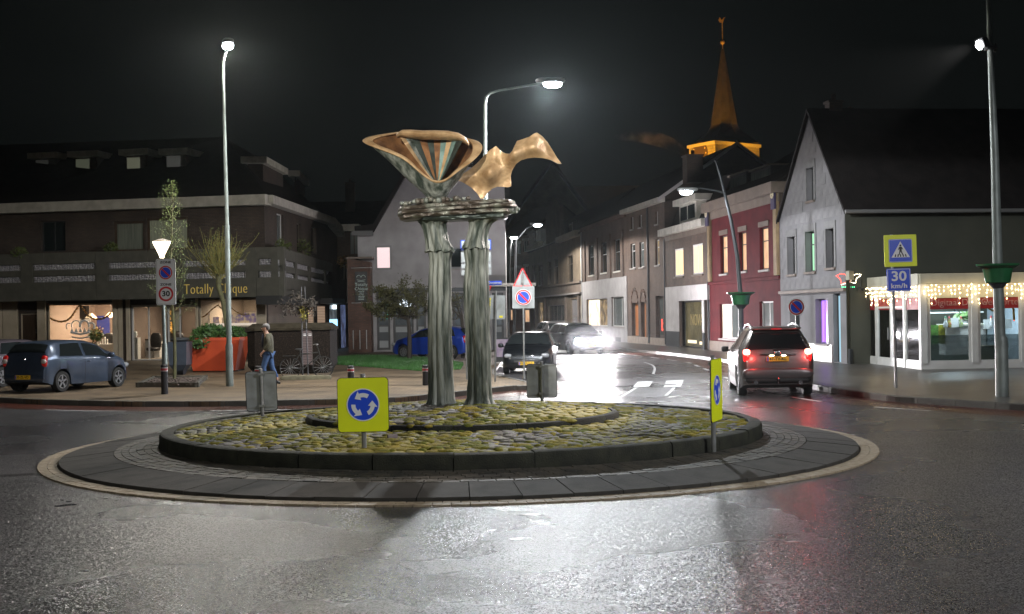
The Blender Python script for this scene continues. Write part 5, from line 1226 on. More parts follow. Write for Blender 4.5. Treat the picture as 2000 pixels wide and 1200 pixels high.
for i, (u, lab) in enumerate(((300, 'dark salon chair behind the left glass door'), (345, 'dark salon chair behind the middle doorway'), (208, 'dark salon chair beside the white cabinet'))):
    e = at(TC, 'salon_chair', u, 690, 2.4, lab, 'chair', 'salon chairs in the beauty shop'); mb = MB(); mb.sell((0, 0, .2), (.32, .3, .1), .6, 12, 6); mb.build('seat', m_chair, e, 60); mb = MB(); mb.sell((.0, .28, .6), (.3, .07, .4), .6, 12, 8); mb.build('backrest', m_chair, e, 60)
    mb = MB(); mb.tube([(0, 0, -.3), (0, 0, .15)], .04, 8); mb.lathe([(.28, -.34), (.26, -.30)], 14); mb.build('pedestal', m_chrome_, e, 40)
e = at(TC, 'reception_desk', 285, 694, 3.2, 'white reception desk in the dark doorway', 'desk'); mb = MB(); mb.box(-.9, -.3, -.3, .9, .3, .75); mb.build('body', m_wframe, e); mb = MB(); mb.box(-.95, -.35, .75, .95, .35, .80); mb.build('desk_top', m_wood, e)
for i, (u, v, lab) in enumerate(((300, 630, 'dark framed picture on the brown shop wall'), (340, 628, 'framed mirror on the brown shop wall behind the doorway'))):
    e = at(TC, 'wall_mirror', u, v, 4.8, lab, 'picture'); mb = MB(); mb.box(-.4, 0, -.55, .4, .04, .55); mb.build('frame', m_blk, e); mb = MB(); mb.box(-.34, -.01, -.49, .34, -.001, .49); mb.build('glass', m_gglass, e)
for i, (u, lab) in enumerate(((120, 'small round ceiling spot left in the beauty shop'), (205, 'small round ceiling spot above the pendant lamps'), (290, 'small ceiling spot over the reception desk'), (420, 'small ceiling spot over the lit display'))):
    e = T(MB().lathe([(.09, 0), (.08, .03)], 12).build('ceiling_spot', glow('ceiling spot', (1, .8, .6), 7), None, loc=wp(TC, TC.sz(u, 600)[0], 1.6, 3.04)), lab, 'ceiling spot', 'ceiling spots in the shop')
# crown decal on the pane
e = at(TC, 'crown_decal', 157, 641, .08, 'white crown decal on the beauty shop window', 'window decal')
def arcpts(cx, cz, r, a0, a1, n=10): return [(cx+r*cos(radians(a0+(a1-a0)*i/n)), 0, cz+r*sin(radians(a0+(a1-a0)*i/n))) for i in range(n+1)]
for pts_, rr in (([(-.45, 0, -.42), (0, 0, -.5), (.45, 0, -.42)], .03), ([(-.5, 0, -.2), (0, 0, -.3), (.5, 0, -.2)], .05), (arcpts(-.22, .12, .24, -20, 200), .028), (arcpts(.22, .12, .24, -20, 200), .05), (arcpts(-.58, .08, .16, 60, 230), .025), (arcpts(.58, .08, .16, -50, 120), .045)):
    mb = MB(); mb.tube(pts_, rr, 6); mb.build('crown_line', m_swh, e)
mb = MB()
for k in range(5): mb.prism([(-.44+k*.22-.09, -.2), (-.44+k*.22+.09, -.2), (-.44+k*.22, .02)], -.006, 0)
mb.build('crown_point', m_swh, e)
m_tin = M('golden tinsel', (.4, .22, .05), .4, .4, col2=(.25, .13, .03), vs=30, bump=1, bs=60)
def garland(B_, pts, y, label, r=.045, nm='garland', mt=None):
    P_ = [EU(u, v, y, B_) for u, v in pts]; o = P_[0].copy(); mb = MB(); q = resample(P_, .06); mb.tube([p-o for p in q], [r*(1+.45*((i*7) % 3-1)) for i in range(len(q))], 6)
    return T(mb.build(nm, mt or m_tin, None, loc=o), label, 'garland', 'tinsel garlands in the shop windows')
garland(TC, [(93, 617), (103, 625), (118, 629), (130, 627), (140, 619), (148, 606), (156, 596), (163, 604), (172, 617), (185, 624), (200, 623), (212, 617), (219, 608)], .35, 'golden tinsel garland with a peak above the crown decal')
garland(TC, [(388, 622), (400, 618), (415, 604), (426, 596), (434, 604), (446, 612)], .35, 'golden tinsel garland above the red planter', .03)
garland(TC, [(450, 600), (462, 610), (475, 616), (490, 613)], .35, 'short tinsel garland right of the tall lamp pole', .025)
e = at(TC, 'cabinet', 195, 690, 2.2, 'white cabinet with bottles inside the beauty shop', 'cabinet')
mb = MB(); mb.box(-.9, -.3, -.6, 1.0, .3, .45); mb.build('body', m_wframe, e)
for k in range(5): mb = MB(); mb.tube([(-.1+k*.13, 0, .45), (-.1+k*.13, 0, .7+.1*(k % 2))], .035, 8); mb.build('bottle', m_swh, e)
e = at(TC, 'wall_picture', 202, 636, 4.5, 'blue and violet picture inside the beauty shop', 'picture'); mb = MB(); mb.box(-.35, -.02, -.5, .35, .02, .5); mb.build('canvas', lit('blue print', (.1, .12, .5), (.25, .2, .45), .35, 'cloud', 5), e)
m_plant = M('indoor leaves', (.05, .10, .03), .5, col2=(.09, .15, .04), vs=5)
def leafball(mb, c, r, n, s, rn=rnd, squash=.8):
    for _ in range(n):
        a, b = rn.uniform(0, 6.283), rn.uniform(-1, 1); q = rn.random()**.4; d = Vector((cos(a)*sqrt(1-b*b), sin(a)*sqrt(1-b*b), b*squash)); p = Vector(c)+d*r*q
        u = Vector((rn.uniform(-1, 1), rn.uniform(-1, 1), rn.uniform(-1, 1))).normalized(); w = u.orthogonal().normalized(); k = s*rn.uniform(.6, 1.3)
        mb.add([p-u*k, p+w*k*.45, p+u*k, p-w*k*.45], [(0, 1, 2, 3)])
    return mb
e = at(TC, 'flower_bouquet', 188, 656, 1.2, 'bouquet with yellow and pink flowers behind the shop window', 'flowers'); leafball(MB(), (0, 0, 0), .38, 160, .10).build('foliage', m_plant, e); leafball(MB(), (.1, 0, .25), .3, 60, .07).build('flower', M('pink yellow petals', (.6, .3, .2), .6, col2=(.5, .45, .05), vs=8), e)
mb = MB(); mb.lathe([(.1, -.7), (.14, -.5), (.1, -.3)], 10); mb.build('vase', m_wframe, e)
e = at(TC, 'display_table', 470, 632, 1.4, 'lit display of pictures and gifts in the window behind the tall lamp', 'display')
mb = MB(); mb.box(-1.9, -.4, -.1, .95, .4, .02); mb.build('table_top', glow('lit table top', (1, .75, .6), 1.1), e)
m_prn = lit('printed photo boards', (.9, .6, .35), (.12, .1, .3), .55, 'cloud', 7)
for k, (x_, w_, h_) in enumerate(((-1.2, .16, .3), (-.75, .16, .28), (-.1, .35, .40), (.55, .3, .5), (-1.7, .2, .5))):
    mb = MB(); mb.box(x_-w_, -.1, .02, x_+w_, -.06, .02+h_); mb.build('picture', m_prn, e)
for u in (365, 372): pass
for (u, v, lab) in ((364, 618, 'golden glittering ornament hanging in the middle doorway'), (366, 640, 'lower golden ornament hanging in the middle doorway')):
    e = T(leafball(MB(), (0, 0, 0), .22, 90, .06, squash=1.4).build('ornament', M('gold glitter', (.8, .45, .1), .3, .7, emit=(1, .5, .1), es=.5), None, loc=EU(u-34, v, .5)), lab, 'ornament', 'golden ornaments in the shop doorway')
e = at(TC, 'pedestal', 264, 690, 1.0, 'white pedestal with a small figure inside the doorway', 'pedestal'); mb = MB(); mb.box(-.15, -.15, -.3, .22, .15, .75); mb.build('plinth', m_wframe, e); mb = MB(); mb.sell((.03, 0, .9), (.09, .09, .16), .9); mb.build('figure', m_swh, e)
# balcony fascia
FB = Bld('balcony', 'dark concrete balcony with pebble-filled slots and golden shop lettering', 'balcony', P(-60, 620, 60.4), P(556, 620, 57.2))
FS = Bld('balcony', 'side run of the dark concrete balcony towards the brick pillar', 'balcony', P(556, 620, 57.2), P(668, 620, 79.0))
m_peb = M('white slot pebbles', (.42, .40, .40), .6, col2=(.25, .24, .26), vs=9)
m_pebb = M('packed pebbles', (.14, .135, .14), .8, col2=(.30, .29, .30), vs=14, bump=.8, bs=20)
def balc(FB, zs, cols, n, posts):
    (z_a, z_b, z_c, z_d, z_e, z_f) = zs
    step = FB.W/n
    for k in range(n):
        mb = MB(); mb.box(k*step+.008, 0, z_a, (k+1)*step-.008, .25, z_b); mb.build('fascia_panel', m_conc, FB.e)
        mb = MB(); mb.box(k*step+.008, -.02, z_e, (k+1)*step-.008, .28, z_f); mb.build('coping_panel', m_conc, FB.e)
    FB.box('middle_beam', (0, FB.W, z_c, z_d), .02, .25, m_conc); FB.box('backing', (0, FB.W, z_b, z_e), .17, .26, m_pebb)
    for s_ in posts: FB.box('balcony_post', (s_-.3, s_+.3, z_b, z_e), -.01, .19, m_conc)
    mb = MB()
    for zlo, zhi in ((z_b, z_c), (z_d, z_e)):
        s_ = .05
        while s_ < FB.W-.05:
            if not any(abs(s_-q) < .34 for q in posts):
                zz_ = zlo+.05
                while zz_ < zhi-.03: mb.sell((s_+rnd.uniform(-.03, .03), .13+rnd.uniform(-.03, .03), zz_+rnd.uniform(-.01, .01)), (rnd.uniform(.06, .10), .05, rnd.uniform(.04, .06)), .9, 6, 4); zz_ += .085
            s_ += .13
    T(mb.build('pebble', m_peb, FB.e, 80), kind='stuff')
Z = [FB.sz(300, v)[1] for v in (584, 547, 535, 523, 511, 489)]
balc(FB, Z, 0, 12, [FB.sz(u, 530)[0] for u in (52, 198, 345, 492)]+[FB.W-.3])
Zs = [FS.sz(556, v)[1] for v in (579, 541, 531, 519, 508, 486)]
balc(FS, Zs, 0, 5, [.3]+[FS.sz(u, 530)[0] for u in (579, 606, 636)]+[FS.W-.3])
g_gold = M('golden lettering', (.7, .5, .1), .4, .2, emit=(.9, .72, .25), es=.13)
r_ = FB.rect(356, 552, 488, 578); text('shop_lettering', 'Totally Chique', .66, g_gold, FB.e, ((r_[0]+r_[1])/2, -.03, (r_[2]+r_[3])/2), ext=.02, sx=(r_[1]-r_[0])/4.55, bold=-.009, spacing=1.08)
mb = MB(); mb.add([(0, .25, Z[0]+.05), (FB.W, .25, Z[0]+.05), (FB.W, 3, Z[0]+.05), (0, 3, Z[0]+.05), (0, .25, Z[0]+.3), (FB.W, .25, Z[0]+.3), (FB.W, 3, Z[0]+.3), (0, 3, Z[0]+.3)], [(0, 3, 2, 1), (4, 5, 6, 7)]); mb.build('balcony_floor', m_conc, FB.e)
mb = MB(); mb.box(1.6, .25, Zs[0]+.05, FS.W, 3.2, Zs[0]+.3); mb.build('balcony_floor', m_conc, FS.e)
# side wall with verge, cornice, roof
SR = Bld('side_wing', 'receding brick side of the corner building with a long white cornice and sloping verge', 'building', P(520, 640, 59.0), P(694, 640, 81.5))
zc1 = SR.sz(520, 400)[1]; sk = SR.sz(640, 440)[0]; z_end = SR.sz(693, 500)[1]
gw = [SR.rect(541, 418, 554, 486), SR.rect(580, 436, 588, 492), SR.rect(608, 444, 618, 496)]
gs = [SR.rect(524, 594, 537, 640), SR.rect(541, 594, 556, 640), SR.rect(560, 594, 576, 640), SR.rect(580, 594, 598, 640), SR.rect(602, 594, 617, 640), SR.rect(620, 594, 640, 645), SR.rect(644, 592, 662, 688), SR.rect(666, 592, 680, 688)]
SR.wall(b_dark, gw+gs, [(0, zc1), (sk, zc1), (SR.W, z_end)], reveal=.2)
for i, w_ in enumerate(gw): SR.win(w_, m_gglass if i == 0 else m_dglass, m_wframe if i == 0 else m_wood, depth=.12)
g_shelf = lit('lit shelves', (.85, .6, .42), (.25, .15, .1), .5, 'slat', 3.5); g_bl = lit('blue lit office', (.16, .22, .42), (.05, .06, .12), .5, 'cloud', 1.5)
for i, w_ in enumerate(gs): SR.win(w_, [lit('beige lit wall', (.75, .55, .42), (.6, .42, .32), .38, 'fold', 1), g_bl, g_shelf, g_bl, g_shelf, g_shelf, g_dimb, g_bl][i], m_wood if i % 2 else m_beige, depth=.1, fw=.12)
r_ = SR.rect(646, 624, 661, 640); mb = MB(); mb.box(r_[0], .05, r_[2], r_[1], .09, r_[3]); T(mb.build('screen', glow('blue screen', (.35, .7, 1), 2.2), SR.e))
r_ = SR.rect(653, 596, 659, 604); mb = MB(); mb.box(r_[0], .05, r_[2], r_[1], .09, r_[3]); mb.build('ceiling_light', glow('white panel', (.75, .9, 1), 3), SR.e)
SR.box('awning', SR.rect(500, 580, 580, 596), -1.2, -.002, m_blk); SR.box('awning', SR.rect(614, 584, 640, 594), -1, -.002, m_blk)
TC.box('cornice', (-.5, TC.W+.25, zc0-.02, zc0+.45), -.5, .3, m_wtrim); SR.box('cornice', (-.1, sk, zc1+.0, zc1+.40), -.45, .3, m_wtrim)
mb = MB(); mb.add([(sk, -.45, zc1-.05), (SR.W, -.45, z_end-.05), (SR.W, -.45, z_end+.55), (sk, -.45, zc1+.4), (sk, .2, zc1-.05), (SR.W, .2, z_end-.05), (SR.W, .2, z_end+.55), (sk, .2, zc1+.4)], [(0, 1, 2, 3), (4, 7, 6, 5), (0, 4, 5, 1), (3, 2, 6, 7), (1, 5, 6, 2)]); mb.build('verge_board', m_wtrim, SR.e)
zr_ = P(200, 275, 65).z
mb = MB(); c1, c2 = Vector((TC.o.x, TC.o.y-.4, zc0+.45)), Vector((RP_.x+.2, RP_.y-.4, zc0+.45)); pE = Vector((SR.o+SR.d*SR.W).to_tuple()); pE.z = z_end+.5; pk_ = SR.o+SR.d*sk; pk_.z = zc1+.4
rA, rB = P(-60, 285, 66), P(440, 268, 66); rC = P(600, 400, 92)
vs = [c1, c2, rB, rA, pk_, P(520, 318, 72), pE, P(640, 430, 88)]
mb.add(vs, [(0, 1, 2, 3), (1, 4, 5, 2), (4, 6, 7, 5)])
mb.add([rA, rB, rB+Vector((0, 12, -5)), rA+Vector((0, 12, -5)), P(520, 318, 72), P(640, 430, 88), P(640, 430, 88)+Vector((-12, 8, -4))], [(0, 1, 2, 3), (1, 4, 5, 6, 2)])
rf = mb.build('roof', m_tile, None); rf.parent = TC.e; rf.matrix_parent_inverse = (Matrix.Translation(TC.o) @ Matrix.Rotation(atan2(TC.d.y, TC.d.x), 4, 'Z')).inverted()
m_drf = M('dormer roof board', (.48, .46, .38), .7, col2=(.32, .31, .24), vs=3)
for i, (u0, u1, v0, v1, wu0, wu1, wv0, wv1) in enumerate(((53, 112, 298, 309, 70, 94, 313, 351), (131, 190, 295, 306, 148, 174, 311, 352), (231, 288, 291, 302, 248, 273, 308, 350), (309, 366, 290, 301, 326, 352, 305, 347))):
    r_ = TC.rect(u0, v0, u1, v1, 2.6); mb = MB(); mb.box(r_[0], 2.6, r_[2], r_[1], 6, r_[3]); d_ = mb.build('dormer_roof', m_drf, TC.e)
    w_ = TC.rect(wu0, wv0, wu1, wv1, 2.9); mb = MB(); mb.box(r_[0]+.25, 2.95, w_[2]-.5, r_[1]-.25, 6, r_[2]-.002); mb.build('dormer_wall', b_dark, d_)
    mb = MB(); mb.box(w_[0], 2.92, w_[2], w_[1], 2.948, w_[3]); mb.build('pane', lit('dormer blind', ((.05, .05, .045), (.16, .17, .12), (.26, .27, .19), (.13, .13, .12))[i], ((.04, .04, .035), (.12, .13, .09), (.2, .2, .14), (.1, .1, .09))[i], .35), d_)
for (u0, u1, v0, v1, Y0, Y1) in ((470, 563, 306, 330, 62, 68), (563, 604, 333, 352, 70, 75)):
    A_, B_ = P(u0, v0, Y0), P(u0+(u1-u0)*.55, v0, Y0); Cx = P(u1, v1, Y1)
    mb = MB(); t = Vector((0, 0, -.32)); o_ = A_.copy()
    V = [A_, B_, Cx, A_+(Cx-B_)]; mb.add([p-o_ for p in V]+[p+t-o_ for p in V], [(0, 1, 2, 3), (4, 7, 6, 5), (0, 4, 5, 1), (1, 5, 6, 2), (2, 6, 7, 3), (3, 7, 4, 0)])
    q_ = mb.build('dormer_roof', m_drf, None, loc=o_); q_.parent = TC.e; q_.matrix_parent_inverse = rf.matrix_parent_inverse
    mb = MB(); ins = Vector((.35, .3, 0)); t2 = Vector((0, 0, -1.5)); V = [A_+Vector((.3, .3, -.33)), B_+Vector((-.25, .3, -.33)), Cx+Vector((-.25, -.2, -.33)), A_+(Cx-B_)+Vector((.3, 0, -.33))]
    mb.add([p-o_ for p in V]+[p+t2-o_ for p in V], [(0, 1, 2, 3), (4, 7, 6, 5), (0, 4, 5, 1), (1, 5, 6, 2), (2, 6, 7, 3), (3, 7, 4, 0)])
    q_ = mb.build('dormer_wall', b_dark, None, loc=o_); q_.parent = TC.e; q_.matrix_parent_inverse = rf.matrix_parent_inverse
# small right dormer with white roof near the pillar
dm = E('roof_dormer', P(688, 470, 76), 0, 'small dormer with a white roof edge above the brick pillar', 'dormer')
mb = MB(); mb.box(-1.1, -.4, .55, .45, 2.2, .95); mb.build('dormer_roof', m_wtrim, dm); mb = MB(); mb.box(-1.0, 0, -1.3, .4, 2.2, .55); mb.build('dormer_wall', b_dark, dm)
for k in (0, 1): mb = MB(); mb.box(-.10+k*.25, -.03, -.8, .1+k*.25, -.002, .45); mb.build('pane', m_gglass, dm)
mb = MB(); mb.box(.02, -.3, -1.75, .5, .1, -1.3); mb.build('gutter_end', m_wtrim, dm)
# brick pillar with the tall name sign
PL = Bld('brick_pillar', 'massive red brick pillar at the end of the balcony carrying a dark name sign', 'pillar', P(681, 690, 67), P(726, 690, 67)); zt_ = PL.sz(700, 505)[1]
mb = MB(); mb.prism([(0, 0), (PL.W, 0), (PL.W, zt_-.35), (PL.W+.0, zt_-.2), (0, zt_)], 0, 2.2); mb.build('shaft', b_red, PL.e)
for u in (690, 703, 716): s_ = PL.sz(u, 650)[0]; PL.box('steel_strip', (s_-.02, s_+.02, .3, PL.sz(700, 645)[1]), -.02, -.002, m_pipe)
mb = MB(); mb.box(-.05, -.06, zt_-.02, PL.W+.1, 2.3, zt_+.08); mb.build('pillar_cap', m_brown, PL.e)
r_ = PL.rect(694, 531, 718, 590); sg = E('name_sign', wp(PL, (r_[0]+r_[1])/2, -.08, (r_[2]+r_[3])/2), atan2(PL.d.y, PL.d.x), 'dark vertical Totally Chique sign with a crown on the brick pillar', 'sign')
h_, w_ = (r_[3]-r_[2])/2, (r_[1]-r_[0])/2; mb = MB(); mb.box(-w_, 0, -h_, w_, .06, h_); mb.build('board', m_blk, sg); m_let = M('pale sign lettering', (.35, .42, .38), .5, emit=(.4, .5, .45), es=.1)
mb = MB(); mb.tube([(-w_-.2, 0, h_+.2), (w_+.25, 0, h_+.2)], .02, 6); mb.tube([(-w_-.2, 0, -h_-.05), (w_+.25, 0, -h_-.05)], .02, 6); mb.build('bracket', m_pipe, sg)
mb = MB()
for pts_ in (arcpts(-.12, h_-.3, .11, 0, 180), arcpts(.12, h_-.3, .11, 0, 180), [(-.22, 0, h_-.43), (0, 0, h_-.47), (.22, 0, h_-.43)], [(-.18, 0, h_-.52), (.18, 0, h_-.52)]): mb.tube([(a, -.012, c) for a, b, c in pts_], .014, 5)
mb.build('crown', m_let, sg); text('name_lettering', 'Totally', .24, m_let, sg, (0, -.01, h_-.68)); text('name_lettering', 'Chique', .24, m_let, sg, (0, -.01, h_-.90)); 
mb = MB()
for k in range(6):      # small print, too fine to read
    x_ = -.15
    while x_ < .13: w_ = rnd.uniform(.02, .06); mb.box(x_, -.011, h_-1.06-k*.085, x_+w_, -.006, h_-1.025-k*.085); x_ += w_+.015
mb.build('small_print', m_let, sg)
# balcony plants
for (u, v, Y, r_, lab) in ((216, 484, 59.2, .35, 'small yellow green balcony shrub beside the curtained window'), (553, 480, 58.5, .4, 'dark green balcony shrub at the corner'), (592, 484, 66, .6, 'ragged dark shrub on the side balcony'), (38, 495, 60, .4, 'dark round shrub at the left end of the balcony'), (672, 512, 74, .5, 'reddish dry plants at the end of the balcony')):
    e = E('balcony_shrub', P(u, v, Y), 0, lab, 'shrub', 'shrubs on the balcony'); leafball(MB(), (0, 0, 0), r_, 170, .08).build('foliage', M('balcony leaves', (.05, .07, .015) if u != 672 else (.2, .07, .03), .7, col2=(.09, .11, .02), vs=6), e); mb = MB(); mb.tube([(0, 0, -r_-.5), (0, 0, 0)], .03, 5); mb.build('stem', m_wood, e)
# ------------------------------------------------------------------ glass print shop
m_alu = M('white aluminium', (.60, .60, .58), .35, col2=(.52, .52, .5), vs=2)
m_fas = M('cream fascia', (.42, .41, .33), .6, col2=(.34, .33, .27), vs=2)
m_band = M('red window band', (.22, .008, .012), .5)
S1 = Bld('print_shop', 'left glass front of the print shop with a double door', 'shop', GP(1688, 715.5), GP(1800, 729.5))
S2 = Bld('print_shop', 'glass print shop front with a red Digitaal Drukwerk band and icicle lights', 'shop', GP(1800, 729.5), GP(2060, 724.5))
zf0, zf1 = S2.sz(1850, 554)[1], S2.sz(1850, 534)[1]; zg = .3
m_inw = M('cool interior wall', (.36, .42, .46), .8, col2=(.3, .35, .40), vs=1.2)
# common interior
mb = MB(); pA, pB, pC = S1.o, S2.o, S2.o+S2.d*S2.W; dpt = 5.0
bkA, bkC = pA+Vector((1.6, 4.2, 0)), pC+Vector((0, 4.6, 0)); V = [pA, bkA, bkC, pC]
mb.add([(p.x, p.y, .15) for p in V]+[(p.x, p.y, zf0+.1) for p in V], [(0, 1, 5, 4), (1, 2, 6, 5), (2, 3, 7, 6)])
iw = mb.build('interior_wall', m_inw, None); iw.parent = S2.e; S2inv = (Matrix.Translation(S2.o) @ Matrix.Rotation(atan2(S2.d.y, S2.d.x), 4, 'Z')).inverted(); iw.matrix_parent_inverse = S2inv
V = [pA, pB, pC, bkC, bkA]
for nm, z, mt in (('interior_floor', .16, m_flr), ('ceiling', zf0+.02, m_stw), ('flat_roof', zf1+.02, m_tile)):
    mb = MB(); mb.add([(p.x, p.y, z) for p in V], [(0, 1, 2, 3, 4)]); q_ = mb.build(nm, mt, None); q_.parent = S2.e; q_.matrix_parent_inverse = S2inv
S1.box('fascia', (-.3, S1.W, zf0-.02, zf1), -.08, .2, m_fas); S2.box('fascia', (-.02, S2.W, zf0, zf1), -.08, .2, m_fas)
S1.box('light_board', (0, S1.W, zf0-.42, zf0-.02), -.01, .08, m_fas); S2.box('light_board', (0, S2.W, zf0-.45, zf0), -.01, .08, m_fas)
S1.box('sill_beam', (0, S1.W, .0, .30), -.01, .1, m_alu); S2.box('sill_beam', (0, S2.W, .05, .32), -.01, .1, m_alu); S2.box('plinth', (0, S2.W, 0, .05), .02, .3, m_blk)
zw1 = S2.sz(1850, 576)[1]+.02
def pw(B_, u0, u1, door=False, z0=.30, bandh=.42, txt=None, m_=None):
    a, b = B_.sz(u0, 650)[0], B_.sz(u1, 650)[0]
    w_ = B_.win((a, b, z0, zw1), [g_clear], m_alu, depth=.0, fw=.09, trans=() if not door else (.82,), name='window' if not door else 'door')
    mb = MB(); mb.box(a+.06, .02, zw1-bandh-.05, b-.06, .024, zw1-.05); mb.build('red_band', m_band, w_)
    if txt: text('band_lettering', txt, .30, M('band letters', (.35, .2, .2), .5), w_, (a+.12, .012, zw1-bandh/2-.06), align='LEFT', bold=-.003)
    if door: mb = MB(); mb.tube([(b-.14, -.05, 1.0), (b-.14, -.05, 1.4)], .02, 6); mb.build('handle', m_pipe, w_)
    return w_
pw(S1, 1693, 1711); pw(S1, 1714, 1740, True); pw(S1, 1741, 1766, True); pw(S1, 1768, 1798)
pw(S2, 1812, 1898, txt='Digitaal Drukwerk'); pw(S2, 1910, 1996, txt='Geboortekaarten'); pw(S2, 2004, 2056)
for u in (1804, 1904, 2000): a = S2.sz(u, 650)[0]; S2.box('mullion', (a-.1, a+.1, .3, zf0), -.03, .12, m_alu)
S1.box('mullion', (0, S1.sz(1692, 650)[0], 0, zf0), -.04, .12, m_alu)
for u, w_ in ((1712.5, .05), (1767, .05)): a = S1.sz(u, 650)[0]; S1.box('mullion', (a-w_, a+w_, .0, zf0), -.03, .12, m_alu)
# frosted lower film in the big panes
m_film = M('hazy film', (.14, .19, .20), .5, col2=(.07, .11, .105), vs=1.5, alpha=.55)
for u0, u1 in ((1814, 1896), (1912, 1994)):
    a, b = S2.sz(u0, 650)[0], S2.sz(u1, 650)[0]; mb = MB(); mb.box(a+.05, .05, .34, b-.05, .055, S2.sz(1850, 655)[1]); mb.build('frosted_film', m_film, S2.e)
lamp('shop_light', S2.o+Vector((2.2, 2.4, zf0-.1)), 330, (.78, .9, 1), 'AREA', 1.6, aim=S2.o+Vector((2.2, 2.8, 0)))
lamp('shop_light', S2.o+Vector((.6, 3.0, zf0-.1)), 170, (.75, .88, 1), 'AREA', 1.2, aim=S2.o+Vector((.9, 3.6, 0)))
lamp('shop_light', S2.o+Vector((5.6, 2.4, zf0-.1)), 190, (.7, .82, 1), 'AREA', 1.6, aim=S2.o+Vector((5.6, 2.8, 0)))
def shop(name, u, v, y, label, cat, group=None, B_=None): B_ = B_ or S2; return at(B_, name, u, v, y, label, cat, group)
e = shop('screen', 1788, 622, .5, 'bright screen with a pink image behind the left shop window', 'screen', B_=S1); mb = MB(); mb.box(-.42, 0, -.45, .36, .04, .45); mb.build('display', lit('screen picture', (1, .96, .97), (1, .45, .45), 2.6, 'cloud', 1.3), e); mb = MB(); mb.box(-.5, .041, -.53, .44, .09, .53); mb.build('bezel', m_wframe, e)
e = shop('counter', 1875, 640, 2.4, 'shop counter with figurines behind the wide pane', 'counter'); mb = MB(); mb.box(-.6, -.3, -.9, .75, .3, .06); mb.build('body', m_wframe, e); mb = MB(); mb.box(-.66, -.35, .06, .8, .35, .12); mb.build('worktop', m_fas, e)
cols_ = [(.3, .3, .28), (.4, .08, .05), (.5, .52, .55), (.22, .32, .05), (.35, .2, .06)]
for i, (u, v, lab) in enumerate(((1847, 628, 'white figurine at the left end of the counter'), (1854, 628, 'red and white figurine on the counter'), (1865, 629, 'white card standing on the counter'), (1877, 628, 'yellow green figurine on the right of the counter'), (1929, 632, 'small white sign left of the mast'), (1936, 627, 'yellow and green doll behind the right pane'), (1969, 631, 'white box behind the mast'))):
    e = shop('figurine' if i in (0, 1, 3, 5) else 'card', u, v, 2.0, lab, 'figurine' if i in (0, 1, 3, 5) else 'card'); mm = M('figurine paint', cols_[i % 5], .5, col2=cols_[(i+2) % 5], vs=12)
    if i in (0, 1, 3, 5): mb = MB(); mb.lathe([(.07, -.2), (.08, -.1), (.04, .02), (.03, .05)], 10); mb.build('body', mm, e, 40); mb = MB(); mb.sell((0, 0, .08), (.04, .04, .045), 1, 10, 6); mb.build('head', m_cream, e); mb = MB(); mb.lathe([(.045, .10), (.02, .16), (.0, .19)], 8); mb.build('hat', m_band if i % 2 else m_grn, e)
    else: mb = MB(); mb.box(-.13, 0, -.18, .13, .015, .13); mb.build('sheet', m_swh, e); mb = MB(); mb.box(-.13, .015, -.18, .13, .12, -.16); mb.build('stand', m_swh, e)
e = shop('poster_stand', 1828, 650, 2.2, 'red and green printed display beside the counter', 'display'); 
for k, c_ in enumerate(((.4, .12, .03), (.12, .3, .05), (.35, .35, .03), (.45, .02, .02))): mb = MB(); mb.box(-.42+k*.26, 0, -.38, -.18+k*.26, .02, .25); mb.build('poster', M('printed poster', c_, .5, col2=tuple(x*.4 for x in c_), vs=8), e)
e = shop('plant', 1886, 618, 3.2, 'dark drooping potted plant behind the counter', 'plant'); leafball(MB(), (0, 0, 0), .35, 90, .14, squash=.35).build('foliage', m_plant, e); mb = MB(); mb.lathe([(.12, -.45), (.16, -.1), (.15, -.1)], 10); mb.build('pot', m_wframe, e)
e = shop('wall_shelf', 1845, 612, 4.0, 'wall shelf with small dark objects at the back of the shop', 'shelf'); mb = MB(); mb.box(-1.0, -.2, 0, 1.3, .1, .04); mb.build('board', m_wframe, e)
for x_, r2 in ((-.65, .14), (.4, .07), (1.0, .16)): mb = MB(); mb.box(x_-r2, -.1, .04, x_+r2, .02, .04+r2*2); mb.build('picture_frame', m_blk, e)
e = shop('brochure_rack', 1732, 672, 1.2, 'grey wire brochure rack behind the glass door', 'rack', B_=S1)
for k in range(5): mb = MB(); mb.box(-.2, -.08, -.6+k*.28, .2, .06, -.44+k*.28); mb.build('shelf', M('rack grey', (.2, .2, .24), .4, .4), e)
mb = MB(); mb.tube([(-.21, .06, -.85), (-.21, .06, 1.0)], .012, 5); mb.tube([(.21, .06, -.85), (.21, .06, 1.0)], .012, 5); mb.build('rail', m_pipe, e)
mb = MB(); mb.box(-.5, -.25, -.45, .45, .25, .5); e = T(mb.build('cardboard_box', M('box board', (.16, .12, .07), .8), None, loc=EU(1935, 705, 1.2, S2)), 'dark cardboard box standing inside the right pane', 'box')
g_bulb = glow('fairy light', (1, .74, .36), 26); g_rb = glow('red fairy light', (1, .06, .03), 9); g_gb = glow('green fairy light', (.1, 1, .4), 6); g_wb = glow('warm white fairy light', (1, .85, .6), 10)
def bulbs(lst, r, mt, name, parent=None):
    mb = MB()
    for p in lst: mb.add([p+Vector(d)*r for d in ((1, 0, 0), (-1, 0, 0), (0, 1, 0), (0, -1, 0), (0, 0, 1), (0, 0, -1))], [(0, 2, 4), (2, 1, 4), (1, 3, 4), (3, 0, 4), (2, 0, 5), (1, 2, 5), (3, 1, 5), (0, 3, 5)])
    return mb.build(name, mt, parent)
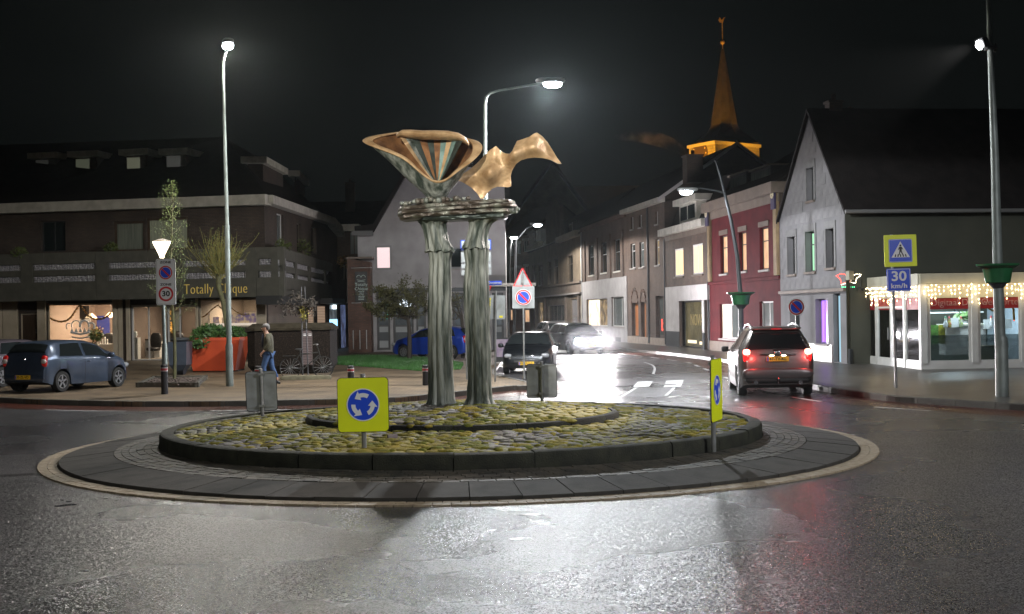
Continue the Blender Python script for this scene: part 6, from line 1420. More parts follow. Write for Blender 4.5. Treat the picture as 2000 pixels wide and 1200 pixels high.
for B_, lab in ((S1, 'icicle light chain over the left glass front and door'), (S2, 'icicle light chain over the wide panes with the red band')):
    e = E('icicle_lights', B_.o, atan2(B_.d.y, B_.d.x), lab, 'fairy lights', 'icicle lights on the print shop'); pt = []; s_ = .1; cab = MB()
    cab.tube([(0, -.12, zf0-.04), (B_.W, -.12, zf0-.04)], .008, 5)
    while s_ < B_.W:
        n_ = rnd.choice((1, 2, 3, 4, 5, 3)); cab.tube([(s_, -.12, zf0-.04), (s_, -.12, zf0-.06-.13*n_)], .003, 4)
        for k in range(n_): pt.append(Vector((s_+rnd.uniform(-.03, .03), -.13, zf0-.08-.13*k+rnd.uniform(-.04, .04))))
        s_ += rnd.uniform(.09, .16)
    cab.build('cable', m_swh, e); T(bulbs(pt, .017, g_bulb, 'bulb', e), kind='stuff')
lamp('fairy_glow', S2.o+S2.d*3+Vector((0, -.5, zf0-.2)), 14, (1, .75, .4), 'AREA', 6, aim=S2.o+S2.d*3+Vector((0, 2, zf0-.2)), shape=.3)
e = E('window_garland', EU(1920, 592, .3, S2), 0, 'garland with red and green lights inside the right pane', 'garland'); o_ = e.location
pl_ = [EU(u, v, .3, S2)-o_ for u, v in ((1920, 590), (1928, 600), (1938, 607), (1950, 605), (1962, 598), (1978, 592), (1980, 610), (1981, 630))]; pl_ = resample(pl_, .07)
mb = MB(); mb.tube(pl_, .035, 6); mb.build('tinsel', m_tin, e); bulbs(pl_[::3], .022, g_rb, 'bulb', e); bulbs(pl_[1::3], .02, g_gb, 'bulb', e); bulbs(pl_[2::3], .02, g_wb, 'bulb', e)
# jester hat light figure on the corner
Yj = 44.6; e = E('light_figure', P(1655, 562, Yj), 0, 'light figure of a jester hat in red, white and green bulbs at the shop corner', 'light figure'); o_ = e.location
J = lambda l: [P(u, v, Yj)-o_ for u, v in l]
for nm, mt, l in (('red_line', g_rb, ((1634, 539), (1642, 535), (1650, 536), (1657, 543), (1661, 551))), ('red_line', g_rb, ((1634, 539), (1641, 545), (1644, 556), (1653, 551), (1661, 551))), ('white_line', g_wb, ((1661, 551), (1664, 541), (1671, 536), (1681, 536), (1682, 538), (1673, 544), (1671, 554))), ('white_line', g_wb, ((1644, 556), (1660, 551), (1671, 554))), ('green_line', g_gb, ((1645, 561), (1669, 561)))):
    L2 = resample(J(l), .06); mb = MB(); mb.tube(J(l), .006, 4); c_ = mb.build(nm, m_blk, e); bulbs(L2, .019, mt, 'bulb', c_)
mb = MB(); mb.tube([P(1682, 540, Yj)-o_, P(1682, 565, Yj)-o_, P(1690, 562, Yj)-o_], .012, 5); mb.build('bracket', m_blk, e)
# corner wall bits: post box, plates, camera
cw = Bld('corner_wall', 'olive wall strip with dark plinth between the grey house and the glass shop', 'wall', GP(1656, 718.2), GP(1689, 715)); zq_ = cw.sz(1672, 548)[1]
cw.wall(m_side_, [], zq_+.3, y=-.02); cw.box('plinth', (0, cw.W, 0, cw.sz(1670, 681)[1]), -.09, -.021, m_dark); cw.box('coping', (-.1, cw.W+.4, zq_+.0, zq_+.32), -.15, -.021, m_fas)
def onw(name, u0, v0, u1, v1, d, mt, label, cat): r_ = cw.rect(u0, v0, u1, v1); e = E(name, wp(cw, r_[0], 0, r_[2]), atan2(cw.d.y, cw.d.x), label, cat); mb = MB(); mb.prism([(a+(r_[1]-r_[0])/2, b+(r_[3]-r_[2])/2) for a, b in rrect(r_[1]-r_[0], r_[3]-r_[2], .03)], -.025-d, -.023); mb.build('case', mt, e); return e, r_
e, r_ = onw('post_box', 1666, 649, 1681, 669, .16, m_swh, 'white wall post box below the small blue lettered plate', 'post box'); mb = MB(); mb.box(.05, -.20, (r_[3]-r_[2])*.7, r_[1]-r_[0]-.05, -.187, (r_[3]-r_[2])*.76); mb.build('slot', m_blk, e)
e, r_ = onw('wall_plate', 1665, 630, 1680, 639, .02, m_swh, 'small white plate with blue print above the post box', 'plate'); mb = MB(); mb.box(.05, -.052, .05, (r_[1]-r_[0])*.7, -.046, .11); mb.build('print', m_blu, e)
e = E('security_camera', P(1682, 567, 44.3), 0, 'pair of black security cameras under the jester hat', 'camera')
for dx_ in (-.08, .10): mb = MB(); mb.tube([(dx_, -.1, 0), (dx_, .15, .03)], .05, 10); mb.build('camera_body', m_blk, e)
mb = MB(); mb.tube([(0, .1, 0), (0, .3, .1)], .02, 6); mb.build('bracket', m_blk, e)
# ------------------------------------------------------------------ cars
def paint(name, c, rough=.28, metal=.4): return M(name, c, rough, metal, col2=tuple(x*.8 for x in c), vs=3, coat=.7, bump=.08, bs=160)
m_tyre = M('tyre rubber', .014, .8); m_rim = M('alloy rim', (.42, .43, .45), .3, .8); m_carglass = M('car glass', (.012, .015, .016), .04, spec=.8)
m_chrome = M('chrome', (.7, .7, .72), .15, 1); m_trim = M('black trim', .012, .6); m_plate = M('yellow number plate', (.75, .45, .02), .5, emit=(1, .6, .02), es=.03)
m_tail = M('red tail light', (.35, .008, .008), .15, coat=.6, emit=(1, .03, .02), es=.08); m_tailw = M('clear tail lens', (.5, .45, .42), .15, coat=.6); m_hl = M('headlight glass', (.35, .36, .38), .08, .3, coat=.6)
def interp(keys, t):
    if t <= keys[0][0]: return keys[0][1]
    for (a, va), (b, vb) in zip(keys, keys[1:]):
        if t <= b:
            f = (t-a)/(b-a); f = f*f*(3-2*f)*.5+f*.5; return va+(vb-va)*f
    return keys[-1][1]
def car(name, label, L, Wd, H, top, belt, wheels, pm, loc, rz, cat='car', glassr=(.16, .42, .45, .70), ws=(.58, .72), rw=(.02, .13), low=None, rails=False, plate_f=None, plate_r=None, rim5=5, on=None, wheelr=.31, lowm=None, spoiler=False, rearz=None, tumble=.42):
    e = E(name, loc, rz, label, cat); X = lambda t: (t-.5)*L
    wt = [(0, .80), (.03, .93), (.12, 1.0), (.8, 1.0), (.93, .93), (.985, .78), (1, .62)]
    T_ = sorted(set([0, .004, .012, .025, .04, .06, .08]+[i/40 for i in range(4, 39)]+[.96, .975, .988, .996, 1.0]+[w+dd/L for w in wheels for dd in [k*.055-wheelr-.08 for k in range(int((2*wheelr+.16)/.055)+2)] if 0 < w+dd/L < 1]))
    R = wheelr+.055
    def ring_(t):
        zt = interp(top, t); zb = min(interp(belt, t), zt-.03); w = Wd/2*interp(wt, t); wr = w-tumble*max(0, zt-zb)*(.9 if zt-zb > .2 else .6)-.03
        bot = .20+.10*max(0, (abs(t-.5)-.42)/.08); arch = 0
        for wh in wheels:
            d = abs(X(t)-X(wh))
            if d < R: arch = max(arch, wheelr+sqrt(R*R-d*d))
        lo = max(bot, arch); mid = max(lo+.01, zb-.42*(zb-bot) if lo < zb-.4*(zb-bot) else lo+.02)
        return [(0, zt), (wr*.55, zt-.006), (wr*.86, zt-.022), (wr, zt-.07 if zt-zb > .2 else zt-.03), (w*.985, zb+.0), (w, zb-.06), (w+.012, mid), (w-.004, lo+(mid-lo)*.4), (w-.02, lo), (w-.16, max(lo, bot)+.0), (0, max(bot, lo))]
    vs = []; fs = []; rings_ = [ring_(t) for t in T_]; k = len(rings_[0]); n = 2*k-2
    for t, r in zip(T_, rings_):
        full = r+[(-a, b) for a, b in r[-2:0:-1]]
        vs += [(X(t), a, b) for a, b in full]
    for i in range(len(T_)-1):
        for j in range(n): fs.append((i*n+j, i*n+(j+1) % n, (i+1)*n+(j+1) % n, (i+1)*n+j))
    fs += [tuple(range(n)), tuple((len(T_)-1)*n+j for j in range(n))]
    mb = MB(); mb.add(vs, fs)
    if lowm:      # darker lower cladding
        for i, f in enumerate(mb.f):
            if all(mb.v[q][2] < .46 for q in f): mb.m[i] = 1
    body = mb.build('body', [pm, lowm or pm], e, 38)
    # glass patches follow the body surface
    def side(t, q, s, off=.008):
        r = ring_(t); a, b = r[4], r[3]; return (X(t), s*(a[0]+(b[0]-a[0])*q+off), a[1]+(b[1]-a[1])*q+.004)
    ga = glassr
    segs = [(ga[0], ga[1]), (ga[2], ga[3])]
    for si, (a, b) in enumerate(segs):
        for s in (1, -1):
            vs = []; m = 8
            for i in range(m+1):
                f = i/m; tb = a+(b-a)*f
                ta = (a+(.05 if si == 0 else .0))+((b-(.10 if si == 1 else 0))-(a+(.05 if si == 0 else 0)))*f
                vs += [side(tb, .08, s), side((ta+tb)/2, .5, s, .010), side(ta, .93, s)]
            fs = [(3*i+j, 3*i+3+j, 3*i+4+j, 3*i+1+j) for i in range(m) for j in (0, 1)]
            MB().add(vs, fs).build('side_window', m_carglass, e, 60)
    def topsurf(t, f, off=.010):
        r = ring_(t); P_ = r[:4]; f_ = abs(f)*3*.98; i = min(2, int(f_)); g = f_-i; a, b = P_[i], P_[i+1]
        return (a[0]+(b[0]-a[0])*g)*(1 if f >= 0 else -1), a[1]+(b[1]-a[1])*g+off
    for nm, (a, b), fr in (('windscreen', ws, .92), ('rear_window', rw, .86)):
        vs = []; m = 8; nn = 8; sgn = 1 if nm == 'windscreen' else -1
        for i in range(nn+1):
            t = a+(b-a)*i/nn
            for j in range(m+1):
                f = (-1+2*j/m)*fr; y, z = topsurf(t, f, .012); vs.append((X(t)+sgn*.008, y, z))
        MB().add(vs, [(i*(m+1)+j, i*(m+1)+j+1, (i+1)*(m+1)+j+1, (i+1)*(m+1)+j) for i in range(nn) for j in range(m)]).build(nm, m_carglass, e, 60)
    # wheels
    wm = MB(); wr = wheelr; wm.lathe([(wr*.62, -.02), (wr*.66, -.10), (wr*.95, -.10), (wr, -.06), (wr, .06), (wr*.95, .10), (wr*.66, .10), (wr*.62, .02)], 24, M=Matrix.Rotation(pi/2, 4, 'X')); ty = wm.mesh('tyre', m_tyre, 50)
    rm = MB(); rm.lathe([(wr*.12, -.075), (wr*.14, -.085)], 12, M=Matrix.Rotation(pi/2, 4, 'X')); 
    for q in range(rim5):
        a = 2*pi*q/rim5; rm.box(-.028, -.085, .02, .028, -.05, wr*.62, M=Matrix.Rotation(a, 4, 'Y'))
    for q in range(24):
        a, b = 2*pi*q/24, 2*pi*(q+1)/24; rm.prism([(wr*.58*cos(a), wr*.58*sin(a)), (wr*.66*cos(a), wr*.66*sin(a)), (wr*.66*cos(b), wr*.66*sin(b)), (wr*.58*cos(b), wr*.58*sin(b))], -.095, -.04)
    rimme = rm.mesh('rim', m_rim, 40)
    hub = MB(); hub.lathe([(wr*.6, -.03), (wr*.6, .03)], 20, M=Matrix.Rotation(pi/2, 4, 'X')); hubme = hub.mesh('brake_disc', m_trim)
    for wh in wheels:
        for s in (1, -1):
            w_ = O('wheel', ty, e, (X(wh), s*(Wd/2-.125), wr), (0, 0, 0 if s < 0 else pi)); O('rim', rimme, w_); O('brake_disc', hubme, w_)
    # doors seams, handles, mirrors
    for s in (1, -1):
        for t in ((ga[2]+ga[3])/2+.12, ga[1]+.015):
            vs = []; 
            for q in range(5): r = ring_(t); seq = [r[4], r[5], r[6], r[7], r[8]]; vs += [(X(t)-.006, s*(seq[q][0]+.005), seq[q][1]), (X(t)+.006, s*(seq[q][0]+.005), seq[q][1])]
            MB().add(vs, [(2*q, 2*q+1, 2*q+3, 2*q+2) for q in range(4)]).build('door_seam', m_trim, e)
        r = ring_(ga[2]+.03); mb = MB(); mb.sell((X(ga[2]+.03), s*(r[5][0]+.015), r[5][1]-.06), (.09, .02, .018), .8, 8, 6); mb.build('door_handle', pm, e, 60)
        tm = ga[3]-.03; r = ring_(tm); mb = MB(); mb.sell((X(tm), s*(r[4][0]+.13), r[4][1]+.06), (.07, .10, .075), .7, 10, 8); mb.tube([(X(tm), s*(r[4][0]-.02), r[4][1]+.01), (X(tm), s*(r[4][0]+.08), r[4][1]+.04)], .02, 6); mb.build('mirror', m_trim if on else pm, e, 60)
        # lights
        zt_ = interp(top, .975); r = ring_(.955); mb = MB(); mb.sell((X(.955), s*(r[4][0]-.10), min(zt_, .78)-.06), (.15, .14, .085), .7, 12, 8); mb.build('headlight', (on or {}).get('head', m_hl), e, 60)
        zl = rearz or interp(belt, .05)-.08; r = ring_(.02); mb = MB(); mb.sell((X(.022), s*(Wd/2*.80), zl), (.07, .085, .165), .6, 12, 8); tl = mb.build('tail_light', (on or {}).get('tail', m_tail), e, 60)
        mb = MB(); mb.sell((X(.012), s*(Wd/2*.80), zl+(.09 if on else .0)), (.065, .085, .07), .7, 10, 6); mb.build('lamp_lens', (on or {}).get('tailhot', m_tailw), tl, 60)
    # bumpers / grille / plates
    mb = MB(); mb.sell((X(1)-.02, 0, .42), (.04, Wd*.26, .07), .5, 12, 6); mb.build('grille', m_trim, e, 60)
    mb = MB(); mb.tube([(X(1)-.0, -Wd*.24, .50), (X(1)+.022, 0, .50), (X(1), Wd*.24, .50)], .011, 6); mb.build('grille_bar', m_chrome, e, 60)
    for s, tx, pz in ((1, plate_f, .36), (-1, plate_r, None)):
        if tx is None: continue
        body_, pz = (tx if isinstance(tx, tuple) else (tx, pz or .40)); xx = X(1 if s > 0 else 0)+s*.035
        mb = MB(); mb.prism(rrect(.52, .11, .01), -.006, .006, M=Matrix.Translation((xx, 0, pz)) @ Matrix.Rotation(pi/2*s, 4, 'Z')); pl_ = mb.build('number_plate', m_plate, e)
        text('plate_lettering', body_, .10, m_blk, pl_, (xx+s*.008, 0, pz), rot=(pi/2, 0, pi/2*s), ext=.001, sx=1.0, bold=.002)
        mb = MB(); mb.box(-.25, -.008, -.05, -.215, .008, .05, M=Matrix.Translation((xx, 0, pz)) @ Matrix.Rotation(pi/2*s, 4, 'Z')); mb.build('blue_strip', m_blu, pl_)
    if rails:
        for s in (1, -1):
            pts_ = [(X(t), s*(ring_(t)[3][0]-.04), ring_(t)[2][1]+h) for t, h in ((.10, .0), (.13, .06), (.3, .075), (.5, .065), (.56, .0))]
            mb = MB(); mb.tube(pts_, .02, 8); mb.build('roof_rail', m_rim, e, 60)
    mb = MB(); mb.box(X(.5)-.0, 0, 0, X(.5)+.001, .001, .001)
    return e, X, ring_
small_top = [(0, .62), (.004, .86), (.02, .98), (.045, 1.18), (.09, 1.34), (.16, 1.40), (.35, 1.425), (.5, 1.40), (.60, 1.32), (.70, 1.14), (.78, .97), (.88, .88), (.96, .76), (.99, .62), (1, .48)]
small_belt = [(0, .60), (.02, .92), (.1, .96), (.5, .93), (.72, .90), (.85, .80), (1, .46)]
m_twi = paint('blue grey car paint', (.065, .09, .14)); m_pur = paint('purple grey car paint', (.12, .10, .12)); m_cblu = paint('bright blue car paint', (.012, .05, .36)); m_cblk = paint('black car paint', (.008, .010, .013)); m_silver = paint('silver grey car paint', (.135, .118, .11), .32, .5); m_cdk = paint('dark brown grey car paint', (.07, .06, .06))
def body_at(u, v, hd, tL, side, L, Wd, z=.12):   # ground point of one wheel -> car centre
    g = G(u, v, z); f = Vector((sin(hd), cos(hd), 0)); r = Vector((cos(hd), -sin(hd), 0)); c = g-f*((tL-.5)*L)-r*side*(Wd/2-.05); return Vector((c.x, c.y, z)), pi/2-hd
hd = radians(21)
loc, rz = body_at(122, 766, hd, .17, 1, 3.6, 1.65)
twi, X_, R_ = car('parked_car', 'blue grey parked hatchback with yellow plate 35-ZL-VD near the tree bed', 3.6, 1.65, 1.47, small_top, small_belt, (.17, .83), m_twi, loc, rz, glassr=(.14, .40, .43, .72), ws=(.585, .755), rw=(.034, .085), plate_r=('35-ZL-VD', .43), wheelr=.29, rearz=.86)
for s in (1,): mb = MB(); mb.sell((X_(0)+.02, 0, .40), (.06, .70, .10), .6, 14, 6); mb.build('bumper', m_twi, twi, 60)
mb = MB(); mb.tube([(X_(.035), -.02, 1.00), (X_(.028), .28, 1.02)], .012, 6); mb.build('wiper', m_trim, twi)
mb = MB(); mb.sell((X_(.012), 0, .90), (.012, .05, .06), .8, 8, 6); mb.build('badge', m_chrome, twi)
loc, rz = body_at(6, 757, hd, .17, 1, 4.1, 1.75)
car('parked_car', 'purple grey car cut by the left edge with a bright alloy wheel', 4.1, 1.75, 1.47, small_top, small_belt, (.17, .82), m_pur, loc, rz, glassr=(.14, .40, .43, .72), ws=(.585, .755), rw=(.034, .085), wheelr=.31, rim5=7)
hd = radians(-60)
c_ = P(853, 690, 57.0); c_.z = .12
car('parked_car', 'bright blue parked hatchback behind the sculpture columns', 4.0, 1.7, 1.45, small_top, small_belt, (.18, .81), m_cblu, c_, pi/2-hd, glassr=(.12, .38, .41, .72), ws=(.585, .755), rw=(.034, .085), wheelr=.30, rim5=8)
g_ = G(1035, 735, 0); c_ = Vector((P(1038, 700, 43).x, 45.0, 0))
pg, X_, R_ = car('parked_car', 'black parked hatchback facing the viewer behind the grey sign back', 3.95, 1.72, 1.47, small_top, small_belt, (.18, .81), m_cblk, c_, radians(-95), glassr=(.12, .38, .41, .72), ws=(.585, .755), rw=(.034, .085), plate_f=('83-XRG-7', .38), wheelr=.30)
for s in (1, -1): mb = MB(); mb.tube([(X_(.99)-.02, s*.02, .62), (X_(.99)+.0, s*.34, .64), (X_(.99)-.03, s*.42, .54)], .012, 6); mb.build('chrome_trim', m_chrome, pg, 60)
for s in (.35, -.38): mb = MB(); mb.sell((X_(.46), s, 1.12), (.06, .13, .17), .8, 10, 8); mb.build('headrest', m_trim, pg, 60)
# oncoming car with headlights
g_hl = glow('headlight', (1, .95, 1), 6000)
oc_top = [(0, .62), (.004, .95), (.02, 1.05), (.05, 1.25), (.10, 1.48), (.2, 1.54), (.45, 1.55), (.56, 1.50), (.64, 1.36), (.74, 1.08), (.86, 1.0), (.95, .88), (.99, .7), (1, .5)]
oc_belt = [(0, .7), (.02, 1.0), (.1, 1.04), (.5, 1.0), (.72, .97), (.85, .9), (1, .48)]
oc, X_, R_ = car('oncoming_car', 'black oncoming car with two glaring headlights on the wet street', 4.3, 1.8, 1.55, oc_top, oc_belt, (.19, .81), m_cblk, Vector((P(1128, 680, 63).x, 64.2, 0)), radians(-74), glassr=(.14, .40, .43, .72), ws=(.60, .745), rw=(.034, .085), plate_f=('XX-82-PK', .42), wheelr=.33, on={'tail': m_tail, 'tailhot': m_tail, 'head': m_hl})
ocM = Matrix.Translation(oc.location) @ Matrix.Rotation(radians(-74), 4, 'Z')
fwd = (ocM.to_3x3() @ Vector((1, 0, 0))).normalized()
for s in (1, -1):
    mb = MB(); mb.sell((X_(.995), s*.60, .70), (.06, .15, .10), .9, 12, 8); mb.build('headlight_bulb', g_hl, oc, 60)
    p = ocM @ Vector((X_(1)+.25, s*.60, .70)); q = P(1150+s*-30, 770, 40); lamp('headlight_beam', p, 9000, (1, .93, .97), 'SPOT', .05, 36, .9, p+Vector((fwd.x*10-1.7, fwd.y*10, -.6)))
car('waiting_car', 'dark car standing behind the oncoming car with glaring headlights', 4.4, 1.8, 1.55, oc_top, oc_belt, (.19, .81), m_cdk, Vector((P(1090, 660, 76).x, 77.5, 0)), radians(-76), glassr=(.14, .40, .43, .72), ws=(.60, .745), rw=(.034, .085), wheelr=.33)
# silver car driving away
g_tail = glow('lit tail light', (1, .16, .12), 16); m_tl = M('glowing red lens', (.5, .01, .01), .15, coat=.6, emit=(1, .02, .02), es=1.3)
suv_top = [(0, .55), (.004, .80), (.010, 1.08), (.035, 1.30), (.065, 1.52), (.10, 1.63), (.2, 1.67), (.45, 1.67), (.55, 1.62), (.64, 1.46), (.73, 1.16), (.86, 1.06), (.95, .95), (.99, .8), (1, .55)]
suv_belt = [(0, .75), (.012, 1.04), (.1, 1.08), (.5, 1.05), (.72, 1.0), (.85, .95), (1, .5)]
hd = radians(5.2); f = Vector((sin(hd), cos(hd), 0)); rc = Vector((P(1519, 700, 30.2).x, 30.2, 0))
suv, X_, R_ = car('driving_car', 'silver grey off-road car driving away with red tail lights and roof rails', 4.35, 1.80, 1.68, suv_top, suv_belt, (.185, .80), m_silver, rc+f*2.175, pi/2-hd, glassr=(.10, .40, .43, .70), ws=(.585, .725), rw=(.0165, .068), plate_r=('47-TV-KL', .905), wheelr=.345, on={'tail': m_tl, 'tailhot': g_tail, 'head': m_hl}, rails=True, lowm=M('grey lower cladding', (.07, .065, .065), .45), rearz=.98, tumble=.52)
mb = MB(); mb.sell((X_(0)+.0, 0, .56), (.09, .84, .13), .45, 16, 8); mb.build('bumper', M('grey bumper', (.11, .10, .10), .35, .3), suv, 60)
mb = MB(); mb.sell((X_(0)-.0, 0, .40), (.08, .78, .07), .45, 16, 6); mb.build('lower_bumper', m_trim, suv, 60)
for s in (.52, -.52): mb = MB(); mb.tube([(X_(0)+.1, s, .36), (X_(0)-.085, s, .35)], [.045, .05], 12); mb.build('exhaust_pipe', m_chrome, suv, 50)
mb = MB(); mb.tube([(X_(0)+.1, 0, .36), (X_(0)-.10, 0, .34), (X_(0)-.12, 0, .42)], .022, 8); mb.sell((X_(0)-.12, 0, .44), (.03, .03, .03), 1, 8, 6); mb.build('tow_bar', m_chrome, suv, 60)
mb = MB(); mb.tube([(X_(0)-.012, -.42, 1.005), (X_(0)-.03, 0, 1.0), (X_(0)-.012, .42, 1.005)], .017, 8); mb.build('chrome_strip', m_chrome, suv, 60)
mb = MB(); mb.sell((X_(0)-.02, 0, 1.05), (.02, .075, .06), .9, 14, 8); mb.build('badge', m_chrome, suv, 60)
mb = MB(); mb.sell((X_(.075), 0, 1.625), (.15, .62, .035), .5, 16, 6); sp_ = mb.build('spoiler', m_silver, suv, 60); mb = MB(); mb.sell((X_(.045), 0, 1.615), (.035, .14, .022), .7, 12, 6); mb.build('brake_light', M('high brake light', (.3, .01, .02), .3, emit=(1, .05, .05), es=.25), sp_, 60)
mb = MB(); mb.tube([(X_(.012)-.03, .05, 1.13), (X_(.014)-.03, -.30, 1.14)], .014, 6); mb.sell((X_(.012)-.02, .05, 1.12), (.03, .05, .03), .9, 8, 6); mb.build('wiper', m_trim, suv)
for s in (.14, -.14): mb = MB(); mb.sell((X_(0)-.045, s, .985), (.015, .06, .012), .9, 8, 6); mb.build('plate_light', glow('plate light', (1, .8, .5), 14), suv)
mb = MB(); mb.box(X_(.004), -.62, .62, X_(.004)+.002, .62, .64); 
lamp('tail_light_glow', rc+Vector((-.62, -.12, .98)), 14, (1, .05, .04), 'POINT', .05); lamp('tail_light_glow', rc+Vector((.68, -.12, .98)), 14, (1, .05, .04), 'POINT', .05)
# ------------------------------------------------------------------ the walking man
def skin_mesh(name, joints, edges, radii, mat, parent, root=0, sub=2, cut=None):
    me = bpy.data.meshes.new(name); me.from_pydata([tuple(j) for j in joints], edges, []); me.materials.append(mat)
    o = O(name, me, parent); sk_ = o.modifiers.new('skin', 'SKIN'); sk_.use_smooth_shade = True
    for i, r in enumerate(radii):
        d = me.skin_vertices[0].data[i]; d.radius = (r, r) if not isinstance(r, tuple) else r; d.use_root = (i == root)
    sb_ = o.modifiers.new('sub', 'SUBSURF'); sb_.levels = sub; sb_.render_levels = sub
    return o
pm_ = P(524, 760, 37.2); mn = E('person', (pm_.x, 37.2, .12), radians(0), 'man in a dark olive jacket and blue jeans walking past the brown kiosk', 'person')
m_skin = M('skin', (.42, .24, .17), .55); m_jack = M('olive jacket', (.075, .07, .04), .75, col2=(.045, .042, .025), vs=9, bump=.5, bs=25); m_jean = M('blue jeans', (.05, .10, .22), .85, col2=(.03, .07, .17), vs=8, bump=.3, bs=30); m_hair = M('grey hair', (.12, .115, .11), .8, col2=(.20, .19, .185), vs=20, bump=.8, bs=60); m_shirt = M('navy shirt', (.012, .014, .03), .8); m_shoe = M('dark shoe', .02, .5)
# faces left (-x), walking
J = {'pel': (.02, 0, .93), 'sp': (.02, 0, 1.12), 'ch': (.01, 0, 1.34), 'nk': (-.03, 0, 1.50), 'hd': (-.065, 0, 1.60), 'hd2': (-.07, 0, 1.70),
     'hl': (.0, -.10, .90), 'kl': (-.12, -.10, .50), 'al': (-.06, -.09, .10), 'tl': (-.22, -.09, .04), 'hr': (.05, .10, .90), 'kr': (.10, .09, .50), 'ar': (.26, .09, .14), 'tr': (.16, .09, .05),
     'sl': (.02, -.20, 1.42), 'el': (.08, -.25, 1.15), 'wl': (-.08, -.25, .95), 'pl': (-.13, -.25, .90), 'sr': (.02, .20, 1.42), 'er': (.06, .25, 1.15), 'wr': (-.10, .25, .98), 'pr': (-.15, .25, .93)}
nm_ = list(J); ix = {k: i for i, k in enumerate(nm_)}
ed = [('pel', 'sp'), ('sp', 'ch'), ('ch', 'nk'), ('nk', 'hd'), ('hd', 'hd2'), ('pel', 'hl'), ('hl', 'kl'), ('kl', 'al'), ('al', 'tl'), ('pel', 'hr'), ('hr', 'kr'), ('kr', 'ar'), ('ar', 'tr'), ('ch', 'sl'), ('sl', 'el'), ('el', 'wl'), ('wl', 'pl'), ('ch', 'sr'), ('sr', 'er'), ('er', 'wr'), ('wr', 'pr')]
rad = {'pel': .13, 'sp': .12, 'ch': .13, 'nk': .055, 'hd': .085, 'hd2': .08, 'hl': .09, 'hr': .09, 'kl': .06, 'kr': .06, 'al': .045, 'ar': .045, 'tl': .035, 'tr': .035, 'sl': .065, 'sr': .065, 'el': .045, 'er': .045, 'wl': .03, 'wr': .03, 'pl': .032, 'pr': .032}
JJ = [J[k] for k in nm_]; EE = [(ix[a], ix[b]) for a, b in ed]; RR = [rad[k] for k in nm_]
for hnd, sy in (('pl', -1), ('pr', 1)):
    b0 = Vector(J[hnd])
    for q in range(4):
        p1 = b0+Vector((-.02-.008*(1-abs(q-1.5)/1.5), (q-1.5)*.017, -.035)); p2 = p1+Vector((.004, 0, -.032)); p3 = p2+Vector((.014, 0, -.02+.004*abs(q-1)))
        i0 = len(JJ); JJ += [tuple(p1), tuple(p2), tuple(p3)]; EE += [(ix[hnd], i0), (i0, i0+1), (i0+1, i0+2)]; RR += [.009, .008, .007]
    i0 = len(JJ); JJ += [tuple(b0+Vector((-.035, -.0, -.005))), tuple(b0+Vector((-.055, .0, -.03)))]; EE += [(ix[hnd], i0), (i0, i0+1)]; RR += [.010, .008]
skin_mesh('body', JJ, EE, RR, m_skin, mn, 0, 1)
sub_ = ['sp', 'ch', 'sl', 'el', 'wl', 'sr', 'er', 'wr']
def garm(name, pts, ed_, rr, m): return skin_mesh(name, pts, ed_, rr, m, mn, 0, 2)
garm('jacket', [(.03, 0, .86), (.03, 0, 1.02), (.03, 0, 1.2), (.03, 0, 1.36), (.0, 0, 1.47), (.03, -.19, 1.41), (.10, -.26, 1.17), (-.04, -.26, .99), (.03, .19, 1.41), (.08, .26, 1.17), (-.07, .26, 1.0)],
     [(0, 1), (1, 2), (2, 3), (3, 4), (3, 5), (5, 6), (6, 7), (3, 8), (8, 9), (9, 10)], [(.16, .19), (.165, .20), (.155, .19), (.15, .19), (.08, .09), .088, .072, .058, .088, .072, .058], m_jack)
garm('jeans', [(.02, 0, .95), (.0, -.10, .86), (-.11, -.10, .50), (-.055, -.09, .13), (.05, .10, .86), (.10, .09, .50), (.25, .09, .17)], [(0, 1), (1, 2), (2, 3), (0, 4), (4, 5), (5, 6)], [.14, .105, .078, .065, .105, .078, .065], m_jean)
for x_, y_, z_, r_ in ((-.13, -.09, .045, -.0), (.22, .09, .085, .5)): mb = MB(); mb.sell((0, 0, 0), (.14, .05, .045), .7, 12, 8, M=Matrix.Translation((x_, y_, z_)) @ Matrix.Rotation(r_, 4, 'Y')); mb.build('shoe', m_shoe, mn, 60)
mb = MB(); mb.sell((-.035, 0, 1.705), (.105, .088, .075), .9, 16, 10); mb.sell((.02, 0, 1.66), (.055, .08, .085), .9, 12, 8); mb.build('hair', m_hair, mn, 70)
mb = MB(); mb.sell((-.155, 0, 1.625), (.022, .012, .022), .8, 8, 6); mb.sell((-.145, 0, 1.575), (.012, .025, .006), .8, 8, 6); mb.build('nose', m_skin, mn, 70)
mb = MB(); mb.sell((-.04, -.088, 1.63), (.018, .01, .03), .8, 8, 6); mb.build('ear', m_skin, mn, 70)
for s in (1, -1): mb = MB(); mb.sell((-.142, s*.03, 1.645), (.008, .012, .008), .9, 8, 6); mb.build('eye', m_blk, mn, 70)
mb = MB(); mb.sell((-.13, 0, 1.28), (.04, .075, .20), .8, 10, 8); mb.build('shirt', m_shirt, mn, 70)
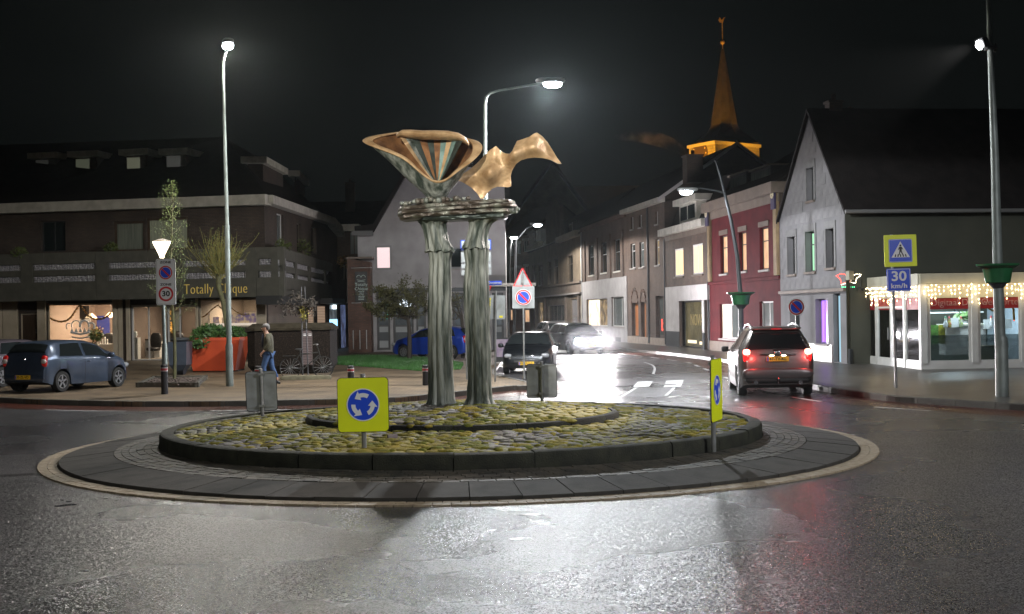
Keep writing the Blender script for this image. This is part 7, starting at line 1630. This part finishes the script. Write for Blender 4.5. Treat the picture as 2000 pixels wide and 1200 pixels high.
# ------------------------------------------------------------------ plaza things
def put(name, u, v, Y, label, cat, group=None, rz=0, z=.12): p = P(u, v, Y); return E(name, (p.x, Y, z), rz, label, cat, group)
e = put('planter', 427, 725, 47, 'big orange red tapered planter with a dark green shrub', 'planter')
m_or = M('orange red planter', (.46, .062, .018), .55, col2=(.36, .045, .013), vs=1.5, bump=.15, bs=30)
a, b = P(387, 725, 47), P(468, 725, 47); c, d = P(375, 658, 47), P(479, 658, 47); zb_, zt_ = 0.04, d.z-.12; w0, w1 = (b.x-a.x)/2, (d.x-c.x)/2; cx = (c.x+d.x)/2-e.location.x
mb = MB(); vs = []
for (w, z) in ((w0, zb_), (w1-.02, zt_-.12), (w1, zt_-.12), (w1, zt_), (w1-.09, zt_), (w1-.09, zt_-.1)):
    for x_, y_ in ((-1, -1), (1, -1), (1, 1), (-1, 1)): vs.append((cx+x_*w, y_*w, z))
fs = [(0, 1, 2, 3), (20, 21, 22, 23)]+[(4*i+j, 4*i+(j+1) % 4, 4*i+4+(j+1) % 4, 4*i+4+j) for i in range(5) for j in range(4)]
mb.add(vs, fs).build('tub', m_or, e)
for x_ in (-.7, .7): mb = MB(); mb.box(cx+x_-.12, -.6, 0, cx+x_+.12, .6, .05); mb.build('foot', m_trim, e)
m_laurel = M('glossy laurel leaves', (.022, .06, .014), .4, col2=(.05, .10, .025), vs=5)
mb = MB(); leafball(mb, (cx-.25, -.1, zt_+.12), .72, 900, .085, squash=.55); leafball(mb, (cx+.55, 0, zt_+.12), .5, 420, .085, squash=.55); leafball(mb, (cx-.5, -.95, zt_-.15), .42, 260, .08, squash=.7); mb.build('shrub', m_laurel, e)
# pebble-clad kiosk
e = put('kiosk', 562, 735, 43.5, 'long brown pebble-clad utility kiosk with a louvred door and concrete lid', 'utility kiosk')
m_agg = M('exposed aggregate', (.007, .0045, .003), .9, spec=.2, col2=(.028, .019, .013), vs=22, bump=.8, bs=24, detail=2, ramp=(.5, .68))
x0, x1 = P(481, 700, 43.5).x-e.location.x, P(642, 700, 43.5).x-e.location.x; zl = P(560, 647, 43.5).z-.12; zt_ = P(560, 632, 43.5).z-.12
mb = MB(); vs = []
for (ins, z) in ((.18, .0), (0, .28), (0, zl)):
    for px_, py_ in ((x0+ins, .25+ins), (x0+.3+ins*.5, ins), (x1-.55-ins*.5, ins), (x1-ins, .4+ins), (x1-ins, 2.2-ins), (x0+ins, 2.2-ins)): vs.append((px_, py_, z))
mb.add(vs, [(6*i+j, 6*i+(j+1) % 6, 6*i+6+(j+1) % 6, 6*i+6+j) for i in range(2) for j in range(6)]+[(5, 4, 3, 2, 1, 0)]); kb = mb.build('body', m_agg, e)
mb = MB(); vs = []
for (o_, z) in ((.05, zl+.02), (.05, zl+.10), (-.15, zt_)):
    for px_, py_ in ((x0-o_, .25-o_), (x0+.3, -o_), (x1-.55, -o_), (x1+o_, .4-o_), (x1+o_, 2.2+o_), (x0-o_, 2.2+o_)): vs.append((px_, py_, z))
mb.add(vs, [(6*i+j, 6*i+(j+1) % 6, 6*i+6+(j+1) % 6, 6*i+6+j) for i in range(2) for j in range(6)]+[(5, 4, 3, 2, 1, 0), (12, 13, 14, 15, 16, 17)]); mb.build('lid', M('mossy concrete lid', (.02, .016, .01), .95, spec=.15, col2=(.036, .03, .02), vs=5, bump=.6, bs=40), e)
xa, xb = P(591, 700, 43.5).x-e.location.x, P(611, 700, 43.5).x-e.location.x
mb = MB(); mb.box(xa, -.02, .3, xb, .0, zl-.05); ld = mb.build('door', M('louvre frame', (.08, .06, .055), .6), e)
for k in range(22): mb = MB(); z = .34+k*.055; mb.box(xa+.03, -.05, z, xb-.03, -.022, z+.028); mb.build('slat', M('louvre slat', (.16, .12, .12), .5) if k == 0 else bpy.data.materials['louvre slat'], ld)
for k in (0, 1): mb = MB(); mb.box(xa+.05+k*.17, -.045, zl-.17, xa+.15+k*.17, -.021, zl-.10); mb.build('sticker', m_swh, e)
# bicycle leaning there
e = put('bicycle', 600, 745, 40.2, 'dark parked bicycle in front of the kiosk beside a thin stake', 'bicycle', rz=radians(20))
for x_, nm in ((-.52, 0), (.52, 1)):
    mb = MB(); mb.tube([(x_+.33*cos(2*pi*i/28), 0, .35+.33*sin(2*pi*i/28)) for i in range(29)], .016, 6, cap=False); w_ = mb.build('wheel', m_tyre, e, 60)
    mb = MB(); 
    for q in range(8): a = pi*q/8; mb.tube([(x_-.32*cos(a), 0, .35-.32*sin(a)), (x_+.32*cos(a), 0, .35+.32*sin(a))], .003, 3)
    mb.build('spoke', m_pipe, w_)
m_fr = M('dark bike frame', (.02, .022, .02), .4, .4)
mb = MB()
for A, B_ in (((-.52, 0, .35), (-.12, 0, .30)), ((-.12, 0, .30), (-.22, 0, .90)), ((-.52, 0, .35), (-.20, 0, .80)), ((-.20, 0, .78), (.36, 0, .82)), ((-.12, 0, .30), (.38, 0, .72)), ((.52, 0, .35), (.34, 0, 1.02))): mb.tube([A, B_], .016, 8)
mb.build('frame', m_fr, e, 60); mb = MB(); mb.sell((-.24, 0, .93), (.13, .07, .03), .8, 10, 6); mb.build('saddle', m_trim, e, 60); mb = MB(); mb.tube([(.26, -.26, 1.06), (.34, -.15, 1.08), (.34, .15, 1.08), (.26, .26, 1.06)], .013, 8); mb.build('handlebar', m_pipe, e, 60)
mb = MB(); mb.box(-.75, -.09, .72, -.35, .09, .74); mb.build('carrier', m_fr, e)
# wooden/concrete edging and beds
e = T(MB().build('x', m_trim) if False else E('tree_bed', G(345, 751, .12), 0, 'low dark edged bed of bark mulch around the slim tree', 'tree bed')); o_ = e.location.copy()
q4 = [G(u, v, .12)-o_ for u, v in ((268, 757), (385, 757), (403, 742), (300, 743))]; m_ed = M('dark edging', (.07, .065, .055), .8, col2=(.10, .095, .075), vs=6)
for i in range(4):
    A, B_ = q4[i], q4[(i+1) % 4]; d_ = (B_-A).normalized(); n_ = Vector((-d_.y, d_.x, 0))*.06; mb = MB(); V = [A-d_*.05, B_+d_*.05, B_+d_*.05+n_, A-d_*.05+n_]; mb.add([(p.x, p.y, 0) for p in V]+[(p.x, p.y, .14) for p in V], [(0, 3, 2, 1), (4, 5, 6, 7), (0, 1, 5, 4), (1, 2, 6, 5), (2, 3, 7, 6), (3, 0, 4, 7)]); mb.build('edging_board', m_ed, e)
mb = MB(); mb.add([(p.x, p.y, .06) for p in q4], [(0, 1, 2, 3)]); mb.build('mulch_bed', m_soil, e)
mb = MB(); xs_ = [p.x for p in q4]; ys_ = [p.y for p in q4]
for _ in range(900):
    x_, y_ = rnd.uniform(min(xs_), max(xs_)), rnd.uniform(min(ys_), max(ys_))
    if inside(x_, y_, q4): mb.sell((x_, y_, .08), (rnd.uniform(.03, .07), rnd.uniform(.03, .06), .025), .7, 5, 3)
T(mb.build('mulch', M('bark mulch', (.05, .035, .028), .8, col2=(.11, .085, .075), vs=20), e), kind='stuff')
e = put('kerb_block', 598, 748, 39.5, 'long mossy concrete strip lying before the bicycle', 'kerb block'); mb = MB(); mb.sell((0, 0, .06), (.80, .14, .08), .3, 16, 6); mb.build('block', M('mossy concrete', (.10, .09, .06), .8, col2=(.15, .14, .09), vs=6), e, 50)
m_bol = M('black bollard', (.018, .017, .02), .5); m_bstr = M('red reflective stripe', (.35, .03, .04), .4)
def bollard(u, v0, v1, Y, label, wpx=None):
    p = P(u, v1, Y); e = E('bollard', (p.x, Y, .12), 0, label, 'bollard', 'black bollards with red stripes along the kerb'); h = P(u, v0, Y).z-.12; r = .09
    mb = MB(); mb.lathe([(r, 0), (r, h-.02), (r-.02, h)], 14); mb.build('post', m_bol, e, 40)
    for z, m_ in ((h-.13, m_bstr), (h-.09, m_swh), (h-.17, m_swh)):
        mb = MB(); w_ = .028 if m_ is m_bstr else .007; mb.lathe([(r+.003, z-w_), (r+.003, z+w_)], 14); mb.build('stripe', m_, e, 40)
bollard(322, 712, 783, 33.2, 'black bollard with red stripes in front of the zone sign lamp'); bollard(505, 715, 775, 34.3, 'bollard mostly hidden by the dirty sign back near the walking man'); bollard(686, 714, 770, 35.2, 'bollard rising behind the yellow roundabout sign'); bollard(832, 713, 768, 35.4, 'bollard touching the left sculpture column')
e = put('litter_bin', 353, 722, 44.5, 'blue grey tapered container behind the slim tree trunk', 'container'); mb = MB(); vs = []
for w, d_, z in ((.12, .12, 0), (.16, .3, .15), (.30, .4, .35), (.32, .42, 1.15)):
    vs += [(-w, -d_, z), (w, -d_, z), (w, d_, z), (-w, d_, z)]
mb.add(vs, [(0, 1, 2, 3), (12, 13, 14, 15)]+[(4*i+j, 4*i+(j+1) % 4, 4*i+4+(j+1) % 4, 4*i+4+j) for i in range(3) for j in range(4)]); mb.build('body', M('blue grey metal', (.05, .065, .09), .45, .3, col2=(.04, .05, .07), vs=3), e); mb = MB(); mb.sell((.0, 0, 1.22), (.30, .40, .08), .6, 12, 6); mb.build('lid', m_dark, e, 50)
e = put('advertising_board', 985, 695, 50, 'small framed advertising board with a violet picture beside the black car', 'sign board'); mb = MB(); mb.box(-.36, 0, .05, .36, .06, 1.0); mb.build('frame', m_blk, e); mb = MB(); mb.box(-.30, -.01, .25, .30, -.001, .94); mb.build('poster', lit('violet poster', (.5, .42, .5), (.25, .15, .3), .35, 'cloud', 5), e)
e = E('jar', P(767, 843, 17.2), .3, 'small dark open glass jar lying on the mossy stones', 'jar'); e.location.z = .44; mb = MB(); mb.tube([(-.07, 0, .0), (.06, 0, .0)], [.042, .045], 16, cap=False); mb.build('glass_wall', M('brown jar glass', (.35, .3, .3), .2, coat=.5), e, 50); mb = MB(); mb.tube([(-.06, 0, 0), (-.03, 0, 0)], [.038, .038], 16); mb.build('content', M('dark red wax', (.04, .012, .01), .5), e)
e = E('pebble', G(660, 917, .16), 0, 'single pale loose pebble on the apron in front of the kerb', 'stone'); pb = stone_mb(5); o_ = pb.build('stone', M('pale stone', (.40, .38, .32), .7, col2=.3, vs=12), e, 75); o_.scale = (.065, .045, .06)
# ------------------------------------------------------------------ trees
m_bark = M('green brown bark', (.07, .065, .035), .85, col2=(.12, .12, .05), vs=8, bump=.6, bs=30); m_bkd = M('dark bark', (.04, .032, .025), .9)
m_twig = M('yellow twigs', (.22, .19, .05), .7, col2=(.14, .13, .04), vs=5); m_lf = M('small green leaves', (.10, .14, .03), .6, col2=(.06, .09, .02), vs=6)
def branch(mb, lv, p, d, L, r, depth, rn, up=.15, leafs=0, ls=.04, spread=.7):
    pts_ = [p]; n = 4
    for i in range(n):
        d = (d+Vector((rn.uniform(-1, 1), rn.uniform(-1, 1), rn.uniform(-.6, 1)))*.14+Vector((0, 0, up*.25))).normalized(); p = p+d*L/n; pts_.append(p)
        if lv is not None and depth <= 1:
            for _ in range(leafs):
                c = p+Vector((rn.uniform(-1, 1), rn.uniform(-1, 1), rn.uniform(-1, 1)))*.10; u = Vector((rn.uniform(-1, 1), rn.uniform(-1, 1), rn.uniform(-1, 1))).normalized(); w = u.orthogonal().normalized(); k = ls*rn.uniform(.6, 1.3)
                lv.add([c-u*k, c+w*k*.5, c+u*k, c-w*k*.5], [(0, 1, 2, 3)])
    mb.tube(pts_, [r*(1-.6*i/n) for i in range(n+1)], 5 if r > .015 else 3, cap=False)
    if depth > 0:
        for k in range(rn.choice((2, 3, 3))):
            a = rn.random()*6.28; q = pts_[rn.choice((2, 3, 4))]; nd = (d+Vector((cos(a), sin(a), rn.uniform(-.2, .5)))*spread).normalized(); branch(mb, lv, q, nd, L*rn.uniform(.5, .8), r*.55, depth-1, rn, up, leafs, ls, spread)
# slim tree in the bed
rn = random.Random(11); e = put('slim_tree', 340, 750, 39.5, 'slim young tree with sparse green leaves in the edged bed', 'tree'); H_ = P(335, 352, 39.5).z-.12
mb = MB(); tp_ = [Vector((.05*sin(i*.9), .04*cos(i*1.3), H_*i/10)) for i in range(11)]; mb.tube(tp_, [.06-.054*i/10 for i in range(11)], 8); mb.build('trunk', m_bark, e, 60)
mb = MB(); lv = MB()
for i in range(46):
    z = H_*(.30+.68*i/46); a = i*2.4; L = .14+.75*max(0, (1-(z/H_-.36)/.66))*(.6+.6*rn.random())
    branch(mb, lv, Vector((0, 0, z)), Vector((cos(a), sin(a), .75)).normalized(), L, .011, 1, rn, .3, 2, .024)
mb.build('branch', m_bark, e); lv.build('foliage', m_lf, e)
# pollard tree lit from below
e = put('pollard_tree', 440, 725, 49, 'pollarded tree with upright yellow lit twigs behind the tall lamp pole', 'tree'); q = lambda u, v: P(u, v, 49)-e.location
mb = MB(); mb.tube([q(443, 725), q(444, 640), q(436, 590), q(427, 560), q(428, 535)], [.12, .10, .09, .10, .13], 9); mb.build('trunk', m_bark, e, 60)
mb = MB(); lv = MB(); b0 = q(427, 536)
for i in range(60):
    a = rn.random()*6.28; t = rn.uniform(.25, 1.25); d = Vector((cos(a)*sin(t), sin(a)*sin(t), cos(t))); branch(mb, lv, b0+Vector((rn.uniform(-.15, .15), 0, rn.uniform(-.2, .1))), d, rn.uniform(.7, 1.35), .022, 1, rn, .35, 1, .03, .35)
mb.build('twig', m_twig, e); lv.build('foliage', m_lf, e)
# espalier trees before the white building
for (u, v, Y, cr, lab, lf) in ((800, 700, 55, [(x_, z_) for x_ in (740, 760, 780, 800, 815) for z_ in (585, 600, 620)], 'wide flat-topped tree with brownish leaves left of the sculpture columns', 2), (905, 700, 56, [(870, 600), (885, 590), (900, 600), (890, 625)], 'bare twiggy tree seen between the two sculpture columns', 1)):
    e = put('flat_tree', u, v, Y, lab, 'tree'); q = lambda a, b: P(a, b, Y)-e.location; mb = MB(); mb.tube([q(u, v), q(u, 650), q(u-3, 615)], [.10, .09, .08], 8); mb.build('trunk', m_bkd, e, 60); mb = MB(); lv = MB()
    for (a, b) in cr:
        c = q(a, b); base_ = q(u-2, 625); mb.tube([base_, (base_+c)/2+Vector((0, 0, .15)), c], [.05, .035, .02], 5, cap=False)
        for k in range(5): t = rn.random()*6.28; branch(mb, lv, c, Vector((cos(t), sin(t), rn.uniform(-.3, .7))).normalized(), rn.uniform(.35, .7), .014, 2, rn, .1, lf, .05, .9)
    mb.build('branch', m_bkd, e); lv.build('foliage', M('brownish olive leaves', (.075, .075, .02), .7, col2=(.045, .04, .015), vs=4), e)
# thin staked sapling with ornaments
e = put('sapling', 595, 745, 40.6, 'thin staked sapling with curly twigs and a yellow tuft in front of the kiosk', 'sapling'); q = lambda a, b: P(a, b, 40.6)-e.location
for x_ in (-.09, .09): mb = MB(); mb.tube([q(597, 745)+Vector((x_, 0, 0)), q(592, 560)+Vector((x_*.6, 0, 0))], [.022, .015], 6); mb.build('stake', m_pipeb, e)
mb = MB(); lv = MB()
for k in range(14): t = rn.random()*6.28; z = rn.choice((585, 595, 600, 605, 610)); branch(mb, lv, q(594+rn.uniform(-3, 3), z), Vector((cos(t), .4*sin(t), rn.uniform(-.25, .4))).normalized(), rn.uniform(.25, .75), .014, 1, rn, .05, 2, .05, .9)
mb.build('twig', m_bkd, e); lv.build('foliage', m_bkd, e)
leafball(MB(), tuple(q(593, 612)), .16, 90, .06, squash=1.6).build('tuft', M('yellow tuft', (.30, .26, .05), .6), e)
# ------------------------------------------------------------------ small stuff
mb = MB(); cen = C0
for _ in range(260):      # leaves and grit on the apron and island
    a = rnd.uniform(pi, 2*pi); r = rnd.uniform(4.68, 5.2); z = .20-(r-4.66)*.095+.006; p = Vector((cen.x+r*cos(a), cen.y+r*sin(a), z)); k = rnd.uniform(.006, .02); t = rnd.random()*6.28
    mb.add([p+Vector((k*cos(t), k*sin(t), 0)), p+Vector((-k*sin(t), k*cos(t)*.6, .004)), p+Vector((-k*cos(t), -k*sin(t), 0)), p+Vector((k*sin(t), -k*cos(t)*.6, .003))], [(0, 1, 2, 3)])
T(mb.build('leaf_litter', M('dead leaves and grit', (.12, .08, .04), .8, col2=(.2, .17, .12), vs=9)), 'small leaves and grit along the island kerb', 'litter', kind='stuff')
mb = MB()
for _ in range(2400):     # moss tufts between the stones
    a = rnd.uniform(0, 2*pi); r = 4.4*sqrt(rnd.random()); x_, y_ = r*cos(a), r*sin(a)
    if noise.noise(Vector((x_*.6+3, y_*.6, 2)))+(.25 if x_ < .5 and y_ < 0 else 0) < .02: continue
    s_ = rnd.uniform(.04, .10); mb.sell((x_, y_, isl(r)+.005), (s_*1.3, s_*1.2, rnd.uniform(.026, .042)), .9, 7, 4)
T(mb.build('moss', m_moss, island, 80), kind='stuff')
# smoke from the chimney
def smoke_mat():
    m = bpy.data.materials.new('chimney smoke'); m.use_nodes = True; n = m.node_tree.nodes; n.clear(); L = m.node_tree.links
    v = n.new('ShaderNodeVolumePrincipled'); v.inputs['Color'].default_value = (.9, .8, .7, 1); o = n.new('ShaderNodeOutputMaterial'); tc = n.new('ShaderNodeTexCoord'); nz = n.new('ShaderNodeTexNoise'); nz.inputs['Scale'].default_value = .6; nz.inputs['Detail'].default_value = 5
    L.new(tc.outputs['Object'], nz.inputs[0]); r = n.new('ShaderNodeMapRange'); r.inputs['From Min'].default_value = .42; r.inputs['From Max'].default_value = .7; r.inputs['To Min'].default_value = 0; r.inputs['To Max'].default_value = .17
    L.new(nz.outputs['Fac'], r.inputs['Value']); L.new(r.outputs[0], v.inputs['Density']); v.inputs['Emission Color'].default_value = (1, .35, .08, 1); v.inputs['Emission Strength'].default_value = 0
    L.new(v.outputs[0], o.inputs['Volume']); return m
YSM = 140; pts_ = [P(u, v, YSM) for u, v in ((1342, 303), (1330, 293), (1312, 282), (1290, 274), (1262, 268), (1235, 266), (1200, 268))]
mb = MB(); mb.tube([p-pts_[0] for p in pts_], [.3, .5, .7, .8, .75, .6, .3], 12); T(mb.build('smoke', smoke_mat(), None, loc=pts_[0]), 'orange lit smoke drifting left from the roof chimney', 'smoke', kind='stuff')

# ------------------------------------------------------------------ night mist
hz = bpy.data.materials.new('night mist'); hz.use_nodes = True; n = hz.node_tree.nodes; n.clear()
v = n.new('ShaderNodeVolumePrincipled'); v.inputs['Color'].default_value = (.85, .95, .97, 1); v.inputs['Density'].default_value = .00011; v.inputs['Anisotropy'].default_value = .84
o_ = n.new('ShaderNodeOutputMaterial'); hz.node_tree.links.new(v.outputs[0], o_.inputs['Volume'])
mb = MB(); mb.box(-205, -45, -1.1, 205, 245, 48); T(mb.build('haze', hz), kind='stuff')

sp = bpy.data.materials.new('road spray'); sp.use_nodes = True; n = sp.node_tree.nodes; n.clear()
v = n.new('ShaderNodeVolumePrincipled'); v.inputs['Color'].default_value = (.95, .93, .97, 1); v.inputs['Density'].default_value = .0035; v.inputs['Anisotropy'].default_value = .3
o_ = n.new('ShaderNodeOutputMaterial'); sp.node_tree.links.new(v.outputs[0], o_.inputs['Volume'])
pc = ocM @ Vector((3.1, 0, .75)); mb = MB(); mb.sell((0, 0, 0), (1.7, 1.6, .72), 1, 20, 12); o = T(mb.build('spray', sp, None, loc=pc), 'fine water spray in the beams of the oncoming car', 'spray', kind='stuff'); o.rotation_euler = (0, 0, radians(-74))
